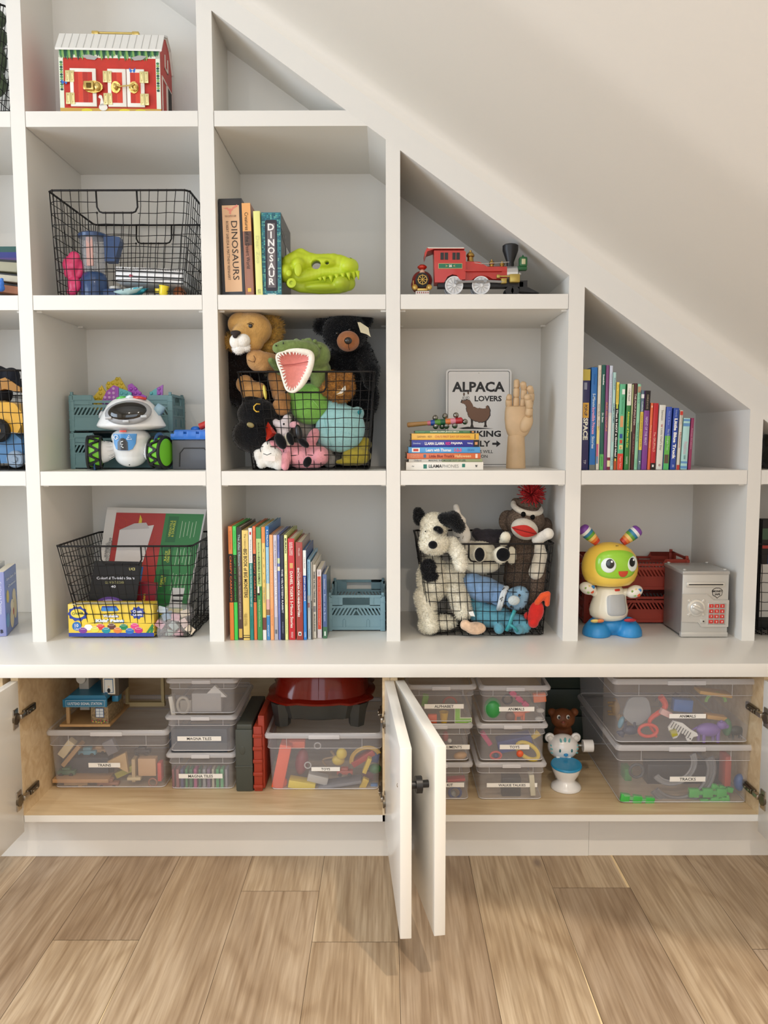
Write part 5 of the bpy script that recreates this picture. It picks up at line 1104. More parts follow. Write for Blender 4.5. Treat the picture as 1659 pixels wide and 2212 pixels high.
def bank():
    Y = .05; e = Toy('toy_engine', 'small front-facing engine figure with red cap and gold wheel beside the red locomotive', 'toy', 911, 634, Y, S2T + .0006); P = e.P
    RD = mat('#8c1f1c', .35, coat=.3); GD = mat('#c2a35c', .35, .7)
    e.soft('engine_body', [(912, 606, .08, 21, (1.05, 1, .95)), (909, 616, .08, 20, (1.05, 1, .95))], RD, .003)
    b = mb(mat('#1b1210', .5)); a = P(912, 605, .035); b.disc((a[0], a[1] - .003, a[2]), .018, .019, .012, n=24); b.build('face_plate', parent=e.t, smooth=40)
    b = mb(GD); a = P(913, 604, .02); n = 20
    b.tube([(a[0] + .0115 * math.cos(2 * math.pi * i / n), a[1], a[2] + .0115 * math.sin(2 * math.pi * i / n)) for i in range(n)], .0013, closed=True, n=6)
    for k in range(8): an = k * math.pi / 4; b.cyl((a[0], a[1], a[2]), (a[0] + .014 * math.cos(an), a[1], a[2] + .014 * math.sin(an)), .0011, n=6)
    b.sph(a, .0035); b.build('steering_wheel', parent=e.t, smooth=True)
    b = mb(mat('#e0b49a', .5)); a = P(912, 588, .045); b.sph(a, (.007, .007, .008)); b.build('driver_head', parent=e.t, smooth=True)
    b = mb(mat('#c2301f', .2, .3, coat=.5)); a = P(912, 577, .045); b.lathe([(.0001, .007), (.007, .0055), (.0125, .001), (.0125, -.002), (.008, -.006), (.006, -.007)], M=T(*a)); b.build('cap', parent=e.t, smooth=True)
    b = mb(GD)
    for x in (896, 927): a = P(x, 621, .03); b.lathe([(.0001, .004), (.004, .003), (.0065, .006), (.0075, .005), (.0075, 0)], M=T(*a) @ rotm(90, 0, 0))
    a, c = P(901, 623, .03), P(924, 628, .03); b.rbox(a[0], c[0], a[1] - .003, a[1] + .003, c[2], a[2], .001); b.cyl(P(893, 606, .03), P(893, 618, .03), .0015); b.build('lamps', parent=e.t, smooth=40)
    b = mb(mat('#e2ddd4', .5)); a, c = P(898, 629, .028), P(927, 636, .028); b.box(a[0], c[0], a[1] - .002, a[1] + .03, max(.0002, c[2]), a[2], 0)
    for k in range(6): b.box(a[0] + .003 + k * .0055, a[0] + .0055 + k * .0055, a[1] - .003, a[1] - .002, a[2] - .006, a[2] - .002, RD)
    b.build('bumper', parent=e.t)
bank()
# ---- folding crates
def crate(label, w, d, h, col, loc, rz=0, group=None):
    t = thing('folding_crate', label, 'crate', loc, (0, 0, rz), group); m = mat(col, .5, spec=.35)
    def side(W, short):
        b = mb(m); x0, x1 = -W / 2 + .008, W / 2 - .008; tk = .004
        b.box(x0, x1, 0, tk, .006, h * .40).box(x0, x1, -.0015, tk, h * .40, h * .44).box(x0, x1, -.0015, tk, .004, .012)
        b.box(x0, x1, 0, tk, h * .64, h * .72)
        if short:
            b.box(x0, x1, -.002, tk, h * .93, h).box(x0, -W * .24, 0, tk, h * .7, h).box(W * .24, x1, 0, tk, h * .7, h)
            for x in (-.5, .5): b.tube([(x * W * .42 - .004, -.0006, .012), (x * W * .42 - .004, -.0006, h * .3), (x * W * .42, -.0006, h * .34), (x * W * .42 + .004, -.0006, h * .3), (x * W * .42 + .004, -.0006, .012)], .0008, n=4)
        else:
            for xa, xb in ((x0, -W * .28), (W * .28, x1)): b.box(xa, xb, -.002, tk, h * .84, h * .97); b.box(xa, xb, 0, tk, h * .7, h * .97)
            b.box(-W * .28, W * .28, -.002, tk, h * .76, h * .83)
            for s in (-1, 1): b.prism([(s * W * .28, h * .97), (s * W * .24, h * .76), (s * W * .28, h * .76)], tk)
        n = int(W / .011); z0, z1 = h * .44, h * .64
        for i in range(n):
            x = x0 + (x1 - x0) * (i + .5) / n; s = .006 if x < 0 else -.006; hw_ = .0026
            b.prism([(x - hw_ - s, z0), (x + hw_ - s, z0), (x + hw_ + s, z1), (x - hw_ + s, z1)], tk)
        for k in range(7): x = x0 + (x1 - x0) * k / 6; b.box(x - .0012, x + .0012, -.0018, 0, h * .72, h * (.93 if short else .8)) if not (short and abs(x) < W * .24) else None
        return b
    for nm, W, off, rot, sh in (('side_panel', w, -d / 2, 0, w < d), ('side_panel', w, d / 2, 180, w < d), ('side_panel', d, w / 2, 90, d < w), ('side_panel', d, -w / 2, 270, d < w)):
        s = side(W, sh); M = rotm(0, 0, rot) @ T(0, -((d if rot in (0, 180) else w) / 2), 0)
        s.v = [tuple(M @ Vector(v)) for v in s.v]; s.build(nm, parent=t)
    for sx in (-1, 1):
        for sy in (-1, 1):
            b = mb(m); x, y = sx * (w / 2 - .005), sy * (d / 2 - .005)
            b.rbox(x - .007, x + .007, y - .007, y + .007, 0, h - .004, .0015); b.rbox(x - .004, x + .004, y - .004, y + .004, h - .004, h + .006, .0012)
            for z in (.3, .55, .8): b.box(x - .0078, x + .0078, y - .0078, y + .0078, h * z, h * z + .002)
            b.build('corner_post', parent=t, smooth=30)
    mb(m).box(-w / 2 + .004, w / 2 - .004, -d / 2 + .004, d / 2 - .004, .002, .005).build('base', parent=t)
    return t
TEAL = '#66868a'
GC = 'dusty teal folding crates stacked behind the robot'
pc = at(270, 1015, .21)
crate('dusty teal folding crate, lower of the two stacked behind the white robot', .285, .17, .105, TEAL, (pc.x, .262, S3T + .0006), 2.5, GC)
crate('dusty teal folding crate, upper of the two behind the white robot, holding popping toys', .285, .17, .105, TEAL, (pc.x + .001, .262, S3T + .1064), 2.5, GC)
xc = (X(708, .11, 1300) + VX[3][0] - .006) / 2; wc = VX[3][0] - .006 - X(708, .11, 1300)
crate('teal folding crate on the bench at the right end of the book row', wc, .245, .103, '#7796a0', (xc, .112 + .1225, CT + .0006), 0)
GR = 'brick red folding crates stacked behind the toys'
pr = at(1372, 1345, .2)
crate('brick red folding crate, lower of the two stacked behind the yellow-headed robot', .30, .15, .096, '#96382a', (pr.x + .004, .275, CT + .0006), -1.5, GR)
crate('brick red folding crate, upper of the two behind the yellow-headed robot', .30, .15, .096, '#96382a', (pr.x + .002, .275, CT + .0976), -1.5, GR)
# popping toys in the upper teal crate
zc2 = S3T + .115
def popit(lab, col, pts, Y, col2=None):
    q = Toy('popping_toy', lab, 'toy', pts[0][0], 900, Y, zc2, group='popping toys in the upper teal crate')
    P_ = [q.P(x, y, Y) for x, y in pts]; b = mb(mat(col, .35, coat=.2)); b.prism([(p[0], p[2]) for p in P_], .006, M=T(0, P_[0][1], 0))
    xs = [p[0] for p in P_]; zs = [p[2] for p in P_]; m2 = mat(col2 or col, .3)
    cx, cz = sum(xs) / len(xs), sum(zs) / len(zs)
    x = min(xs) + .009
    while x < max(xs) - .006:
        z = min(zs) + .009
        while z < max(zs) - .004:
            ins = False; n = len(P_)
            for i in range(n):
                a, c = P_[i], P_[(i + 1) % n]
                if (a[2] > z) != (c[2] > z) and x < (c[0] - a[0]) * (z - a[2]) / (c[2] - a[2]) + a[0]: ins = not ins
            if ins: b.sph((x, P_[0][1], z), (.0052, .003, .0052), m2, u=12, v=6)
            z += .0125
        x += .0125
    b.build('bubble_sheet', parent=q.t, smooth=40)
popit('yellow square popping toy leaning highest in the upper teal crate', '#d2b52c', [(228, 830), (258, 814), (275, 842), (272, 885), (240, 890)], .27)
popit('small yellow pointed popping toy at the left of the upper teal crate', '#c9ac2c', [(212, 845), (219, 832), (230, 850), (226, 885), (203, 885), (201, 858)], .22)
popit('purple dinosaur shaped popping toy with a white patch', '#8a3a9c', [(220, 866), (230, 845), (245, 832), (256, 836), (257, 885), (222, 885)], .19, '#b98ac0')
popit('teal and purple popping toy in the middle of the crate', '#4f9a9c', [(257, 838), (270, 842), (284, 848), (284, 885), (257, 885)], .19)
popit('tall purple spined popping toy right of the middle', '#8f3aa0', [(276, 832), (284, 828), (295, 838), (304, 850), (316, 856), (316, 885), (278, 885)], .2)
popit('teal popping toy wedge at the right of the crate', '#4f9a9c', [(320, 858), (328, 845), (340, 837), (341, 885), (322, 885)], .2)
popit('purple popping toy corner at the far right of the crate', '#8a4a9c', [(339, 838), (352, 831), (350, 885), (338, 885)], .195)
# ---- white robot with green wheels
def robot():
    Y = .105; r = Toy('toy_robot', 'white toy robot with black oval visor and lime green wheels', 'toy robot', 280, 1015, Y, S3T + .0006); P = r.P
    WB = mat('#dcdcda', .3, coat=.35, spec=.5); GY = mat('#8f9092', .4); GN = mat('#6fc02c', .4); BKT = mat('#1a1c1f', .6)
    r.soft('body', [(283, 945, Y, 42, (1, .85, .5)), (283, 965, Y, 41, (.95, .85, .9)), (283, 985, Y, 34, (1, .85, .7))], WB, .003, 4)
    # swept helmet
    b = mb(WB); n = 36; V = []; F = []
    prof = [(0, 1.0), (.3, .975), (.5, .88), (.66, .70), (.80, .44), (.91, .20), (1.0, .02), (1.01, -.04), (.97, -.09), (.80, -.14), (.55, -.18)]
    c = Vector(P(284, 918, Y)); RX, RY, H = r.r(72, Y), r.r(56, Y), r.r(60, Y)
    for (rr, hh) in prof:
        for j in range(n): a = 2 * math.pi * j / n; V.append((c.x + RX * rr * math.cos(a) * (1 + .06 * max(0, hh)), c.y + RY * rr * math.sin(a), c.z + H * hh))
    for i in range(len(prof) - 1):
        for j in range(n): q = (j + 1) % n; F.append((i * n + j, (i + 1) * n + j, (i + 1) * n + q, i * n + q))
    F.append(tuple((len(prof) - 1) * n + j for j in range(n)))
    b.add(V, F, 0); b.build('helmet', parent=r.t, smooth=50)
    M = T(*P(276, 891, Y - .06)) @ rotm(-33, 0, 0) @ rotm(0, -3, 0)
    k = r.r(1, Y)
    b = mb(GY); b.sph((0, 0.005, 0), (49 * k, .016, 30 * k), None, M, 36, 14); b.build('visor_ring', parent=r.t, smooth=True)
    b = mb(mat('#0b0c0e', .12, coat=.6)); b.sph((0, -.001, .002), (41 * k, .0155, 23 * k), None, M, 36, 14); b.build('visor', parent=r.t, smooth=True)
    b = mb(mat('#b9bbbd', .4))
    for x, s in ((-37, 1), (0, 0), (36, -1)): b.rbox(x * k - .008, x * k + .008, -.010, -.004, -(27 - abs(x) * .28) * k - .002, -(27 - abs(x) * .28) * k + .004, .001, M=M @ rotm(0, s * -25, 0) if 0 else M)
    b.build('visor_clip', parent=r.t, smooth=40)
    for x0, x1, col in ((253, 272, '#4fb04c'), (273, 288, '#d9e6e8'), (288, 316, '#c0322c')): r.line('top_light', [(x0, 858 + abs((x0 - 282) * .12), Y - .02), ((x0 + x1) / 2, 856 + abs(((x0 + x1) / 2 - 282) * .12), Y - .025), (x1, 858 + abs((x1 - 282) * .12), Y - .02)], 3.2, mat(col, .3, coat=.3))
    r.line('ear_disc', [(217, 895, Y), (222, 897, Y)], 9, mat('#b9bcbe', .4)); r.line('ear_disc', [(337, 882, Y), (350, 890, Y)], 14, mat('#8fb0c4', .4))
    # chest panel wraps the belly
    def wrap(x, y, out=0):
        q = Vector(P(x, y, Y - .038)); cx = P(283, 960, Y)[0]; dx = (q.x - cx) / r.r(45, Y); q.y = -r.r(41 * .85, Y) * math.sqrt(max(.05, 1 - min(.95, dx * dx))) - .0035 - out
        return q
    def patch(outl, col, out, name):
        cx = sum(p[0] for p in outl) / len(outl); cy = sum(p[1] for p in outl) / len(outl); V = []; F = []; n = len(outl); m_ = 5
        for j in range(m_ + 1):
            for p in outl: V.append(tuple(wrap(cx + (p[0] - cx) * j / m_, cy + (p[1] - cy) * j / m_, out)))
        for j in range(m_):
            for i in range(n): i2 = (i + 1) % n; F.append((j * n + i, j * n + i2, (j + 1) * n + i2, (j + 1) * n + i))
        base = len(V)
        for p in outl: q = wrap(*p, out); V.append((q.x, q.y + .004 + out, q.z))
        for i in range(n): i2 = (i + 1) % n; F.append((m_ * n + i, m_ * n + i2, base + i2, base + i))
        return mb(mat(col, .35, coat=.3)).add(V, F, 0).build(name, parent=r.t, smooth=40)
    def dens(o, k=6):
        out = []
        for i in range(len(o)):
            a, c = o[i], o[(i + 1) % len(o)]
            out += [(a[0] + (c[0] - a[0]) * j / k, a[1] + (c[1] - a[1]) * j / k) for j in range(k)]
        return out
    pn = patch(dens([(245, 937), (296, 937), (294, 958), (288, 970), (280, 973), (260, 973), (252, 970), (247, 958)]), '#2a78b4', .0, 'chest_panel')
    patch(dens([(256, 972.5), (256, 955), (261, 948), (267, 946), (273, 948), (278, 955), (279, 972.5)]), '#2c2e31', .0012, 'chest_button')
    patch(dens([(260, 929.5), (275, 929.5), (275, 933.5), (260, 933.5)]), '#d9402c', .0, 'red_badge')
    w_ = mb(mat('#e6eef2', .4))
    def sym(pts, rr=.8): w_.tube([tuple(wrap(x, y, .0028)) for x, y in pts], r.r(rr, Y), n=5)
    sym([(257, 941), (250, 940), (248, 945), (251, 949), (256, 948)]); sym([(255, 944), (258, 943), (258, 947), (254, 947), (255, 944)]); sym([(277, 949), (281.5, 940), (287, 949), (277, 949)]); sym([(281.5, 944), (281.5, 947)]); sym([(269, 953), (264, 955), (263, 959), (269, 960), (265, 964), (270, 967)], 1.0)
    w_.build('symbols', parent=pn)
    # arms with ribs, wheels with chunky treads
    for s, xw in ((-1, 205), (1, 346)):
        a = Vector(P(248 if s < 0 else 318, 970, Y)); w = Vector(P(xw - s * 11, 977, Y - .012))
        b = mb(WB); d = (w - a); q = d.to_track_quat('Z', 'Y').to_matrix().to_4x4(); L_ = d.length
        b.lathe([(.020, 0), (.021, L_ * .3), (.029, L_ * .62), (.031, L_)], M=Matrix.Translation(a) @ q, n=28)
        for k2 in range(14): an = 2 * math.pi * k2 / 14; b.tube([Matrix.Translation(a) @ q @ Vector(((.021) * math.cos(an), (.021) * math.sin(an), L_ * .12)), Matrix.Translation(a) @ q @ Vector((.026 * math.cos(an), .026 * math.sin(an), L_ * .5))], .0012, n=5)
        b.build('arm', parent=r.t, smooth=40)
        rz = 24 * s; wc_ = Vector(P(xw, 977, Y - .012)); R_ = wc_.z - .0045
        R_ = max(.038, R_)
        wc_.z = R_ + .0045
        MW = Matrix.Translation(wc_) @ rotm(0, 0, -rz * .6) @ rotm(0, 90, 0)
        w = mb(GN); w.lathe([(.0001, s * .021), (R_ * .55, s * .021), (R_ * .86, s * .019), (R_ * .93, s * .014), (R_ * .97, 0), (R_ * .93, -s * .014), (R_ * .8, -s * .018), (.0001, -s * .018)], M=MW, n=36)
        wo = w.build('wheel', parent=r.t, smooth=40)
        b = mb(BKT); nn = 60; V = []; F = []
        for i in range(nn):
            a_ = 2 * math.pi * i / nn; z = .0085 * max(-1, min(1, 2.2 * math.sin(a_ * 10)))
            for (rr, dz) in ((R_ * .96, -.0058), (R_ * 1.07, -.0050), (R_ * 1.07, .0050), (R_ * .96, .0058)): V.append((rr * math.cos(a_), rr * math.sin(a_), z + dz))
        for i in range(nn):
            i2 = (i + 1) % nn
            for j in range(3): F.append((i * 4 + j, i2 * 4 + j, i2 * 4 + j + 1, i * 4 + j + 1))
        b.add(V, F, 0, MW); b.tube([MW @ Vector((R_ * .95 * math.cos(2 * math.pi * i / 40), R_ * .95 * math.sin(2 * math.pi * i / 40), s * .0165)) for i in range(40)], .0045, closed=True); b.tube([MW @ Vector((R_ * .95 * math.cos(2 * math.pi * i / 40), R_ * .95 * math.sin(2 * math.pi * i / 40), -s * .0165)) for i in range(40)], .0035, closed=True)
        b.build('tyre', parent=wo, smooth=40)
        b = mb(mat('#1f4f7c', .3, coat=.4)); b.sph((0, 0, s * .0215), (R_ * .78, R_ * .78, .005), None, MW, 28, 8); b.build('hub_cap', parent=wo, smooth=True)
    b = mb(mat('#3a3a3a', .5)); b.sph(tuple(wrap(281, 1004, -.004)), .0018); b.build('screw', parent=r.t)
robot()
def toolbox():
    Y = .10; x0, x1 = X(372, Y, 1010), VX[2][0] - .004; z = S3T + .0006
    t = thing('toy_storage_box', 'charcoal plastic box with bright blue lid at the right of the robot', 'toy box', ((x0 + x1) / 2, Y, z)); w = x1 - x0; h = at(400, 950, Y).z - z
    b = mb(mat('#4a4c52', .4, coat=.2)); b.rbox(-w / 2, w / 2, 0, .12, 0, h, .004); b.tube([(-w * .32, -.0006, .008), (-w * .30, -.0006, h * .55), (-w * .2, -.0006, h * .72), (w * .3, -.0006, h * .72), (w * .36, -.0006, h * .6)], .0016, mat('#2c2e33', .4)); b.build('box', parent=t, smooth=40)
    h2 = at(400, 939, Y).z - z; b = mb(mat('#1f66c0', .35, coat=.3)); b.rbox(-w / 2 - .002, w / 2 + .002, -.004, .124, h + .0005, h2 + .003, .002); b.rbox(-w / 2 + .004, w / 2 - .001, .004, .116, h2 + .002, h2 + .014, .006)
    for k in range(3): b.rbox(-w / 2 + .008 + k * w * .31, -w / 2 + .004 + (k + 1) * w * .31 - .004, -.0045, .0, h + .004, h2 + .010, .002)
    b.build('lid', parent=t, smooth=40)
    b = mb(mat('#c0302a', .4)); b.cyl((w * .10, .05, h2 + .022), (w * .42, .05, h2 + .037), .0095, n=18); b.build('red_handle', parent=t, smooth=40)
    b = mb(mat('#1f66c0', .35)); b.sph((-.001, .05, h2 + .016), (.013, .011, .008)); b.build('handle_mount', parent=t, smooth=True)
toolbox()
# ---- sign, wooden hand, bell stick
def sign():
    Y = .305; x0, x1 = X(963, Y), X(1103.3, Y); z0 = S3T + .0006; H = at(1033, 797, Y).z - z0; W = x1 - x0
    t = thing('metal_sign', 'white metal sign with black border and brown cartoon alpaca leaning on the back', 'sign', ((x0 + x1) / 2, Y, z0), (-1.2, 0, 0)); hw = W / 2
    def rr(w, h, x, z, r, n=5): 
        P = []
        for (cx, cz, a0) in ((x + w - r, z + r, -90), (x + w - r, z + h - r, 0), (x + r, z + h - r, 90), (x + r, z + r, 180)):
            P += [(cx + r * math.cos(R(a0 + 90 * i / n)), cz + r * math.sin(R(a0 + 90 * i / n))) for i in range(n + 1)]
        return P
    WS = mat('#f7f4f1', .4); BKs = mat('#191314', .45); BR = mat('#7d5a45', .5)
    b = mb(WS); b.prism(rr(W, H, -hw, 0, .011), .0012); e = .0052
    b.prism(rr(W - 2 * e, H - 2 * e, -hw + e, e, .007), .0004, BKs, T(0, -.0003, 0)); b.prism(rr(W - 2 * e - .003, H - 2 * e - .003, -hw + e + .0015, e + .0015, .0062), .0004, WS, T(0, -.0005, 0))
    b.cyl((0, -.0008, H - .0115), (0, -.0002, H - .0115), .0011, mt=mat('#8a8478', .4)); b.build('panel', parent=t)
    s = W / 140.3
    def q(x, y): return ((x - 1033.15) * s, (1008.5 - y) * s)
    l = mb(BKs)
    def tx(st, xa, xb, ya, yb, bold): V, F, gw, gh = glyph_mesh(st, bold, 1); a, c = q(xa, ya), q(xb, yb); l.add([(v[0], 0, v[1]) for v in V], F, BKs, T((a[0] + c[0]) / 2, -.0009, (a[1] + c[1]) / 2) @ Matrix.Diagonal(((c[0] - a[0]) / gw, 1, (a[1] - c[1]) / gh, 1)))
    tx('ALPACA', 976, 1089, 827, 849, .035); tx('LOVERS', 1024.5, 1082.5, 857, 869, .03); tx('PARKING', 990, 1081.5, 931.5, 945, .035); tx('ONLY', 1003, 1059, 953, 966, .035)
    tx('OTHERS WILL', 1006, 1064.5, 973, 980, .005); tx('BE SPIT ON', 1006, 1053, 983.5, 990, .005)
    ar = [(1063, 957.5), (1072, 957.5), (1072, 952.5), (1081, 959.8), (1072, 967), (1072, 962), (1063, 962)]; l.prism([q(*p) for p in ar], .0004, BKs, T(0, -.0009, 0))
    l.build('lettering', parent=t)
    a = mb(BKs)
    body = [(994.5, 868), (997, 865.5), (1002, 866), (1008, 864), (1014, 866), (1019, 873), (1022, 880), (1032, 883), (1044, 883.5), (1049, 884), (1050, 880), (1052, 877.5), (1055, 880), (1056, 883), (1059, 888), (1058, 900), (1054, 908), (1047, 913), (1036, 915), (1026, 912), (1016, 907), (1010, 900), (1007, 888), (1005, 876), (1000, 873.5), (995, 872)]
    rnd = random.Random(2)
    def scale(P, k): cx = sum(p[0] for p in P) / len(P); cy = sum(p[1] for p in P) / len(P); return [(cx + (p[0] - cx) * k, cy + (p[1] - cy) * k) for p in P]
    def shag(P, am):
        o = []
        for i in range(len(P)):
            p, n = P[i], P[(i + 1) % len(P)]; m_ = max(1, int(math.hypot(n[0] - p[0], n[1] - p[1]) / 2.0))
            for k in range(m_): o.append((p[0] + (n[0] - p[0]) * k / m_ + rnd.uniform(-am, am), p[1] + (n[1] - p[1]) * k / m_ + rnd.uniform(-am, am)))
        return o
    sh = shag(body, .9)
    for (x, y) in ((1019, 905), (1048, 905)): a.prism([q(*p) for p in ((x - 3, y), (x + 3, y), (x + 2, 918), (x + 4, 924), (x - 4, 924), (x - 2, 918))], .0004, mat('#3c2f2a', .5), T(0, -.0008, 0))
    a.prism([q(*p) for p in ((990, 926), (1010, 923), (1040, 925.5), (1066, 927), (1040, 928), (1000, 928))], .0004, BKs, T(0, -.00075, 0))
    a.prism([q(*p) for p in sh], .0004, BKs, T(0, -.0010, 0)); a.prism([q(*p) for p in scale(sh, .945)], .0004, BR, T(0, -.0013, 0))
    for (x, y) in ((1001.5, 853.5), (1010.5, 850.5)):
        for rr_, m_, o_ in ((1.0, BKs, .0012), (.6, BR, .0015)): c = q(x, y); a.disc((c[0], -o_, c[1]), .0026 * rr_, .0052 * rr_, .0003, m_, n=12)
    for (x, y) in ((1001.5, 861.5), (1009.5, 861)):
        c = q(x, y)
        for rx, m_, o_ in ((.0047, BKs, .0014), (.0038, mat('#f4f2ee', .4), .0017), (.0014, BKs, .002)): a.disc((c[0] - (.001 if rx < .002 else 0), -o_, c[1]), rx, rx * 1.05, .0003, m_, n=16)
    a.build('alpaca_picture', parent=t)
sign()
def hand():
    Y = .145; h = Toy('wooden_hand', 'jointed pale wooden artist hand standing beside the white sign', 'wooden hand', 1114, 1013, Y, S3T + .0006); P = h.P; WD = mat('#c9a982', .5, var=.08, vscale=25, name='beech'); WD2 = mat('#b8946a', .5, var=.08)
    k = h.r(1, Y)
    b = mb(WD); b.lathe([(20.8 * k, 0), (21 * k, .002), (19.5 * k, 40 * k), (18.0 * k, 68 * k), (16 * k, 72 * k)], M=Matrix.Diagonal((1, .8, 1, 1)), n=32); b.build('wrist', parent=h.t, smooth=40)
    # palm: lofted outline
    V = []; F = []; n = 28
    rings = [(945, 1101, 1132, .6), (938, 1096, 1140, .75), (925, 1092, 1147, .8), (905, 1090, 1151, .72), (890, 1090.5, 1151, .66), (879, 1092, 1150, .6), (877, 1094, 1147, .4)]
    for (y, xa, xb, ky) in rings:
        a, c = Vector(P(xa, y, Y)), Vector(P(xb, y, Y))
        for j in range(n): t_ = 2 * math.pi * j / n; cc = math.cos(t_); ss = math.sin(t_); V.append(((a.x + c.x) / 2 + (c.x - a.x) / 2 * math.copysign(abs(cc) ** .8, cc), ky * .024 * math.copysign(abs(ss) ** .8, ss), a.z))
    for i in range(len(rings) - 1):
        for j in range(n): q = (j + 1) % n; F.append((i * n + j, i * n + q, (i + 1) * n + q, (i + 1) * n + j))
    F.append(tuple(range(n - 1, -1, -1))); F.append(tuple((len(rings) - 1) * n + j for j in range(n)))
    mb(WD).add(V, F, 0).build('palm', parent=h.t, smooth=50)
    b = mb(WD); b.sph(P(1137, 915, Y - .018), (13 * k, .012, 20 * k), M=rotm(0, 25, 0)); b.build('thumb_pad', parent=h.t, smooth=True)
    def finger(name, pts, rs, Ys):
        fo = None
        for i in range(len(pts) - 1):
            p, q = Vector(P(*pts[i], Ys[i])), Vector(P(*pts[i + 1], Ys[i + 1])); d = (q - p); L_ = d.length; r0 = rs[i] * k; r1 = rs[i + 1] * k
            M = Matrix.Translation(p) @ d.to_track_quat('Z', 'Y').to_matrix().to_4x4(); last = i == len(pts) - 2
            b = mb(WD); pr = [(r0 * .62, 0), (r0 * .92, .0015), (r0, .004), (r1, L_ - (.006 if last else .003))] + ([(r1 * .85, L_ - .003), (r1 * .5, L_ - .0005), (.0001, L_)] if last else [(r1 * .85, L_ - .001), (r1 * .6, L_)])
            b.lathe(pr, M=M @ Matrix.Diagonal((1, .92, 1, 1)), n=18)
            if i < 3: b.sph((0, 0, 0), r0 * .78, WD2, M, 14, 8)
            o = b.build(name if fo is None else 'phalanx', parent=fo or h.t, smooth=40); fo = fo or o
    finger('little_finger', [(1099, 878), (1099, 863), (1101, 851)], [7, 7, 6], [Y, Y - .008, Y - .010])
    finger('ring_finger', [(1114.5, 878), (1115, 858), (1116, 838), (1116, 819)], [7.2, 7, 6.6, 6.2], [Y, Y - .004, Y - .007, Y - .004])
    finger('middle_finger', [(1129, 878), (1131, 861), (1132, 841), (1129, 825)], [7, 7, 6.6, 7], [Y, Y - .004, Y - .010, Y - .022])
    finger('index_finger', [(1143, 880), (1147, 866), (1148, 849), (1143, 834)], [7.2, 7.2, 6.8, 7], [Y, Y - .004, Y - .008, Y - .020])
    finger('thumb', [(1142, 897), (1144, 881), (1141, 861), (1137, 853)], [8.4, 8, 8, 7.4], [Y - .022, Y - .026, Y - .032, Y - .040])
hand()
def bells():
    Y = .075; b_ = Toy('bell_stick', 'wooden handled jingle bell stick with rainbow bands on the stack of books', 'jingle bell stick', 940, 925, Y, STACKTOP); P = b_.P; k = b_.r(1, Y)
    dz = 0
    a, e = Vector(P(879, 918, Y)), Vector(P(1000, 908, Y)); rb = 5.2 * k; L_ = (e - a).length; zl = 7.2 * k
    a.z = max(a.z, zl + .002); M = Matrix.Translation(a) @ (e - a).to_track_quat('Z', 'Y').to_matrix().to_4x4(); s = L_ / 121
    mb(mat('#a9804e', .5, var=.1)).lathe([(.0001, 0), (rb * .8, .001), (rb * 1.05, .004), (rb, .012), (rb * .85, 44 * s)], M=M).build('handle', parent=b_.t, smooth=50)
    for i, (x0, x1, r0, r1, c) in enumerate(((44, 51, .9, 1.0, '#c9687c'), (51, 60, 1.1, 1.15, '#1f4a9c'), (60, 72, 1.15, 1.25, '#4f8a2c'), (72, 83, 1.25, 1.05, '#17593c'), (83, 94, 1.1, 1.25, '#d9743a'), (94, 105, 1.25, 1.1, '#e08a9c'), (105, 118, 1.15, 1.35, '#b0202c'), (118, 121, 1.35, .6, '#b0202c'))):
        mb(mat(c, .4, coat=.2)).lathe([(r0 * rb, x0 * s), ((r0 + r1) / 2 * rb * 1.06, (x0 + x1) / 2 * s), (r1 * rb, x1 * s)], M=M).build('band', parent=b_.t, smooth=50)
    NK = mat('#9c9a94', .18, 1.0)
    for i, (x, y, dy, an) in enumerate(((940.3, 902.5, 0, 90), (961.5, 898.8, 0, 10), (985, 897, 0, 60), (1004.5, 911, 0, 20), (941, 921, -.006, 0), (964.5, 920.5, -.006, 0), (982.5, 919.5, -.006, 0), (955, 921, .006, 0))):
        c = Vector(P(x, y, Y + dy)); rr_ = 6.2 * k; c.z = max(c.z, rr_ + .0005)
        b = mb(NK); b.sph(tuple(c), rr_, u=18, v=12); b.box(-rr_ * .7, rr_ * .7, -rr_ * 1.02, -rr_ * .5, -.0007, .0007, mat('#1f1d1b', .6), T(*c) @ rotm(0, an, 0)); b.build('bell', parent=b_.t, smooth=50)
bells()
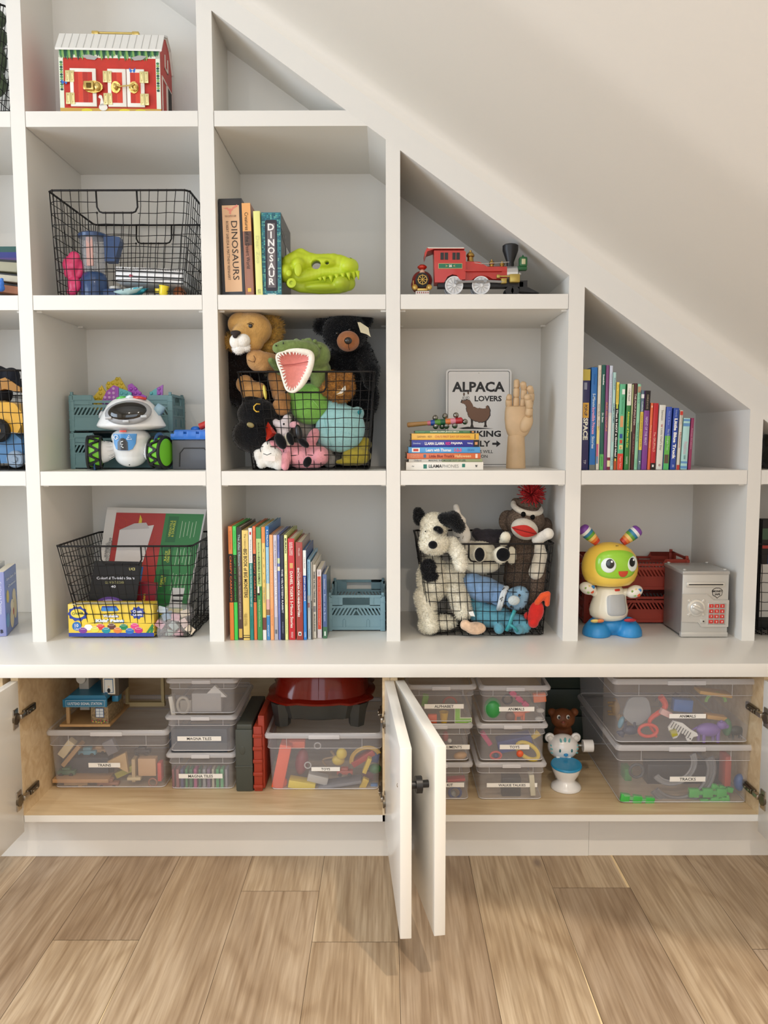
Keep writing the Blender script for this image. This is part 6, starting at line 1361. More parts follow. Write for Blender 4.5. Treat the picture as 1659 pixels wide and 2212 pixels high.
# ---- music robot with yellow head
def beat():
    Y = .075; r = Toy('dancing_robot', 'dancing toy robot with round yellow head, green face and rainbow ears', 'toy robot', 1320, 1382, Y, CT + .0006); P = r.P; k = r.r(1, Y)
    YL = mat('#f2c84e', .32, coat=.3); GNf = mat('#8fc832', .3, coat=.4); WB = mat('#e6e0cc', .35, coat=.3); BL = mat('#2784c4', .4, coat=.15)
    c = Vector(P(1317, 1218, Y))
    b = mb(YL); V = []; F = []; n = 40; prof = [(0, 1), (.28, .965), (.52, .87), (.74, .68), (.90, .42), (.985, .08), (1.0, -.2), (.97, -.46), (.88, -.72), (.74, -.90), (.5, -.97), (0, -1)]
    for rr, hh in prof:
        for j in range(n): a = 2 * math.pi * j / n; V.append((c.x + 60.5 * k * rr * math.cos(a), c.y + 50 * k * rr * math.sin(a), c.z + 48 * k * hh))
    for i in range(len(prof) - 1):
        for j in range(n): q = (j + 1) % n; F.append((i * n + j, (i + 1) * n + j, (i + 1) * n + q, i * n + q))
    b.add(V, F, 0); hd = b.build('head', parent=r.t, smooth=60)
    def ys(x, z):     # head surface
        dx = (x - c.x) / (60.5 * k); dz = (z - c.z) / (48 * k); return c.y - 50 * k * math.sqrt(max(.02, 1 - abs(dx) ** 2.3 - abs(dz) ** 2.6 * .8))
    def patch(cx, cy, rx, ry, pw, m, out, name, parent, cond=None, ysf=ys):
        V = []; F = []; n = 40; m_ = 8; q0 = Vector(P(cx, cy, Y))
        for j in range(m_ + 1):
            for i in range(n):
                a = 2 * math.pi * i / n; ca, sa = math.cos(a), math.sin(a); x = q0.x + rx * k * j / m_ * math.copysign(abs(ca) ** pw, ca); z = q0.z + ry * k * j / m_ * math.copysign(abs(sa) ** pw, sa)
                if cond: z = min(z, q0.z + cond * k)
                V.append((x, ysf(x, z) - out + (.004 * (j == m_)), z))
        for j in range(m_):
            for i in range(n): q = (i + 1) % n; F.append((j * n + i, j * n + q, (j + 1) * n + q, (j + 1) * n + i))
        return mb(m).add(V, F, 0).build(name, parent=parent, smooth=60)
    fc = patch(1320, 1213.5, 44, 31, .75, GNf, .0035, 'face', hd)
    for (x, y, rx, ry, px_, py_, prx, pry) in ((1301, 1213.6, 16.5, 17, 1303.4, 1210, 9.3, 11), (1354, 1212, 13.5, 17, 1352, 1207.5, 8, 10.5)):
        patch(x, y, rx, ry, 1, mat('#e2ebe6', .25, coat=.5), .0052, 'eye_white', hd); patch(px_, py_, prx, pry, 1, mat('#0f1012', .2, coat=.5), .0068, 'pupil', hd); patch(px_ + 3, py_ - 5, 2.3, 2.6, 1, mat('#f4f4f4', .3), .0082, 'glint', hd)
    patch(1331.5, 1227, 11.5, 12.5, 1, mat('#c4442a', .4), .0052, 'mouth', hd, cond=1.5)
    b = mb(mat('#2c2a20', .5)); q = P(1324, 1175, Y)
    for d in (-1.6, 1.6): b.sph((q[0] + d * k, ys(q[0], q[2]) - .001, q[2]), (1.0 * k, .001, 1.3 * k))
    b.build('head_mark', parent=hd)
    for s, (xa, ya), (xb, yb) in ((-1, (1290, 1172), (1258, 1141)), (1, (1344, 1172), (1379, 1144))):
        a, e = Vector(P(xa, ya, Y)), Vector(P(xb, yb, Y)); d = e - a; L_ = d.length; M = Matrix.Translation(a) @ d.to_track_quat('Z', 'Y').to_matrix().to_4x4()
        cols = ['#c43a24', '#e07a34', '#ecc46c', '#5f9c34', '#2a7aa0', '#ecebe6', '#7a3fa0']; rad = [8, 9.5, 10.8, 12, 12.8, 13.3, 13.2, 11.5]
        b = MB()
        for i in range(7):
            pr = [(rad[i] * k, L_ * i / 7), (rad[i + 1] * k, L_ * (i + 1) / 7)]
            if i == 6: pr = [(rad[6] * k, L_ * 6 / 7), (12.6 * k, L_ * .96), (10 * k, L_ * 1.04), (5 * k, L_ * 1.08), (.0001, L_ * 1.09)]
            b.lathe(pr, mat(cols[i], .4, coat=.2), M)
        b.build('ear', parent=r.t, smooth=50)
    cb = Vector(P(1315, 1303, Y))
    V = []; F = []; n = 36; pb = [(.62, 1.02), (.70, .9), (.76, .6), (.85, .25), (.95, -.1), (1.0, -.4), (.95, -.7), (.78, -.9), (.4, -1.02), (0, -1.05)]
    for rr, hh in pb:
        for j in range(n): a = 2 * math.pi * j / n; V.append((cb.x + 42 * k * rr * math.cos(a), cb.y + 35 * k * rr * math.sin(a), cb.z + 37 * k * hh))
    for i in range(len(pb) - 1):
        for j in range(n): q = (j + 1) % n; F.append((i * n + j, (i + 1) * n + j, (i + 1) * n + q, i * n + q))
    F.append(tuple(range(n))); bo = mb(WB).add(V, F, 0).build('body', parent=r.t, smooth=60)
    def yb_(x, z):
        hh = (z - cb.z) / (37 * k); rr = .8
        for i in range(len(pb) - 1):
            if pb[i + 1][1] <= hh <= pb[i][1]: t_ = (hh - pb[i][1]) / (pb[i + 1][1] - pb[i][1]); rr = pb[i][0] + t_ * (pb[i + 1][0] - pb[i][0])
        return cb.y - 35 * k * math.sqrt(max(.03, rr * rr - ((x - cb.x) / (42 * k)) ** 2))
    patch(1324.5, 1301.5, 27, 27, .42, mat('#f0ead8', .3), .002, 'screen_frame', bo, ysf=yb_); sc = patch(1324.5, 1301.5, 24.5, 24.5, .40, mat('#a9acae', .25, coat=.3), .0034, 'screen', bo, ysf=yb_)
    patch(1327.5, 1270.5, 7, 2.4, .4, mat('#c93a2a', .4), .0015, 'red_badge', bo, ysf=yb_)
    for s, pts in ((-1, [(1289, 1283), (1270, 1271)]), (1, [(1345, 1280), (1370, 1278)])):
        e = Vector(P(*pts[1], Y - .01)); M = T(*e) @ rotm(0, 20 * -s, 0)
        b = mb(mat('#e3ddd0', .35, coat=.3)); b.sph((0, 0, 0), (19 * k, 15 * k, 13.5 * k), None, M, 24, 14)
        for (dx, dz, c_, w_) in ((-8, 3, '#7fa04c', 2.6), (6, -5, '#c8502c', 4), (8, 5, '#2a74b0', 4.2), (-2, -6, '#8fb06a', 3), (0, 7, '#d9c06c', 2.4)):
            yy = -15 * k * math.sqrt(max(.05, 1 - (dx / 19) ** 2 - (dz / 13.5) ** 2)); b.sph((dx * k, yy * .985, dz * k), (w_ * k, .0012, w_ * k), mat(c_, .4), M, 10, 6)
        b.build('hand', parent=r.t, smooth=True); b = mb(WB); b.cyl(P(*pts[0], Y), tuple(e), 9 * k, 8 * k); b.build('arm', parent=r.t, smooth=40)
    r.soft('foot_base', [(1288, 1368, Y - .005, 31, (.98, 1.15, 1)), (1290, 1355, Y, 24), (1357, 1367, Y - .005, 30, (.98, 1.15, 1)), (1354, 1355, Y, 24), (1318, 1348, Y + .01, 30, (1.1, 1, .7)), (1322, 1365, Y + .01, 20)], BL, .003, 6, cut=[MB().box(-.2, .2, -.2, .2, -.1, 0)])
    for x, y, c1, c2 in ((1289, 1341.5, '#ecc86a', '#e07a3c'), (1361, 1340, '#b0202c', '#b0202c')):
        q = Vector(P(x, y, Y - .034)); b = mb(mat(c1, .35, coat=.3)); b.sph(tuple(q + Vector((-.005 if c1 != c2 else 0, 0, 0))), (13.5 * k if c1 == c2 else 9.5 * k, .010, .005), None, rotm(-22, 0, 0)); 
        if c1 != c2: b.sph(tuple(q + Vector((.008, -.0005, 0))), (9.5 * k, .010, .005), mat(c2, .35, coat=.3), rotm(-22, 0, 0))
        b.build('foot_button', parent=r.t, smooth=True)
beat()
# ---- toy safe
def safe():
    x0, x1 = X(1471, .036, 1370), X(1570.5, .036, 1370); Y = .036; W = x1 - x0; H = at(1520, 1233.5, Y).z - CT; D = .145
    t = thing('toy_safe', 'silver plastic money safe with dial and red number keys', 'toy safe', ((x0 + x1) / 2, Y, CT + .0006)); SL = mat('#bdbab3', .32, .25); SD = mat('#857f7c', .35, .3); hw = W / 2; k = W / 100
    def q(x, y): return ((x - 1520.7) * k, (1377.5 - y) * k * (H / (144 * k)))
    b = mb(SL); b.rbox(-hw + .001, hw - .001, .003, D, .004, H - .004, .003, SD); b.rbox(-hw, hw, -.001, .006, .012, H - .003, .0025)
    b.rbox(-hw - .001, hw + .001, -.003, .012, .001, .0145, .002); b.rbox(-hw - .0015, hw + .0015, -.003, D, H - .011, H, .003, mat('#aaa7a2', .3, .3))
    b.build('case', parent=t, smooth=40)
    b = mb(SL)
    for sx in (-1, 1):
        for sy in (.01, D - .012): b.sph((sx * (hw - .008), sy, H + .0015), (.005, .005, .003))
    b.build('lid_stud', parent=t, smooth=True)
    a, c = q(1478, 1257.5), q(1560, 1268); b = mb(mat('#c9c6be', .3, .4)); b.rbox(a[0], c[0], -.005, 0, c[1], a[1], .0012); b.rbox(a[0] + .006, c[0] - .004, -.0056, -.0045, (a[1] + c[1]) / 2 - .0014, (a[1] + c[1]) / 2 + .0014, .0003, mat('#0c0c0c', .5)); b.build('coin_slot', parent=t, smooth=40)
    dr = [q(*p) for p in ((1469.5, 1283), (1521, 1283), (1537, 1296), (1570.5, 1296), (1570.5, 1354), (1512, 1354), (1505, 1344), (1469.5, 1343))]
    b = mb(SL); b.prism(dr, .006, M=T(0, -.006, 0)); dd = b.build('door', parent=t)
    cx, cz = q(1500, 1312.5); b = mb(mat('#d0cec8', .22, .5)); b.lathe([(.0001, .010), (.006, .0105), (.0155, .008), (.0175, .004), (.0225, .003), (.0235, 0)], M=T(cx, -.006, cz) @ rotm(90, 0, 0), n=36)
    for an in (45, 135, 225, 315): b.rbox(.022, .031, -.0075, -.005, -.0035, .0035, .001, M=T(cx, 0, cz) @ rotm(0, an, 0))
    b.rbox(-.016, .016, -.021, -.012, -.0045, .0045, .003, M=T(cx, 0, cz) @ rotm(0, 25, 0)); b.build('dial', parent=dd, smooth=50)
    a, c = q(1525, 1302.5), q(1563, 1349); b = mb(mat('#d9d6ce', .3, .4)); b.rbox(a[0], c[0] + .002, -.0075, -.005, c[1], a[1], .002); b.rbox(a[0] + .0012, c[0], -.0082, -.007, c[1] + .0012, a[1] - .0012, .001, mat('#a39a92', .4)); kp = b.build('keypad', parent=dd, smooth=40)
    keys = '123456789*0#'
    for i, ch in enumerate(keys):
        kx, kz = q(1531.5 + 11.8 * (i % 3), 1308 + 11.3 * (i // 3)); b = mb(mat('#c4241c', .35, coat=.3)); b.rbox(kx - .0058, kx + .0058, -.0105, -.008, kz - .0048, kz + .0048, .001); b.text(ch, T(kx, -.0112, kz), .006, mat('#f0e6e0', .5), bold=.02, height=.005); b.build('key', parent=kp, smooth=40)
    b = mb(mat('#17171a', .4)); cx, cz = q(1546, 1279.5)
    def g(pts, out, m): b.prism([(cx + p[0] * k * 1.0, cz + p[1] * k) for p in pts], .0004, m, T(0, -.0012 - out, 0))
    g([(-12, 3), (-9, 7), (-4, 9.5), (4, 9.5), (9, 7), (12, 3), (10, -7), (3, -11), (0, -14), (-3, -11), (-10, -7)], 0, BLK); g([(-10.5, 2.5), (-8, 6), (-3.5, 8.2), (3.5, 8.2), (8, 6), (10.5, 2.5), (8.8, -6.2), (2.5, -9.6), (0, -12), (-2.5, -9.6), (-8.8, -6.2)], .0005, SL)
    b.text('MONEY', T(cx, -.0022, cz + 2.2 * k), .01, BLK, bold=.04, height=.0058); b.text('SAFE', T(cx, -.0022, cz - 4.5 * k), .01, BLK, bold=.04, height=.0055); b.build('badge', parent=t)
    cx, cz = q(1516, 1341.5); b = mb(SL); b.rbox(cx - .008, cx + .005, -.0075, -.005, cz - .006, cz + .006, .001); b.cyl((cx, -.009, cz), (cx, -.007, cz), .002, mt=BLK); b.build('keyhole', parent=dd, smooth=40)
safe()
# ---- lower basket contents
def paint():
    Y = .034; x0, x1 = X(149, Y, 1380), X(333, Y, 1380); z = CT + .0055; H = at(240, 1305, Y).z - z; W = x1 - x0
    t = thing('paint_box', 'yellow carton of washable children\'s paint at the front of the lower left basket', 'paint box', ((x0 + x1) / 2, Y, z), (0, 0, 0)); YB = mat('#e8c43a', .4, coat=.2); BLb = mat('#2c3f94', .4); hw = W / 2
    b = mb(YB); b.rbox(-hw, hw, 0, .045, 0, H, .001)
    def q(x, y): return (-hw + (x - 149) / 184 * W, (1383 - y) / 78 * H)
    def D(x, y, rx, rz, m, out, n=20, rot=0): c = q(x, y); b.disc((0, -.0004 - out, 0), rx, rz, .0004, m, T(c[0], 0, c[1]) @ rotm(0, rot, 0), n=n)
    a = q(149, 1374); b.box(-hw, hw, -.0004, 0, 0, a[1], BLb)
    rnd = random.Random(1)
    c = q(170, 1328); b.prism([(c[0] + (.024 if i % 2 else .028) * math.cos(i * math.pi / 10), c[1] + (.018 if i % 2 else .022) * math.sin(i * math.pi / 10)) for i in range(20)], .0004, BLb, T(0, -.0005, 0)); D(170, 1327, .019, .0125, mat('#f0d04c', .4), .0006)
    b.text('Crayola', T(q(170, 1327)[0], -.0016, q(170, 1327)[1]) @ rotm(0, -8, 0), .01, mat('#2f5c3c', .5), bold=.02, width=.030)
    c = q(299, 1326); b.prism([(c[0] + (.016 if i % 2 else .021) * math.cos(i * math.pi / 9), c[1] + (.014 if i % 2 else .0185) * math.sin(i * math.pi / 9)) for i in range(18)], .0004, BLb, T(0, -.0005, 0))
    WT = mat('#f2f2f0', .5); b.text('Classic', T(c[0], -.0012, c[1] + .004), .01, WT, bold=.03, width=.025); b.text('Colors!', T(c[0], -.0012, c[1] - .0045), .01, WT, bold=.03, width=.025)
    c = q(239, 1320); b.prism([(c[0] - .024, c[1]), (c[0] - .02, c[1] + .012), (c[0] + .018, c[1] + .012), (c[0] + .026, c[1])], .0004, BLb, T(0, -.0005, 0)); b.prism([(c[0] - .022, c[1] + .008), (c[0] + .02, c[1] + .008), (c[0] + .022, c[1] - .002), (c[0] - .022, c[1] - .002)], .0004, mat('#3c7ac0', .5), T(0, -.0006, 0))
    c = q(241, 1333); b.text('Washable', T(c[0], -.0020, c[1]), .01, WT, bold=.03, width=.040); b.text('Washable', T(c[0] + .0005, -.0014, c[1] - .0005), .01, BLb, bold=.07, width=.043)
    c = q(239, 1344); b.text("Kids' Paint", T(c[0], -.0024, c[1]), .01, WT, bold=.05, width=.074); b.text("Kids' Paint", T(c[0], -.0016, c[1] - .0005), .01, mat('#3c8ac4', .5), bold=.09, width=.078)
    D(167, 1358, .0125, .0125, mat('#2c6ab0', .4), .0004); b.text('10', T(q(167, 1357)[0], -.0016, q(167, 1356)[1]), .01, WT, bold=.02, height=.009); b.text('Colors', T(q(167, 1363)[0], -.0016, q(167, 1364)[1]), .01, WT, width=.012)
    for (x, y, c_) in ((180, 1368, '#7a3a8c'), (206, 1366, '#d9cf4c'), (230, 1368, '#1f8a94'), (255, 1368, '#dc7a34'), (281, 1370, '#2868b0'), (300, 1368, '#c0286c'), (192, 1361, '#efeee6'), (218, 1360, '#d03a3c'), (242, 1359, '#5c342c'), (268, 1360, '#1f7a4c'), (292, 1358, '#d9447c')):
        D(x, y, .0115, .008, mat(c_, .4), .0005 + .0001 * (y > 1363), 16); D(x, y - 5, .009, .003, mat('#e6e0d8', .4), .0009, 12); D(x, y - 5, .0078, .0022, mat(c_, .3), .0011, 12)
    for dx in (0, 1): p = [q(316 + dx * 8, 1374), q(330, 1352 + dx * 8), q(333, 1358 + dx * 6), q(322 + dx * 8, 1374)]; b.prism(p, .0004, mat('#2f7a3c', .4), T(0, -.0005, 0))
    b.build('carton', parent=t, smooth=30)
    b = mb(mat('#d9cfa8', .6)); b.box(-hw + .01, hw - .03, -.001, .02, H, H + .0012, 0, rotm(2, 0, 0)); b.build('torn_flap', parent=t)
paint()
def pad():
    Y0, Y1 = .235, .30; t = thing('craft_pad', 'large red and green pack of card leaning at the back of the lower basket', 'paper pad', tuple(at(330, 1330, Y0)) [:2] + (CT + .006,))
    o = t.location; p0, p1, p2, p3 = [at(x, y, Y) - o for x, y, Y in ((195, 1340, Y0), (400, 1345, Y0), (446, 1100, Y1), (232, 1096, Y1))]
    n = (p1 - p0).cross(p3 - p0).normalized(); 
    def pt(u, v, out=0): return tuple((p0 * (1 - u) + p1 * u) * (1 - v) + (p3 * (1 - u) + p2 * u) * v + n * out)
    if n.y > 0: n = -n
    b = MB()
    def quad(ua, ub, va, vb, c, out, d=None):
        b.add([pt(ua, va, out), pt(ub, va, out), pt(ub, vb, out), pt(ua, vb, out)], [(0, 1, 2, 3)], mat(c, .45))
    V = [pt(u, v, o_) for o_ in (0, -.012) for u, v in ((0, 0), (1, 0), (1, 1), (0, 1))]; b.add(V, [(0, 1, 2, 3), (7, 6, 5, 4), (0, 4, 5, 1), (1, 5, 6, 2), (2, 6, 7, 3), (3, 7, 4, 0)], mat('#d6d2cc', .5))
    quad(.06, .62, .02, .955, '#b0302c', .0006); quad(.60, .985, .02, .955, '#2f7d40', .0009); quad(.64, .74, .70, .93, '#1f6634', .0012); quad(.64, .74, .50, .66, '#1f6634', .0012); quad(.64, .74, .26, .46, '#1f6634', .0012); quad(.0, .10, .45, .98, '#e2ded8', .001)
    def wr(s, u, v, h, c, w=None, rot=90, bold=.01):
        M = Matrix.Translation(Vector(pt(u, v, .0016))); ex = (Vector(pt(u + .01, v)) - Vector(pt(u, v))).normalized(); ez = (Vector(pt(u, v + .01)) - Vector(pt(u, v))).normalized()
        Rm = Matrix((ex, -n, ez)).transposed().to_4x4(); b.text(s, M @ Rm @ rotm(0, -rot, 0), .01, mat(c, .5), bold=bold, height=h if not w else None, width=w)
    wr('WARNING:', .055, .62, .008, '#2a2626', .045); wr('CHOKING HAZARD Small parts', .078, .62, .004, '#5a5654', .075); wr('Not for children under 3', .095, .62, .004, '#5a5654', .07)
    wr('VERSATILE', .675, .82, .006, '#cfd64c', .05); wr('& DURABLE', .705, .82, .006, '#cfd64c', .05); wr('RACE', .675, .58, .006, '#cfd64c', .03); wr('CRAFTING', .705, .58, .006, '#cfd64c', .04); wr('FAMILY', .675, .36, .006, '#cfd64c', .035); wr('FUN', .705, .36, .006, '#cfd64c', .02)
    for i in range(5):
        for v in (.82, .58, .36): quad(.78 + i * .035, .785 + i * .035, v - .08 + .01 * (i % 3), v + .07 - .01 * (i % 2), '#b9cfae', .0012)
    for i, c in enumerate(('#a83a34', '#d97a34', '#e6cf3c', '#2f7a4c', '#2a6ab0')): quad(.24 + i * .045, .285 + i * .045, .02, .48, c, .0010 + i * .00002)
    V = [(.16, .52), (.45, .52), (.50, .85), (.16, .80)]; b.add([pt(u, v, .0018) for u, v in V], [(0, 1, 2, 3)], mat('#e6e2e2', .5)); b.add([pt(u, v, .003) for u, v in ((.16, .80), (.46, .82), (.42, .87), (.3, .86))], [(0, 1, 2, 3)], mat('#c9c2c4', .5))
    b.add([pt(u, v, .0022) for u, v in ((.34, .84), (.375, .84), (.372, .90), (.345, .94))], [(0, 1, 2, 3)], mat('#e0c23c', .5))
    for (u, v, r_) in ((.17, .86, .05), (.5, .72, .04)):
        pts_ = [pt(u + r_ * math.cos(i * math.pi / 10), v + r_ * 1.0 * math.sin(i * math.pi / 10), .0012) for i in range(20)]; b.tube(pts_, .0006, mat('#d9604c', .5), n=4, closed=True)
    quad(.8, .93, .13, .30, '#e9e9e6', .0014); quad(.82, .93, .18, .24, '#2a2a2a', .0018); quad(.82, .93, .195, .225, '#e9e9e6', .002); quad(.72, .95, .06, .12, '#ddd03c', .0015)
    b.build('card_pack', parent=t)
pad()
def flatbag(name, label, cat, pts, Y, th, base, build):
    o = at(*pts[0], Y); t = thing(name, label, cat, (o.x, Y, base)); P_ = [at(x, y, Y) - t.location for x, y in pts]
    return t, P_
t, P_ = flatbag('star_pack', 'black cardboard pack of glow stars with silver lettering in the lower basket', 'sticker pack', [(186, 1330), (290, 1332), (306, 1214), (204, 1212)], .095, .004, CT + .006, None)
b = mb(mat('#0c0b10', .45, coat=.1)); b.prism([(p.x, p.z) for p in P_], .006, M=T(0, 0, 0)); b.build('card', parent=t)
b = MB(); cx = lambda u, v: tuple((P_[0] * (1 - u) + P_[1] * u) * (1 - v) + (P_[3] * (1 - u) + P_[2] * u) * v)
for s, u, v, w_, c in (('Colorful Twinkle Stars', .5, .70, .105, '#dcdce6'), ('GLOW IN THE DARK', .5, .62, .055, '#8f8a5c'), ('40', .48, .545, .013, '#dcdce6')):
    q = cx(u, v); b.text(s, T(q[0], -.0012, q[2]), .01, mat(c, .4), bold=.015, width=w_)
q = cx(.5, .02); arc = lambda R0, R1, c, o: b.prism([(q[0] + R0 * math.cos(R(a)), q[2] + R0 * .9 * math.sin(R(a))) for a in range(12, 169, 12)] + [(q[0] + R1 * math.cos(R(a)), q[2] + R1 * .9 * math.sin(R(a))) for a in range(168, 11, -12)], .0004, mat(c, .35), T(0, o, 0))
arc(.050, .058, '#5a3c84', -.0006); arc(.042, .050, '#a79ac6', -.0008); arc(.034, .042, '#c9c4d8', -.001)
for a in (40, 75, 110, 150): b.prism([(q[0], q[2] + .004), (q[0] + .032 * math.cos(R(a)), q[2] + .030 * math.sin(R(a))), (q[0] + .032 * math.cos(R(a + 12)), q[2] + .030 * math.sin(R(a + 12)))], .0004, mat('#b9b0a9' if a < 100 else '#a86a70', .4), T(0, -.0009, 0))
q = cx(.82, .87); b.text('UCI', T(q[0], -.0012, q[2]), .01, mat('#c9bf7c', .4), bold=.03, width=.016); b.build('print', parent=t)
t = thing('marker_box', 'maroon box of washable markers standing behind the black star pack', 'marker box', tuple(at(305, 1330, .14))[:2] + (CT + .006,))
b = mb(mat('#8c2030', .4)); b.rbox(-.022, .030, 0, .02, 0, .13, .001, M=rotm(0, 7, 0)); b.text('Washable Markers', T(.006, -.0008, .055) @ rotm(0, 7, 0) @ rotm(0, -90, 0), .01, mat('#e6c23c', .5), bold=.03, width=.085); b.build('carton', parent=t)
bb = Toy('block_bag', 'clear bag of pastel wooden blocks in the right corner of the lower basket', 'bag of blocks', 375, 1380, .05, CT + .006)
bb.soft('bag', [(375, 1350, .06, 40, (.95, .6, .75)), (385, 1325, .07, 34, (1.1, .6, .7)), (362, 1365, .05, 24)], clear('#e6e0e0', .22, .15), .005)
rnd = random.Random(12)
for i, (x, y, an, c) in enumerate(((346, 1348, 35, '#dba3b0'), (362, 1330, -20, '#8fa9bf'), (352, 1318, 15, '#b9c8d6'), (375, 1352, 50, '#a9b8b4'), (385, 1370, -35, '#e0aab4'), (380, 1332, 10, '#dbaab4'), (398, 1345, 60, '#e2c9c0'), (368, 1368, 20, '#a9bcb4'), (400, 1325, -15, '#dbcab0'), (410, 1360, 40, '#e6d2b8'))):
    q = Vector(bb.P(x, y, .055 + .004 * (i % 3))); b = mb(mat(c, .5)); b.rbox(-.012, .012, -.010, .010, -.009, .009, .0015, M=T(*q) @ rotm(rnd.uniform(-20, 20), an, rnd.uniform(-20, 20))); b.build('block', parent=bb.t, smooth=40)
# ---- things cut by the left edge
Yx = .045
o = at(36, 1378, .045); x1 = X(36, .045, 1370)
t = thing('book', 'blue christmas book with polar bears on its cover at the lower left edge', 'book', (X(14, .06, 1370), .06, CT + .0006), (0, 0, 14))
Hh = at(36, 1236, .06).z - CT
b = mb(mat('#3f5c9c', .4, coat=.3)); b.rbox(-.022, 0, 0, .155, 0, Hh, .001, mat('#8a8fc0', .4)); b.box(-.0004, .0012, .001, .154, 0.001, Hh - .001)
M = T(.0016, 0, 0) @ rotm(0, 0, 90)
b.text('God Gave Us', T(.0022, .078, Hh * .86) @ rotm(0, 0, 90), .01, mat('#dfe3ea', .5), bold=.02, width=.12); b.text('Christmas', T(.0022, .085, Hh * .74) @ rotm(0, 0, 90), .01, mat('#dfe3ea', .5), bold=.02, width=.1)
for (y, z, ry, rz, c) in ((.11, .095, .022, .018, '#e2cfa8'), (.08, .07, .020, .018, '#e6d6b4'), (.12, .06, .022, .035, '#d9c49a'), (.075, .035, .024, .028, '#dcc9a0'), (.095, .05, .008, .012, '#a8362c'), (.03, .105, .016, .018, '#c9b45c'), (.02, .04, .02, .02, '#5f8ab0')):
    b.sph((.0016, y, z), (.0006 + (.0002 if c == '#a8362c' else 0), ry, rz), mat(c, .5), None, 20, 10)
b.text('God Gave Us Christmas', T(-.011, -.0008, Hh * .6) @ rotm(0, 90, 0), .01, mat('#dfe3f0', .5), width=.09); b.text('B', T(-.011, -.0008, .014), .01, BLK, bold=.03, height=.01)
b.build('cover', parent=t, smooth=30)
mb(PAPER).box(-.0205, -.0006, .001, .157, .001, Hh + .0005).build('pages', parent=t)
t = thing('book', 'white paperback standing behind the blue christmas book', 'book', (X(-2, .10, 1370), .085, CT + .0006), (0, 0, 12)); b = mb(mat('#d6d4cc', .5)); b.rbox(-.03, -.004, 0, .14, 0, Hh + .008, .001); b.build('cover', parent=t, smooth=30)
t = thing('wrapped_box', 'striped rainbow box on the left shelf cut by the picture edge', 'box', (-.985, .12, S2T + .0006)); hz = at(20, 533, .12).z - S2T
b = mb(mat('#5a564e', .5)); b.rbox(-.16, .022, 0, .15, 0, hz, .002); b.box(-.16, .0222, -.0008, 0, hz * .84, hz, mat('#174a44', .4)); b.box(-.16, .0222, -.001, 0, hz * .74, hz * .90, mat('#232a78', .4)); b.box(-.16, .0222, -.0012, 0, hz * .70, hz * .80, mat('#4a3474', .4)); b.sph((-.03, -.001, hz * .55), (.02, .001, .008), mat('#c9bcb8', .5)); b.build('carton', parent=t, smooth=30)
for i, (lab, c, z0, dz) in enumerate((('orange brown book at the bottom of the leaning pile on the left shelf', '#9a6448', .0, .024), ('grey book in the middle of the leaning pile on the left shelf', '#b3ae9c', .030, .02), ('olive grey book on top of the leaning pile on the left shelf', '#98957f', .056, .03))):
    t = thing('book', lab, 'book', (-.985, .05, S2T + .014 + z0), (0, 8 - 2 * i, 0), 'books in the leaning pile on the left shelf'); b = mb(mat(c, .5)); b.rbox(-.15, .015, 0, .06, 0, dz, .002); b.box(-.15, .0152, -.0004, 0, dz * .8, dz, mat('#1c1c1c', .5)); b.build('cover', parent=t, smooth=30)
t = Toy('toy_figure', 'small bright blue plastic figure at the foot of the leaning books', 'toy', 3, 632, .03, S2T + .0006); t.soft('body', [(3, 612, .03, 6), (2, 622, .03, 8), (4, 604, .03, 4)], mat('#2f6ac0', .35), .002)
# digger and blue truck in the left basket
dg = Toy('toy_digger', 'yellow toy digger behind the basket wires at the left edge', 'toy vehicle', 10, 960, .09, S3T + .1)
YE = mat('#e0a52c', .4, coat=.2); dg.plate('cab_body', [(-60, 868), (10, 866), (32, 872), (48, 893), (50, 910), (38, 935), (15, 932), (0, 905), (-60, 905)], .06, .09, YE); dg.plate('shovel_arm', [(-30, 828), (12, 815), (45, 838), (44, 848), (10, 840), (-30, 850)], .10, .03, mat('#a8752c', .5)); 
b = mb(mat('#141414', .7)); c = dg.P(-4, 930, .055); b.lathe([(.012, -.012), (.026, -.012), (.032, -.006), (.032, .006), (.026, .012), (.012, .012)], M=T(*c) @ rotm(90, 0, 0), n=28); b.build('tyre', parent=dg.t, smooth=40); b = mb(YE); b.lathe([(.0001, .014), (.012, .012), (.016, .008), (.016, -.01)], M=T(*c) @ rotm(90, 0, 0)); b.build('wheel', parent=dg.t, smooth=40)
tk = Toy('toy_truck', 'steel blue toy truck low in the basket at the left edge', 'toy vehicle', 10, 1010, .07, S3T + .006)
tk.plate('truck_body', [(-60, 938), (30, 936), (46, 950), (50, 975), (46, 1000), (-60, 1002)], .07, .08, mat('#4a7aa8', .4)); b = mb(mat('#8a9cb0', .4)); c = tk.P(33, 992, .062); b.lathe([(.0001, .010), (.008, .010), (.010, .006), (.019, .006), (.023, .002), (.023, -.01)], M=T(*c) @ rotm(90, 0, 0), n=28); b.build('wheel', parent=tk.t, smooth=40)
nb = Toy('toy_blanket', 'dark navy cloth heaped on top of the basket at the left edge', 'cloth', 0, 860, .12, S3T + .16); nb.soft('cloth', [(-10, 812, .12, 26, (1.2, .8, .9)), (25, 812, .12, 18), (38, 835, .12, 14), (0, 850, .14, 26)], mat('#131826', .9), .005)
tl = Toy('plush_bundle', 'grey and dark cloth toy in the basket at the top left corner', 'soft toy', 0, 140, .06, S1T + .006); tl.soft('body', [(-6, 40, .10, 18), (-8, 80, .10, 22), (-10, 130, .10, 24, (1, .7, 1.4)), (-8, 180, .09, 22, (1, .7, 1.3))], plush('#4f5a44', .3), .005)
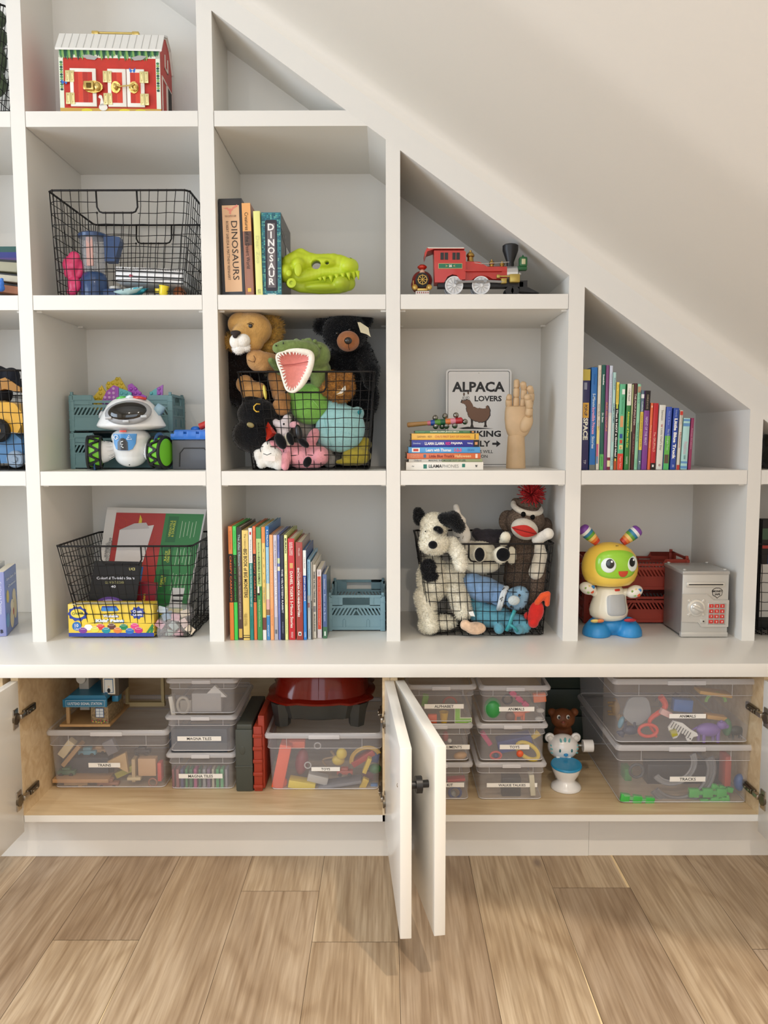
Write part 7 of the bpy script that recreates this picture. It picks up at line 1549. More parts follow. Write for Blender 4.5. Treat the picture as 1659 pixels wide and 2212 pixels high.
# things cut by the right edge
gb = thing('game_box', 'black and green boxed game standing in the right edge basket', 'box', (X(1662, .12, 1200), .12, CT + .006)); hz = at(1655, 1122, .12).z - CT; b = mb(mat('#1c1d20', .5)); b.rbox(-.022, .12, 0, .03, 0, hz - .006, .001); b.box(-.022, .12, -.0006, 0, hz * .80, hz * .90, mat('#3f5a44', .5)); b.box(-.022, .12, -.0008, 0, hz * .72, hz * .765, mat('#b03a34', .5)); b.box(-.004, .12, -.001, 0, hz * .58, hz * .72, mat('#2a6ab8', .5)); b.box(-.022, .12, -.0007, 0, hz * .1, hz * .58, mat('#cfcac2', .5)); b.build('carton', parent=gb)
rc = Toy('toy_bear', 'dark plush barely showing in the small right edge cube', 'soft toy', 1690, 1010, .1, S3T + .001); rc.soft('body', [(1675, 985, .1, 32), (1668, 950, .1, 20), (1690, 960, .1, 30)], plush('#3a3a2c', .4), .005)
# ------------------------------------------------------------------ clear storage bins in the low cupboards
ZF = .1486
CLB = clear('#dcdade', .23, .22, 'clear_bin'); CLR = clear('#e6e4e6', .55, .2, 'frosted_rim'); CLT = clear('#cfc9c6', .12, .12, 'clear_lid'); CLE = clear('#f4f2f4', .5, .3, 'bin_edge')
PAPL = mat('#f2eee6', .6); INK = mat('#2a2624', .6)
def sbin(label, xl, xr, yt, yb, Y, depth, z0, words=None, lab=None, group=None, taper=.93, big=False):
    """clear latching bin: rim xl..xr at photo height yt, foot at yb, front face at Y"""
    x0, x1 = X(xl, Y, yt), X(xr, Y, yt); W = x1 - x0; H = at(829, yt, Y).z - z0
    t = thing('storage_bin', label, 'storage bin', ((x0 + x1) / 2, Y, z0), group=group); hw = W / 2; rim = .014 if big else .012; th = H - rim
    ov = .006
    def ring(w, y0, y1, z, r=.012, n=4):
        P = []
        for (cx, cy, a0) in ((w - r, y0 + r, -90), (w - r, y1 - r, 0), (-w + r, y1 - r, 90), (-w + r, y0 + r, 180)):
            P += [(cx + r * math.cos(R(a0 + 90 * i / n)), cy + r * math.sin(R(a0 + 90 * i / n)), z) for i in range(n + 1)]
        return P
    def loft(b, rings, mt=0, cap0=False, cap1=False):
        n = len(rings[0]); V = [p for r_ in rings for p in r_]; F = [(i * n + j, i * n + (j + 1) % n, (i + 1) * n + (j + 1) % n, (i + 1) * n + j) for i in range(len(rings) - 1) for j in range(n)]
        if cap0: F.append(tuple(reversed(range(n))))
        if cap1: F.append(tuple(range((len(rings) - 1) * n, len(rings) * n)))
        b.add(V, F, mt)
    wb = (hw - ov) * taper; dy = (hw - ov - wb) * .8; wt = hw - ov; y0, y1 = ov, depth - ov
    zl = th * .80
    b = mb(CLB); loft(b, [ring(wb, y0 + dy, y1 - dy, .001), ring(wb + .002, y0 + dy - .001, y1 - dy + .001, .006), ring(wt - .0035, y0 + .003, y1 - .003, zl), ring(wt, y0, y1, zl + .002), ring(wt, y0, y1, th)], 0, True)
    b.build('tub', parent=t, smooth=40)
    b = mb(CLE); b.tube(ring(wt, y0 - .0004, y1, zl + .001), .0007, closed=True, n=5); b.tube(ring(wb + .001, y0 + dy - .001, y1 - dy, .003), .0012, closed=True, n=5)
    for s in (-1, 1): b.tube([(s * wt * .66, y0 - .001, th), (s * wt * .66, y0 - .001, zl + .001)], .0006, n=4)
    b.build('tub_edge', parent=t)
    b = mb(CLR); loft(b, [ring(hw, 0, depth, th), ring(hw + .001, -.001, depth + .001, th + rim * .5), ring(hw - .003, .003, depth - .003, th + rim * .95), ring(hw - .009, .009, depth - .009, th + rim * .9)]); loft(b, [ring(wt + .001, y0 - .001, y1 + .001, th), ring(hw, 0, depth, th)])
    b.rbox(-W * .13, W * .13, -.0035, .001, th - .001, th + rim * .75, .001, CLE); b.build('lid_rim', parent=t, smooth=50)
    b = mb(CLT); loft(b, [ring(hw - .009, .009, depth - .009, th + rim * .9), ring(hw - .013, .013, depth - .013, th + rim * .45)], 0, False, True); b.build('lid', parent=t)
    if words:
        lx0, lx1, ly0, ly1 = lab; a, c = at(lx0, ly0, Y + .003), at(lx1, ly1, Y + .003); ox, oz = t.location.x, z0
        tilt = -math.degrees(math.atan2(wt - wb, th)) * .5
        b = mb(PAPL); zc_ = (a.z + c.z) / 2 - oz; yc = y0 + dy * (1 - zc_ / th) - .0012; M = T((a.x + c.x) / 2 - ox, yc, zc_) @ rotm(math.degrees(math.atan2(-dy, th)) * -1, 0, 0)
        w_, h_ = (c.x - a.x) / 2, (a.z - c.z) / 2; b.box(-w_, w_, -.0004, 0, -h_, h_, M=M); b.text(words, M @ T(0, -.0007, 0), .01, INK, bold=.012, height=h_ * 1.2); b.build('name_label', parent=t)
    return t
GS = 'small clear bins stacked in the cupboards'
B_ = [
 ('clear bin labelled TRAINS under the wooden station', 97, 362, 1577, 1707, -.057, .30, 'TRAINS', (189, 258, 1650, 1660), 1),
 ('small clear bin showing coloured tile edges, at the bottom of the stack beside the station', 357, 509, 1627, 1708, -.061, .28, 'MAGNA TILES', (385, 480, 1673, 1683), 0),
 ('small clear bin with dark blue contents, middle of the stack beside the station', 355, 510, 1545, 0, -.061, .28, 'MAGNA TILES', (382, 477, 1592, 1602), 0),
 ('clear unlabelled bin of white castle pieces, top of the stack beside the station', 357, 512, 1466, 0, -.061, .28, None, None, 0),
 ('clear bin labelled TOYS under the red and grey tray', 571, 829, 1584, 1711, -.070, .30, 'TOYS', (672, 734, 1659, 1668), 1),
 ('clear bin at the bottom behind the open door, its label ending in KIT', 872, 1022, 1648, 1731, -.125, .27, 'SCIENCE KIT', (905, 1003, 1692, 1702), 0),
 ('clear bin in the middle behind the open door, its label ending in MENTS', 872, 1022, 1564, 0, -.125, .27, 'INSTRUMENTS', (925, 1015, 1610, 1620), 0),
 ('clear bin labelled ALPHABET on top of the stack behind the door', 876, 1030, 1480, 0, -.125, .27, 'ALPHABET', (917, 1002, 1522, 1532), 0),
 ('clear bin labelled WALKIE TALKIES at the foot of its stack', 1028, 1182, 1648, 1730, -.125, .27, 'WALKIE TALKIES', (1052, 1161, 1693, 1702), 0),
 ('clear bin labelled TOYS between the walkie talkie and animal bins', 1031, 1185, 1564, 0, -.125, .27, 'TOYS', (1080, 1144, 1610, 1620), 0),
 ('small clear bin labelled ANIMALS on top of the middle stack', 1036, 1191, 1482, 0, -.125, .27, 'ANIMALS', (1076, 1155, 1528, 1538), 0),
 ('large clear bin labelled TRACKS at the bottom right', 1332, 1637, 1611, 1741, -.150, .42, 'TRACKS', (1449, 1526, 1680, 1691), 1),
 ('large clear bin labelled ANIMALS resting on the TRACKS bin', 1325, 1642, 1468, 0, -.150, .42, 'ANIMALS', (1448, 1527, 1544, 1554), 1)]
zt = ZF; BINS = []
for lab, xl, xr, yt, yb, Y, dp, wd, lb, big in B_:
    z0 = ZF if yb else zt + .0012
    BINS.append(sbin(lab, xl, xr, yt, yb, Y, dp, z0, wd, lb, 'large clear bins in the cupboards' if big else GS, big=bool(big)))
    zt = at(829, yt, Y).z
# small contents: (name, what it looks like, kind, x, y, Y, size px, colour, turn)
def piece(nm, lab, kind, x, y, Y, s, c, an=0, k=(1, 1), cat='toy', grp=None):
    p = at(x, y, Y); r = s * (CD + Y) / FPX; m = mat(c, .42, coat=.15); t = thing(nm, lab, cat, tuple(p), (0, an, 0), grp)
    kx, kz = k; b = mb(m); th = min(.022, max(.006, r * .5))
    if kind == 'block': b.rbox(-r * kx, r * kx, -th, th, -r * kz, r * kz, min(.002, r * .2 * min(kx, kz)))
    elif kind == 'ball': b.sph((0, 0, 0), (r * kx, r * min(1, (kx + kz) / 2) * .8, r * kz))
    elif kind == 'flat': b.prism([(r * kx * (1 + .05 * math.cos(5 * i * .26)) * math.cos(i * .2618), r * kz * (1 + .05 * math.cos(5 * i * .26)) * math.sin(i * .2618)) for i in range(24)], .006)
    elif kind == 'ring': n = 20; b.tube([(r * kx * math.cos(2 * math.pi * i / n), 0, r * kz * math.sin(2 * math.pi * i / n)) for i in range(n)], r * .22, closed=True, n=8)
    elif kind == 'arc':
        n = 16
        for q, m_ in ((1, 0), (.82, 0)): b.tube([(r * kx * q * math.cos(R(i * 170 / n - 175)), 0, r * kz * q * math.sin(R(i * 170 / n - 175))) for i in range(n + 1)], r * .05, n=6)
        b.prism([(r * kx * math.cos(R(i * 170 / n - 175)), r * kz * math.sin(R(i * 170 / n - 175))) for i in range(n + 1)] + [(r * kx * .82 * math.cos(R(i * 170 / n - 175)), r * kz * .82 * math.sin(R(i * 170 / n - 175))) for i in range(n, -1, -1)], .003)
    elif kind == 'car':
        b.rbox(-r, r, -.009, .009, -r * .35, r * .12, .002); b.rbox(-r * .5, r * .45, -.008, .008, r * .1, r * .48, .003); bk = mat('#1c1c1e', .5)
        for xx in (-.58, .58):
            for yy in (-1, 1): b.cyl((r * xx, yy * .007, -r * .35), (r * xx, yy * .011, -r * .35), r * .24, mt=bk, n=12)
    elif kind == 'track':
        b.prism([(-r, -r * .2), (r * .2, -r * .2), (r * .2, -r * .45), (r * .55, -r * .45), (r * .55, -r * .2), (r, -r * .2), (r, r * .2), (-r, r * .2)], .01, M=T(0, -.005, 0)); b.box(-r * .9, r * .9, -.006, .006, r * .2, r * .24, mat('#a9845c', .6))
    elif kind == 'link':
        for i in range(3): b.rbox(-r + i * r * .7, -r + i * r * .7 + r * .5, -.006, .006, -r * .22, r * .22, .001); 
        b.rbox(-r, r * .9, -.004, .004, -r * .1, r * .1, .001)
    elif kind == 'ell': b.prism([(-r, r), (-r, -r), (r * 1.1, -r), (r * 1.1, -r * .45), (-r * .4, -r * .45), (-r * .4, r)], .008); b.prism([(-r * 1.08, r * 1.08), (-r * 1.08, -r * 1.08), (r * 1.18, -r * 1.08), (r * 1.18, -r * .37), (-r * .32, -r * .37), (-r * .32, r * 1.08)], .005, mat('#e6e9c9', .5), T(0, .001, 0))
    elif kind == 'tri': b.prism([(-r * kx, -r * kz), (r * kx, -r * kz), (0, r * kz)], .012, M=T(0, -.006, 0))
    elif kind == 'beast':       # little animal figure: trunk, head, four legs
        b.sph((0, 0, 0), (r * .72, r * .35, r * .40)); b.sph((r * .78, 0, r * .28), (r * .30, r * .24, r * .26)); b.sph((r * 1.02, 0, r * .2), (r * .18, r * .15, r * .14))
        for xx in (-.5, -.3, .35, .52): b.cyl((r * xx, (.12 if xx in (-.5, .35) else -.12) * r, 0), (r * xx, (.14 if xx in (-.5, .35) else -.14) * r, -r * .72), r * .13, r * .10, n=8)
        b.tube([(-r * .66, 0, r * .15), (-r * .9, 0, 0), (-r * .95, 0, -r * .2)], r * .05, n=5); b.sph((r * .7, -r * .1, r * .52), r * .09)
    elif kind == 'snake': n = 22; b.tube([(r * kx * (math.sin(i * .33)) * (1 - i / n * .3), (i % 2) * .001, r * kz * (1 - 2 * i / n)) for i in range(n + 1)], [r * .16 * (1 - .6 * i / n) for i in range(n + 1)], n=8)
    elif kind == 'cup': b.lathe([(r * .55, -r), (r * .8, r * .8), (r * .9, r), (r * .75, r * .85), (r * .5, -r * .8)], n=20)
    b.build({'block': 'block_body', 'ball': 'round_body', 'beast': 'figure', 'car': 'car_body'}.get(kind, kind + '_shape'), parent=t, smooth=40)
    return t
PC = [
 # trains bin
 ('toy_track_piece', 'pale wooden switch piece with two holes tilted at the upper left of the TRAINS bin', 'block', 146, 1615, -.02, 21, '#cdbd98', -52, (1, .42)), ('toy_track_piece', 'long wooden track edge slanting below the holed switch piece', 'block', 158, 1628, .0, 30, '#b08a5c', -50, (1, .16)),
 ('toy_track_piece', 'long straight wooden track lying across the TRAINS bin floor', 'block', 180, 1680, -.02, 62, '#b58c62', 0, (1, .07)), ('play_board', 'dark blue toy base board standing behind the TRAINS label', 'block', 190, 1652, .02, 52, '#2b3440', 0, (1, .45)), ('toy_train', 'green toy coach low at the left of the TRAINS bin', 'car', 145, 1665, -.01, 20, '#2f5c40', 0),
 ('toy_bridge', 'forked pale wooden bridge piece right of the TRAINS label', 'tri', 264, 1640, -.02, 24, '#c9a878', 28, (1.1, .8)), ('toy_signal', 'wooden signal post standing in the TRAINS bin', 'block', 292, 1660, -.02, 26, '#b9a27c', 0, (.15, 1)), ('domino', 'small wooden foot of the signal post', 'block', 291, 1680, -.03, 15, '#cdbc96', 0, (1, .22)),
 ('toy_block', 'square beech block with a dark hole at the right of the TRAINS bin', 'block', 320, 1654, -.02, 20, '#c9a27c', 0, (1, 1)), ('toy_block', 'upright coral red block against the right wall of the TRAINS bin', 'block', 347, 1664, -.02, 21, '#cc4c44', 0, (.2, 1)), ('toy_ramp', 'yellow and green wedge leaning in the TRAINS bin', 'block', 272, 1664, .0, 22, '#a8a23c', -25, (1, .3)),
 ('toy_train', 'light blue toy coach with cream roof in the TRAINS bin', 'car', 190, 1622, .02, 20, '#5f9ab0', 0), ('toy_train', 'second pale coach beside the light blue one', 'car', 215, 1618, .03, 16, '#b9946c', 0), ('toy_case', 'small clear plastic case tilted high in the TRAINS bin', 'block', 240, 1612, .01, 16, '#77757c', -25, (.8, 1)), ('toy_train', 'reddish wooden wagon on the floor of the TRAINS bin', 'car', 235, 1690, -.02, 24, '#9c6a50', 0), ('toy_track_piece', 'short knobbly wooden track at the bottom left of the TRAINS bin', 'track', 165, 1690, -.03, 26, '#a8875c', 0), ('toy_hoop', 'round brown wooden wheels in the right corner of the TRAINS bin', 'ring', 330, 1690, -.03, 9, '#9c6c54', 0), ('toy_train', 'black toy engine near the top right of the TRAINS bin', 'car', 308, 1620, .0, 18, '#2a2a2e', 0),
 # castle pieces
 ('castle_slab', 'grey toy castle wall panel in the top left small bin', 'block', 450, 1512, -.02, 38, '#a9a5a2', 0, (.85, .55)), ('castle_gable', 'white pointed toy castle roof with zigzag edge', 'tri', 465, 1492, -.035, 26, '#dcdad6', 0, (1, .5)), ('castle_gate', 'beige arched toy castle gate in the top left small bin', 'ring', 396, 1523, -.035, 16, '#b5ada0', 0, (.8, 1.1)), ('castle_block', 'grey square toy castle door beside the beige arch', 'block', 403, 1523, -.03, 13, '#9c958a', 0, (1, 1)), ('castle_tower', 'white upright toy castle strip at the bin\'s left side', 'block', 374, 1522, -.03, 22, '#d2cdc4', -8, (.22, 1)),
 ('tile_tray', 'dark slate blue block of magnetic tiles filling the middle small bin', 'block', 432, 1594, .03, 64, '#2c3e50', 0, (1, .42)),
 # toys bin (left)
 ('foam_blaster', 'long orange foam toy blaster upright at the left of the TOYS bin', 'block', 610, 1650, -.03, 50, '#e2562c', 12, (.26, 1)), ('toy_pistol', 'orange blaster handle crossing the top of the TOYS bin', 'block', 638, 1606, -.01, 22, '#dc5a30', 0, (1, .36)), ('foam_rocket', 'rounded orange blaster tip at the bin floor', 'ball', 606, 1690, -.03, 16, '#e2562c', 0, (1, .9)),
 ('toy_car', 'dark red toy car standing on its end in the TOYS bin', 'ball', 652, 1645, -.01, 30, '#7c1f2c', 8, (.5, 1)), ('toy_hoop', 'chrome toy wheel near the top middle of the TOYS bin', 'ring', 686, 1611, -.01, 7, '#a9a6a6', 0), ('toy_hoop', 'chrome toy wheel left of the TOYS label', 'ring', 665, 1653, -.03, 7, '#b3b0b0', 0),
 ('toy_bus', 'bright yellow curved plastic toy on the TOYS bin floor', 'block', 653, 1692, -.035, 30, '#dcc22c', 10, (1, .3)), ('toy_boat', 'white and grey toy boat left below the TOYS label', 'block', 687, 1680, -.03, 23, '#b5b0aa', 14, (1, .38)), ('rubber_band', 'grey rubber strap lying low across the TOYS bin', 'block', 735, 1689, -.03, 48, '#77777c', -9, (1, .07)), ('toy_chick', 'round yellow toy figure above the TOYS label', 'ball', 738, 1628, -.03, 12, '#d9bc34', 0, (1, 1.1)), ('toy_duckling', 'yellow toy body under the round yellow head', 'ball', 731, 1642, -.02, 13, '#cdb02f', 0, (1.1, .9)), ('toy_car', 'red and teal toy car at the right end of the TOYS label', 'car', 745, 1665, -.03, 18, '#a2422f', 0), ('toy_ship', 'yellow and red crescent toy in the right of the TOYS bin', 'arc', 790, 1640, -.01, 36, '#d0a83c', 160, (1, .8)), ('toy_slide', 'red sloping toy part under the yellow crescent', 'block', 785, 1635, .0, 28, '#a82f24', -32, (1, .22)), ('toy_banana', 'yellow curved toy prong right of the label', 'block', 793, 1652, -.03, 18, '#d9b83c', 22, (.25, 1)), ('toy_frog', 'green toy figure at the right wall of the TOYS bin', 'ball', 810, 1660, -.02, 14, '#1f6a34', 0, (1, .8)), ('toy_brick', 'blue toy brick above the green figure', 'block', 808, 1635, .0, 11, '#2a4c8c', 10, (1, 1)), ('toy_car', 'small yellow toy car upright at the right of the TOYS bin', 'block', 786, 1693, -.035, 14, '#d9b430', 25, (.5, 1)), ('toy_boat', 'small blue and white toy at the TOYS bin corner', 'block', 808, 1698, -.03, 8, '#4a7ab0', 0, (1, .8)), ('toy_net', 'brown tangled net toy above the TOYS label', 'snake', 708, 1640, -.01, 20, '#8a7048', 20, (.6, 1)), ('toy_brick', 'dark maroon toy brick beside the yellow prong', 'block', 795, 1674, -.01, 12, '#5c1f24', 0, (1, .8)),
 # alphabet etc
 ('letter_tile', 'lime green letter L with pale edge in the ALPHABET bin', 'ell', 1000, 1545, -.105, 17, '#7cc22c', 0), ('letter_tile', 'orange square letter tile in the ALPHABET bin', 'block', 934, 1552, -.10, 10, '#dc5a34', 0, (1, 1)), ('toy_hoop', 'yellow and green cog under the ALPHABET label', 'cup', 959, 1549, -.10, 12, '#d2a82c', 0), ('letter_tile', 'green letter piece at the upper left of the ALPHABET bin', 'block', 918, 1512, -.09, 13, '#6fa83c', 10, (.5, 1)), ('letter_tile', 'rust red letter piece above the ALPHABET label', 'arc', 972, 1520, -.08, 16, '#b04c34', 180),
 ('maraca', 'maroon toy maraca in the MENTS bin', 'ball', 962, 1590, -.10, 10, '#8c2f34', 0, (.7, 1.2)), ('castanet', 'wooden castanet below the MENTS label', 'ball', 994, 1632, -.10, 15, '#b58a54', -10, (1, .6)), ('toy_bell', 'small silver toy bell in the MENTS bin', 'ball', 971, 1600, -.10, 5, '#c2bfb9', 0),
 ('magnifier_ring', 'blue toy lens ring in the KIT bin', 'ring', 983, 1712, -.10, 13, '#28407c', 0), ('toy_tube', 'red toy tube across the top of the KIT bin', 'block', 985, 1682, -.10, 20, '#b5302f', -5, (1, .16)), ('toy_bottle', 'grey plastic bottle in the KIT bin', 'ball', 978, 1714, -.09, 8, '#8f9290', 0, (.9, 1.1)),
 # small animals
 ('toy_cactus', 'green rounded toy with white stars in the small ANIMALS bin', 'ball', 1064, 1529, -.105, 20, '#2f8c44', 0, (.95, 1.2)), ('toy_block', 'hot pink jointed block strip crossing the small ANIMALS bin', 'link', 1122, 1510, -.10, 27, '#d0306c', 42), ('toy_giraffe', 'orange spotted toy animal under the small ANIMALS label', 'beast', 1120, 1540, -.10, 22, '#d9602c', 0), ('toy_brick', 'orange toy brick at the upper right of the small ANIMALS bin', 'block', 1165, 1506, -.10, 14, '#e0703c', -5, (1, .7)), ('toy_spotted_cow', 'dark brown spotted toy beside the orange one', 'ball', 1102, 1547, -.105, 11, '#5c3a2c', 0), ('toy_egg', 'pale grey oval toy upper right in the small ANIMALS bin', 'ball', 1167, 1535, -.105, 9, '#a5a39f', 0, (1, .6)), ('toy_egg', 'pale grey oval toy lower right in the small ANIMALS bin', 'ball', 1164, 1553, -.105, 9, '#a5a39f', 0, (1, .6)), ('toy_hoop', 'dark toy wheel behind the pink strip', 'ring', 1096, 1511, -.08, 10, '#3a3a3c', 0),
 ('toy_ring', 'coral ring toy with blue centre at the left of the TOYS stack bin', 'ring', 1071, 1632, -.105, 11, '#c9403c', 0, (1.1, .8)), ('toy_disc', 'small navy disc inside the coral ring', 'ball', 1071, 1632, -.100, 6, '#26386c', 0), ('toy_clip', 'large yellow clip toy with orange button in the TOYS stack bin', 'ring', 1140, 1622, -.10, 21, '#e2c22c', 35, (1.3, .7)), ('toy_disc', 'orange round button on the yellow clip', 'ball', 1123, 1628, -.115, 8, '#d9562c', 0), ('toy_board', 'royal blue board behind the yellow clip', 'block', 1110, 1602, -.06, 38, '#24408c', -12, (1, .36)), ('ribbon_strip', 'magenta strip at the upper left of the TOYS stack bin', 'block', 1050, 1594, -.09, 17, '#b8386c', 55, (1, .3)), ('toy_cup', 'small yellow cup at the upper right of the TOYS stack bin', 'cup', 1157, 1588, -.08, 9, '#d9b83c', 50),
 ('walkie_talkie', 'black walkie talkie lying in its labelled bin', 'block', 1103, 1697, -.08, 26, '#26272a', 0, (.8, .9)), ('ribbed_band', 'cream ribbed strap standing at the right of the walkie talkie bin', 'block', 1148, 1692, -.105, 24, '#bdb7a4', -5, (.24, 1)),
 # big animals
 ('cloud_cutout', 'flat grey cloud shaped toy at the left of the large ANIMALS bin', 'flat', 1377, 1535, -.10, 33, '#8b9094', 20, (.9, 1)), ('toy_snake', 'coral red coiled rubber snake in the large ANIMALS bin', 'snake', 1418, 1548, -.11, 46, '#d0402c', 10, (.34, 1)), ('toy_ring', 'red rubber snake coil end at the bin floor', 'ring', 1400, 1578, -.12, 17, '#d0402c', 0, (1.2, .8)), ('toy_brick', 'blue toy brick in the upper middle of the large ANIMALS bin', 'block', 1473, 1522, -.10, 21, '#2a62a8', 5, (1, .65)), ('toy_brick', 'lime green toy arch at the upper right of the large ANIMALS bin', 'arc', 1546, 1518, -.10, 24, '#74a83c', 180), ('toy_hippo', 'purple toy hippopotamus right of the zebra', 'beast', 1530, 1576, -.11, 38, '#7a5ca8', 0), ('toy_ruler', 'orange wooden stick at the top right of the large ANIMALS bin', 'block', 1540, 1495, -.09, 36, '#cc9a44', 8, (1, .1)), ('toy_ruler', 'orange wooden stick right of the ANIMALS label', 'block', 1545, 1548, -.08, 22, '#cf9a48', 8, (1, .2)), ('toy_brick', 'pale pink toy brick left of the large ANIMALS label', 'block', 1438, 1540, -.12, 13, '#d9aaa4', 25, (1, .5)), ('toy_crocodile', 'dark green toy crocodile at the right of the large ANIMALS bin', 'beast', 1590, 1578, -.09, 26, '#20362a', 0), ('toy_turtle', 'green toy animal beside the purple hippopotamus', 'ball', 1570, 1570, -.09, 17, '#3f7a4c', 0, (.6, 1.2)), ('toy_whale', 'dark navy toy whale at the left of the large ANIMALS bin', 'beast', 1362, 1577, -.10, 26, '#24304c', 180), ('toy_elephant', 'light blue plastic toy at the left edge of the large ANIMALS bin', 'ball', 1342, 1560, -.08, 12, '#5f9ab0', 20, (.5, 1.2)), ('toy_lion', 'mustard toy animal deep in the left of the large ANIMALS bin', 'beast', 1330, 1530, .06, 24, '#a8802c', 90), ('toy_shark', 'grey toy deep behind the red snake', 'beast', 1440, 1510, .02, 26, '#57585c', 0), ('toy_block', 'olive square block under the zebra', 'block', 1455, 1583, -.13, 7, '#a8a23c', -20, (1, 1)),
 # tracks
 ('toy_track_piece', 'large grey curved race track in the TRACKS bin', 'arc', 1470, 1668, -.11, 78, '#6f7072', -32, (1, .9)), ('toy_track_piece', 'inner pale grey curved race track', 'arc', 1455, 1650, -.09, 52, '#8c8d8f', -32, (1, .9)),
 ('toy_track_piece', 'bright green link track low at the left of the TRACKS bin', 'link', 1378, 1726, -.13, 40, '#3fb04a', 8), ('toy_track_piece', 'bright green link track pile at the lower right', 'link', 1530, 1712, -.12, 44, '#3fb04a', 0), ('toy_track_piece', 'bright green link track under the right pile', 'link', 1545, 1728, -.12, 34, '#48ba50', -10), ('toy_track_piece', 'green linked track standing along the left wall of the TRACKS bin', 'block', 1352, 1690, .02, 38, '#2f8c3c', 0, (.2, 1)), ('toy_track_piece', 'bright green link track stacked above the right pile', 'link', 1560, 1702, -.11, 26, '#3fb04a', 12), ('toy_mast', 'rust red upright track post in the TRACKS bin', 'block', 1566, 1660, -.10, 34, '#a8402c', 0, (.2, 1)), ('toy_gear', 'blue toy gears at the right wall of the TRACKS bin', 'ball', 1598, 1690, -.10, 15, '#2c5c9c', 0, (.9, 1.3)), ('toy_board', 'dark slate race board standing behind the tracks', 'block', 1480, 1680, .0, 90, '#33383c', 0, (1, .42)), ('toy_hoop', 'dark grey toy wheel at the upper left of the TRACKS bin', 'ring', 1375, 1665, -.08, 15, '#3c4044', 0)]
for p in PC: piece(*p[:9], k=(p[9] if len(p) > 9 else (1, 1)))
for i in range(13):      # edges of the coloured tiles in the lower bin
    c = ['#7c3a40', '#8f5a5c', '#4a4c74', '#3f8a54', '#34704a', '#a84c7c', '#3a6a50', '#8c8f92', '#77607c', '#b9b09c', '#3f9a5c', '#5aa874', '#8a8890'][i]
    t = piece('magnetic_tile', ['maroon', 'dusty rose', 'indigo', 'green', 'forest green', 'magenta', 'bottle green', 'light grey', 'mauve', 'cream', 'leaf green', 'mint', 'warm grey'][i] + ' magnetic tile standing on edge in the lowest small bin beside the station', 'block', 377 + i * 9.5, 1679, -.03, 23, c, 0, (.14 if i % 3 else .1, 1))
    t['group'] = 'magnetic tiles on edge'
# zebra cut-out with real stripes
z = Toy('toy_zebra', 'flat white wooden zebra with black stripes under the large ANIMALS label', 'toy', 1475, 1575, -.125)
z.plate('body', [(1444, 1572), (1455, 1557), (1475, 1562), (1492, 1576), (1506, 1584), (1508, 1590), (1498, 1592), (1492, 1602), (1484, 1600), (1480, 1588), (1470, 1583), (1462, 1594), (1454, 1596), (1456, 1583), (1446, 1580)], -.125, .006, mat('#eceae4', .5))
b = mb(mat('#1a1a1a', .6))
for i in range(8): a, c = z.P(1456 + i * 5.2, 1560 + i * 3.2, -.1262), z.P(1449 + i * 5.2, 1572 + i * 3.2, -.1262); b.tube([a, c], .0010, n=4)
b.sph(z.P(1491, 1596, -.1255), .002); b.build('stripes', parent=z.t)
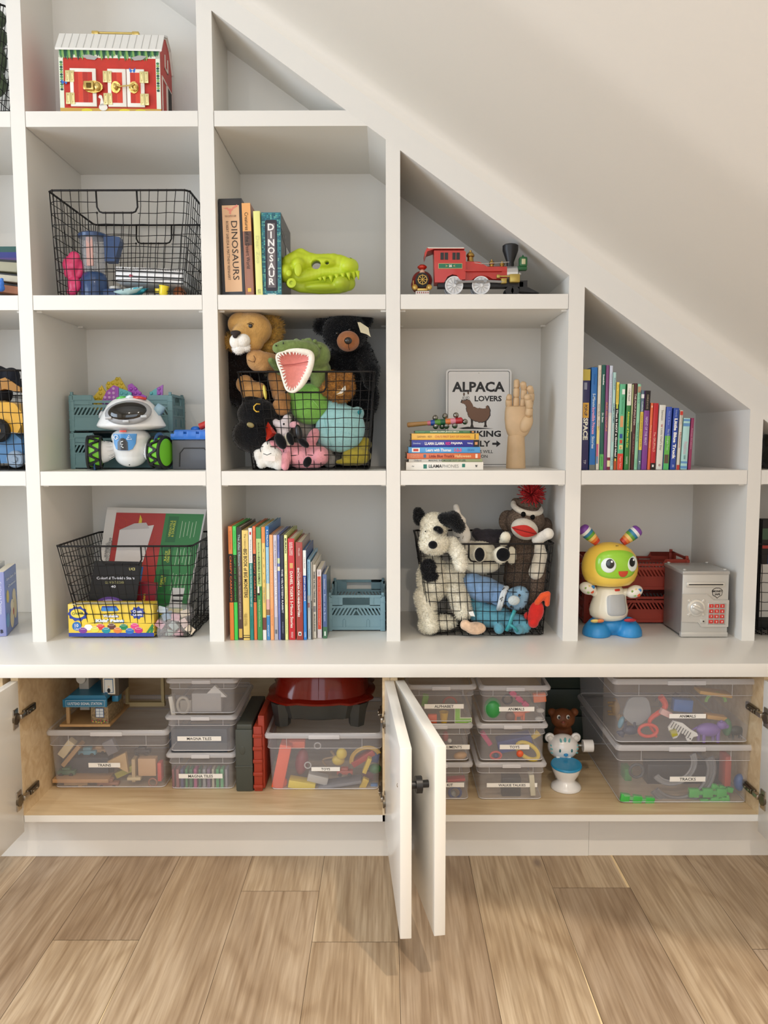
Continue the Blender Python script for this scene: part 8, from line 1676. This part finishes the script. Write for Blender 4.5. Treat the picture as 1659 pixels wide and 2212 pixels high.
# ---- wooden signal station on the trains bin
zs = at(829, 1577, -.057).z + .0012
def station():
    Y = -.035; s = Toy('toy_station', 'wooden toy signal station with blue roof standing on the TRAINS bin', 'toy building', 190, 1576, Y, zs); P = s.P; WDb = mat('#b08a5c', .55, var=.1); BLr = mat('#1f6f94', .4, coat=.15); ST = mat('#8a7658', .7, var=.5, vscale=150)
    def bx(n, x0, x1, y0, y1, dy0, dy1, m): a, c = P(x0, y0, Y), P(x1, y1, Y); return mb(m).rbox(a[0], c[0], dy0, dy1, max(0, c[2]), a[2], .001).build(n, parent=s.t, smooth=30)
    bx('base_board', 128.5, 238, 1565, 1578, 0, .17, WDb); bx('post', 140, 149, 1526, 1566, .006, .016, mat('#a9875c', .5)); bx('lower_room', 194, 233, 1527, 1565, .006, .13, ST)
    a, c = P(206, 1532, Y), P(222, 1550, Y); w = mb(mat('#3c5c8c', .5)); w.box(a[0] - .0015, c[0] + .0015, .0045, .006, c[2] - .0015, a[2] + .0015); w.box(a[0], c[0], .004, .0055, c[2], a[2], mat('#d2dadc', .3))
    for k in (1, 2): x = a[0] + (c[0] - a[0]) * k / 2 * (k < 2); zz = c[2] + (a[2] - c[2]) * k / 3; w.box(a[0], c[0], .0035, .0045, zz - .0004, zz + .0004, mat('#3c5c8c', .5))
    w.box((a[0] + c[0]) / 2 - .0004, (a[0] + c[0]) / 2 + .0004, .0035, .0045, c[2], a[2], mat('#3c5c8c', .5)); w.build('lower_window', parent=s.t)
    f = mb(mat('#a8484c', .6)); rnd = random.Random(3)
    for i in range(16): q = P(198 + i * 2, 1560 + rnd.uniform(-3, 3), Y); f.sph((q[0], .005, q[2]), (.0022, .0015, .0022), mat(['#a8484c', '#c9b44c', '#4a6a3c'][i % 3], .6), u=8, v=5)
    f.build('flowers', parent=s.t)
    a, c = P(137, 1509, Y), P(233, 1526, Y); b = mb(BLr); b.rbox(a[0], c[0], -.008, .0, c[2], a[2], .002); b.prism([(a[0] + .002, a[2] - .001), (c[0], a[2] - .001), (c[0] - .006, a[2] + .010), (a[0] + .018, a[2] + .010)], .14, M=T(0, -.004, 0)); b.rbox(c[0], c[0] + .018, .03, .06, c[2] + .002, a[2] - .002, .003)
    b.box(a[0] + .009, c[0] - .006, -.0088, -.0078, c[2] + .0025, a[2] - .0025, mat('#cfe0e6', .5)); b.box(a[0] + .0096, c[0] - .0066, -.0092, -.0086, c[2] + .0031, a[2] - .0031, BLr); b.text('ULFSTEAD SIGNAL STATION', T((a[0] + c[0]) / 2 + .001, -.0096, (a[2] + c[2]) / 2), .01, mat('#e0eaee', .5), bold=.01, width=(c[0] - a[0]) * .78); b.build('roof', parent=s.t, smooth=30)
    for nm, x0, x1, dy in (('upper_room', 212, 252, .02), ('side_tower', 154, 177, .05)):
        a, c = P(x0, 1462, Y), P(x1, 1508, Y); zt_ = CB - zs - .002; b = mb(mat('#4a4238' if nm[0] == 'u' else '#a9a49a', .6)); b.rbox(a[0], c[0], dy, dy + .08, c[2] - (.05 if nm[0] == 's' else 0), zt_, .001); b.build(nm, parent=s.t, smooth=30)
    a, c = P(217, 1468, Y), P(244, 1504, Y); b = mb(mat('#ddd6c4', .5)); b.box(a[0], c[0], .017, .02, c[2], a[2]); b.box(a[0] + .004, c[0] - .004, .016, .018, c[2] + .004, a[2] - .003, mat('#3f6a94', .5)); b.box(a[0] + .0055, c[0] - .0055, .015, .017, c[2] + .006, a[2] - .005, mat('#d6d9d4', .5)); b.sph(((a[0] + c[0]) / 2, .0155, c[2] + .011), (.005, .001, .007), mat('#1d1a18', .6)); b.sph(((a[0] + c[0]) / 2, .015, c[2] + .021), (.0028, .001, .003), mat('#e0cdb4', .6)); b.build('signalman_window', parent=s.t)
    b = mb(mat('#c2beb4', .4)); q = P(162, 1477, Y); b.lathe([(.006, .006), (.0125, .006), (.0125, 0)], M=T(q[0], .046, q[2]) @ rotm(90, 0, 0)); b.lathe([(.0001, .0045), (.007, .0045), (.007, 0)], mat('#141516', .2), M=T(q[0], .046, q[2]) @ rotm(90, 0, 0)); b.build('lamp', parent=s.t, smooth=40)
station()
t = thing('toy_goalpost', 'tall open wooden toy frame at the back beside the blue-roofed station', 'toy', (at(315, 1535, .13).x, .13, zs)); o = t.location; b = mb(mat('#a8966c', .6))
for x in (275, 352): q = at(x, 1535, .13) - o; b.box(q.x - .004, q.x + .004, 0, .012, 0, CB - zs - .003)
a, c = at(272, 1535, .13) - o, at(356, 1535, .13) - o; b.box(a.x, c.x, -.002, .014, 0, .012); b.build('frame', parent=t)
# ---- dark case with orange rails standing on edge
t = thing('track_case', 'charcoal plastic case with orange rails standing on edge between the bins', 'case', (at(541, 1710, -.067).x, -.067, ZF)); o = t.location; zt_ = at(541, 1566, -.067).z - ZF; w = at(572, 1710, -.067).x - at(510, 1710, -.067).x; k = w / 62
b = mb(mat('#40433c', .5)); b.rbox(-31 * k, 6 * k, 0, .25, 0, zt_ * .93, .004); b.rbox(-28 * k, 5 * k, .004, .24, zt_ * .9, zt_, .003); b.rbox(-31.5 * k, 6 * k, -.0015, .01, zt_ * .36, zt_ * .39, .0006); b.sph((-16 * k, -.0002, zt_ * .62), (.008, .0012, .012)); b.build('case', parent=t, smooth=40)
b = mb(mat('#96301a', .5)); b.rbox(8 * k, 26 * k, .002, .22, 0, zt_ * .97, .002)
for i in range(5): b.rbox(7 * k, 27 * k, -.002, .012, zt_ * (.05 + .19 * i), zt_ * (.10 + .19 * i), .001)
b.rbox(17 * k, 31 * k, .01, .24, .004, zt_ * 1.12, .003); b.build('orange_rail', parent=t, smooth=40)
# ---- red and grey star-shaped tray toy on the TOYS bin
zc3 = at(829, 1584, -.07).z + .0015
def arena():
    Y = -.065; c = at(697, 1584, Y + .155); t = thing('battle_tray', 'translucent red domed tray toy with dark grey base on the left TOYS bin', 'toy arena', (c.x, c.y, zc3)); k = (CD + Y) / FPX
    hb = at(693, 1530, Y).z - zc3; ht = CB - zc3 - .004; Rr = .128
    b = mb(mat('#3a3d3b', .4, coat=.15)); n = 48
    def rad(a): q = (math.degrees(a) % 360); v = 1.0; 
    def rg(R0, z, sp):
        P_ = []
        for i in range(n): a = 2 * math.pi * i / n; f = 1 + sp * (math.cos(4 * (a - math.pi / 4)) > .45); P_.append((R0 * f * math.cos(a), R0 * f * math.sin(a) * .96, z))
        return P_
    def loft(b, rs, m=0): V = [p for r in rs for p in r]; b.add(V, [(i * n + j, i * n + (j + 1) % n, (i + 1) * n + (j + 1) % n, (i + 1) * n + j) for i in range(len(rs) - 1) for j in range(n)] + [tuple(reversed(range(n)))], m)
    loft(b, [rg(.118, .017, .08), rg(.128, .022, .10), rg(.139, hb, .12)]); 
    for a in (45, 135, 225, 315): b.cyl((.140 * math.cos(R(a)), .134 * math.sin(R(a)), 0), (.144 * math.cos(R(a)), .138 * math.sin(R(a)), hb), .021, .028, n=6)
    b.build('tray_base', parent=t, smooth=30)
    b = mb(clear('#7c1408', .80, .12, 'red_clear')); loft(b, [rg(.147, hb, .13), rg(.149, hb + .006, .13), rg(.132, hb + .012, .08), rg(.114, ht * .88, .02), rg(.104, ht * .96, 0)]); b.build('red_dome', parent=t, smooth=30)
    b = mb(mat('#5c1410', .3, coat=.4)); 
    for i in range(12): a = 2 * math.pi * i / 12; b.tube([(.131 * math.cos(a), .126 * math.sin(a), hb + .013), (.115 * math.cos(a), .110 * math.sin(a), ht * .88)], .0009, n=4)
    b.tube(rg(.121, ht * .72, .03), .0009, closed=True, n=4); b.build('dome_ribs', parent=t)
arena()
# ---- toys between the stacks in the right cupboard
pt = Toy('toy_potty', 'small white toy toilet with blue lid standing on the cupboard floor', 'toy toilet', 1222, 1716, -.045, ZF + .0004); k = pt.r(1, -.045); WTp = mat('#e9e6e2', .2, coat=.5)
b = mb(WTp); b.lathe([(33 * k, 0), (34 * k, 3 * k), (31 * k, 9 * k), (21 * k, 16 * k), (20 * k, 21 * k), (27 * k, 32 * k), (32 * k, 45 * k), (33 * k, 50 * k), (30 * k, 51 * k)], n=36); b.build('bowl', parent=pt.t, smooth=50)
b = mb(mat('#1f86b4', .35, coat=.2)); b.lathe([(34 * k, 0), (34.5 * k, 2 * k), (33 * k, 5 * k), (.0001, 6 * k)], M=T(0, 0, 51 * k) @ rotm(6, 0, 0), n=36); b.build('seat_lid', parent=pt.t, smooth=40)
for x in (-13, 12): mb(WTp).rbox((x - 4) * k, (x + 4) * k, 24 * k, 34 * k, 54 * k, 61 * k, .001).build('lid_hinge', parent=pt.t, smooth=40)
cy_ = .01; kt = Toy('toy_kitten', 'white toy cat head with teal stripes and blue nose behind the toy toilet', 'toy', 1216, 1612, cy_)
k = kt.r(1, cy_); b = mb(WTp); b.sph((0, 0, 0), (34 * k, 28 * k, 28 * k), u=32, v=20); b.build('head', parent=kt.t, smooth=True); TL = mat('#5fa3a6', .4)
def srf(dx, dz): return (dx * k, -28 * k * math.sqrt(max(.02, 1 - (dx / 34) ** 2 - (dz / 28) ** 2)) - .0004, dz * k)
for (dx, dz, rx, rz, an) in ((0, 20, 3, 8, 0), (-9, 19, 2.2, 7, -15), (9, 19, 2.2, 7, 15), (-28, 0, 4, 2, 20), (-27, -9, 4, 1.8, -5), (28, 0, 4, 2, -20), (27, -9, 4, 1.8, 5), (-29, 7, 3, 1.6, 30), (29, 7, 3, 1.6, -30)): b = mb(TL); b.sph(srf(dx, dz), (rx * k, .0025, rz * k), M=rotm(0, an, 0), u=10, v=6); b.build('stripe', parent=kt.t, smooth=True)
for dx in (-12, 14): b = mb(mat('#2a6a70', .3)); b.sph(srf(dx, 0), (2.2 * k, .002, 4 * k), u=10, v=6); b.build('eye', parent=kt.t, smooth=True)
b = mb(mat('#2a86c0', .3)); b.sph(srf(1, -9), (5 * k, .004, 3.6 * k)); b.build('nose', parent=kt.t, smooth=True)
for s in (-1, 1):
    b = mb(WTp); b.sph((s * 29 * k, .004, 19 * k), (11 * k, 6 * k, 11 * k)); b.sph((s * 29 * k, -.001, 19 * k), (7 * k, 5 * k, 7 * k), mat('#d9d4cc', .4)); b.build('ear', parent=kt.t, smooth=True)
b = mb(mat('#a9a9a6', .3, .6)); b.cyl((33 * k, 0, 2 * k), (46 * k, 0, 2 * k), .003); b.build('axle', parent=kt.t, smooth=True); b = mb(WTp); b.cyl((44 * k, 0, 1 * k), (66 * k, 0, 1 * k), .0165, n=28); b.build('side_roll', parent=kt.t, smooth=40)
b = mb(WTp); b.rbox(-16 * k, 16 * k, -.01, .02, -(at(1216, 1612, cy_).z - ZF), -20 * k, .004); b.build('stand', parent=kt.t, smooth=40)
br = Toy('toy_bear', 'small brown plastic bear bust in the dark behind the white cat head', 'toy', 1216, 1552, .06); BRN = mat('#6e3c1c', .55)
br.soft('head', [(1216, 1552, .06, 27, (1, .8, .85)), (1192, 1538, .07, 9), (1241, 1538, .07, 9), (1216, 1590, .07, 22, (1, .8, 1.6)), (1217, 1562, .04, 10)], BRN, .003)
for dx in (-9, 11): br.ball('eye_white', 1216 + dx, 1549, .0215, 5, mat('#d9d6cc', .4), (.8, .4, 1)); br.ball('pupil', 1216 + dx + 1, 1550, .018, 2.6, BLK, (1, .4, 1.2))
br.ball('nose', 1217, 1560, .018, 3, mat('#7c3428', .4), (1.2, .6, .8))
Gb = thing('game_board_box', 'dark green flat boxes stacked at the back of the right cupboard', 'box', (at(1240, 1500, .27).x, .27, ZF))
for i in range(4): mb(mat('#26382c', .5)).rbox(-.09, .09, 0, .055, .085 * i, .085 * i + .083, .002).build('green_box', parent=Gb, smooth=30)
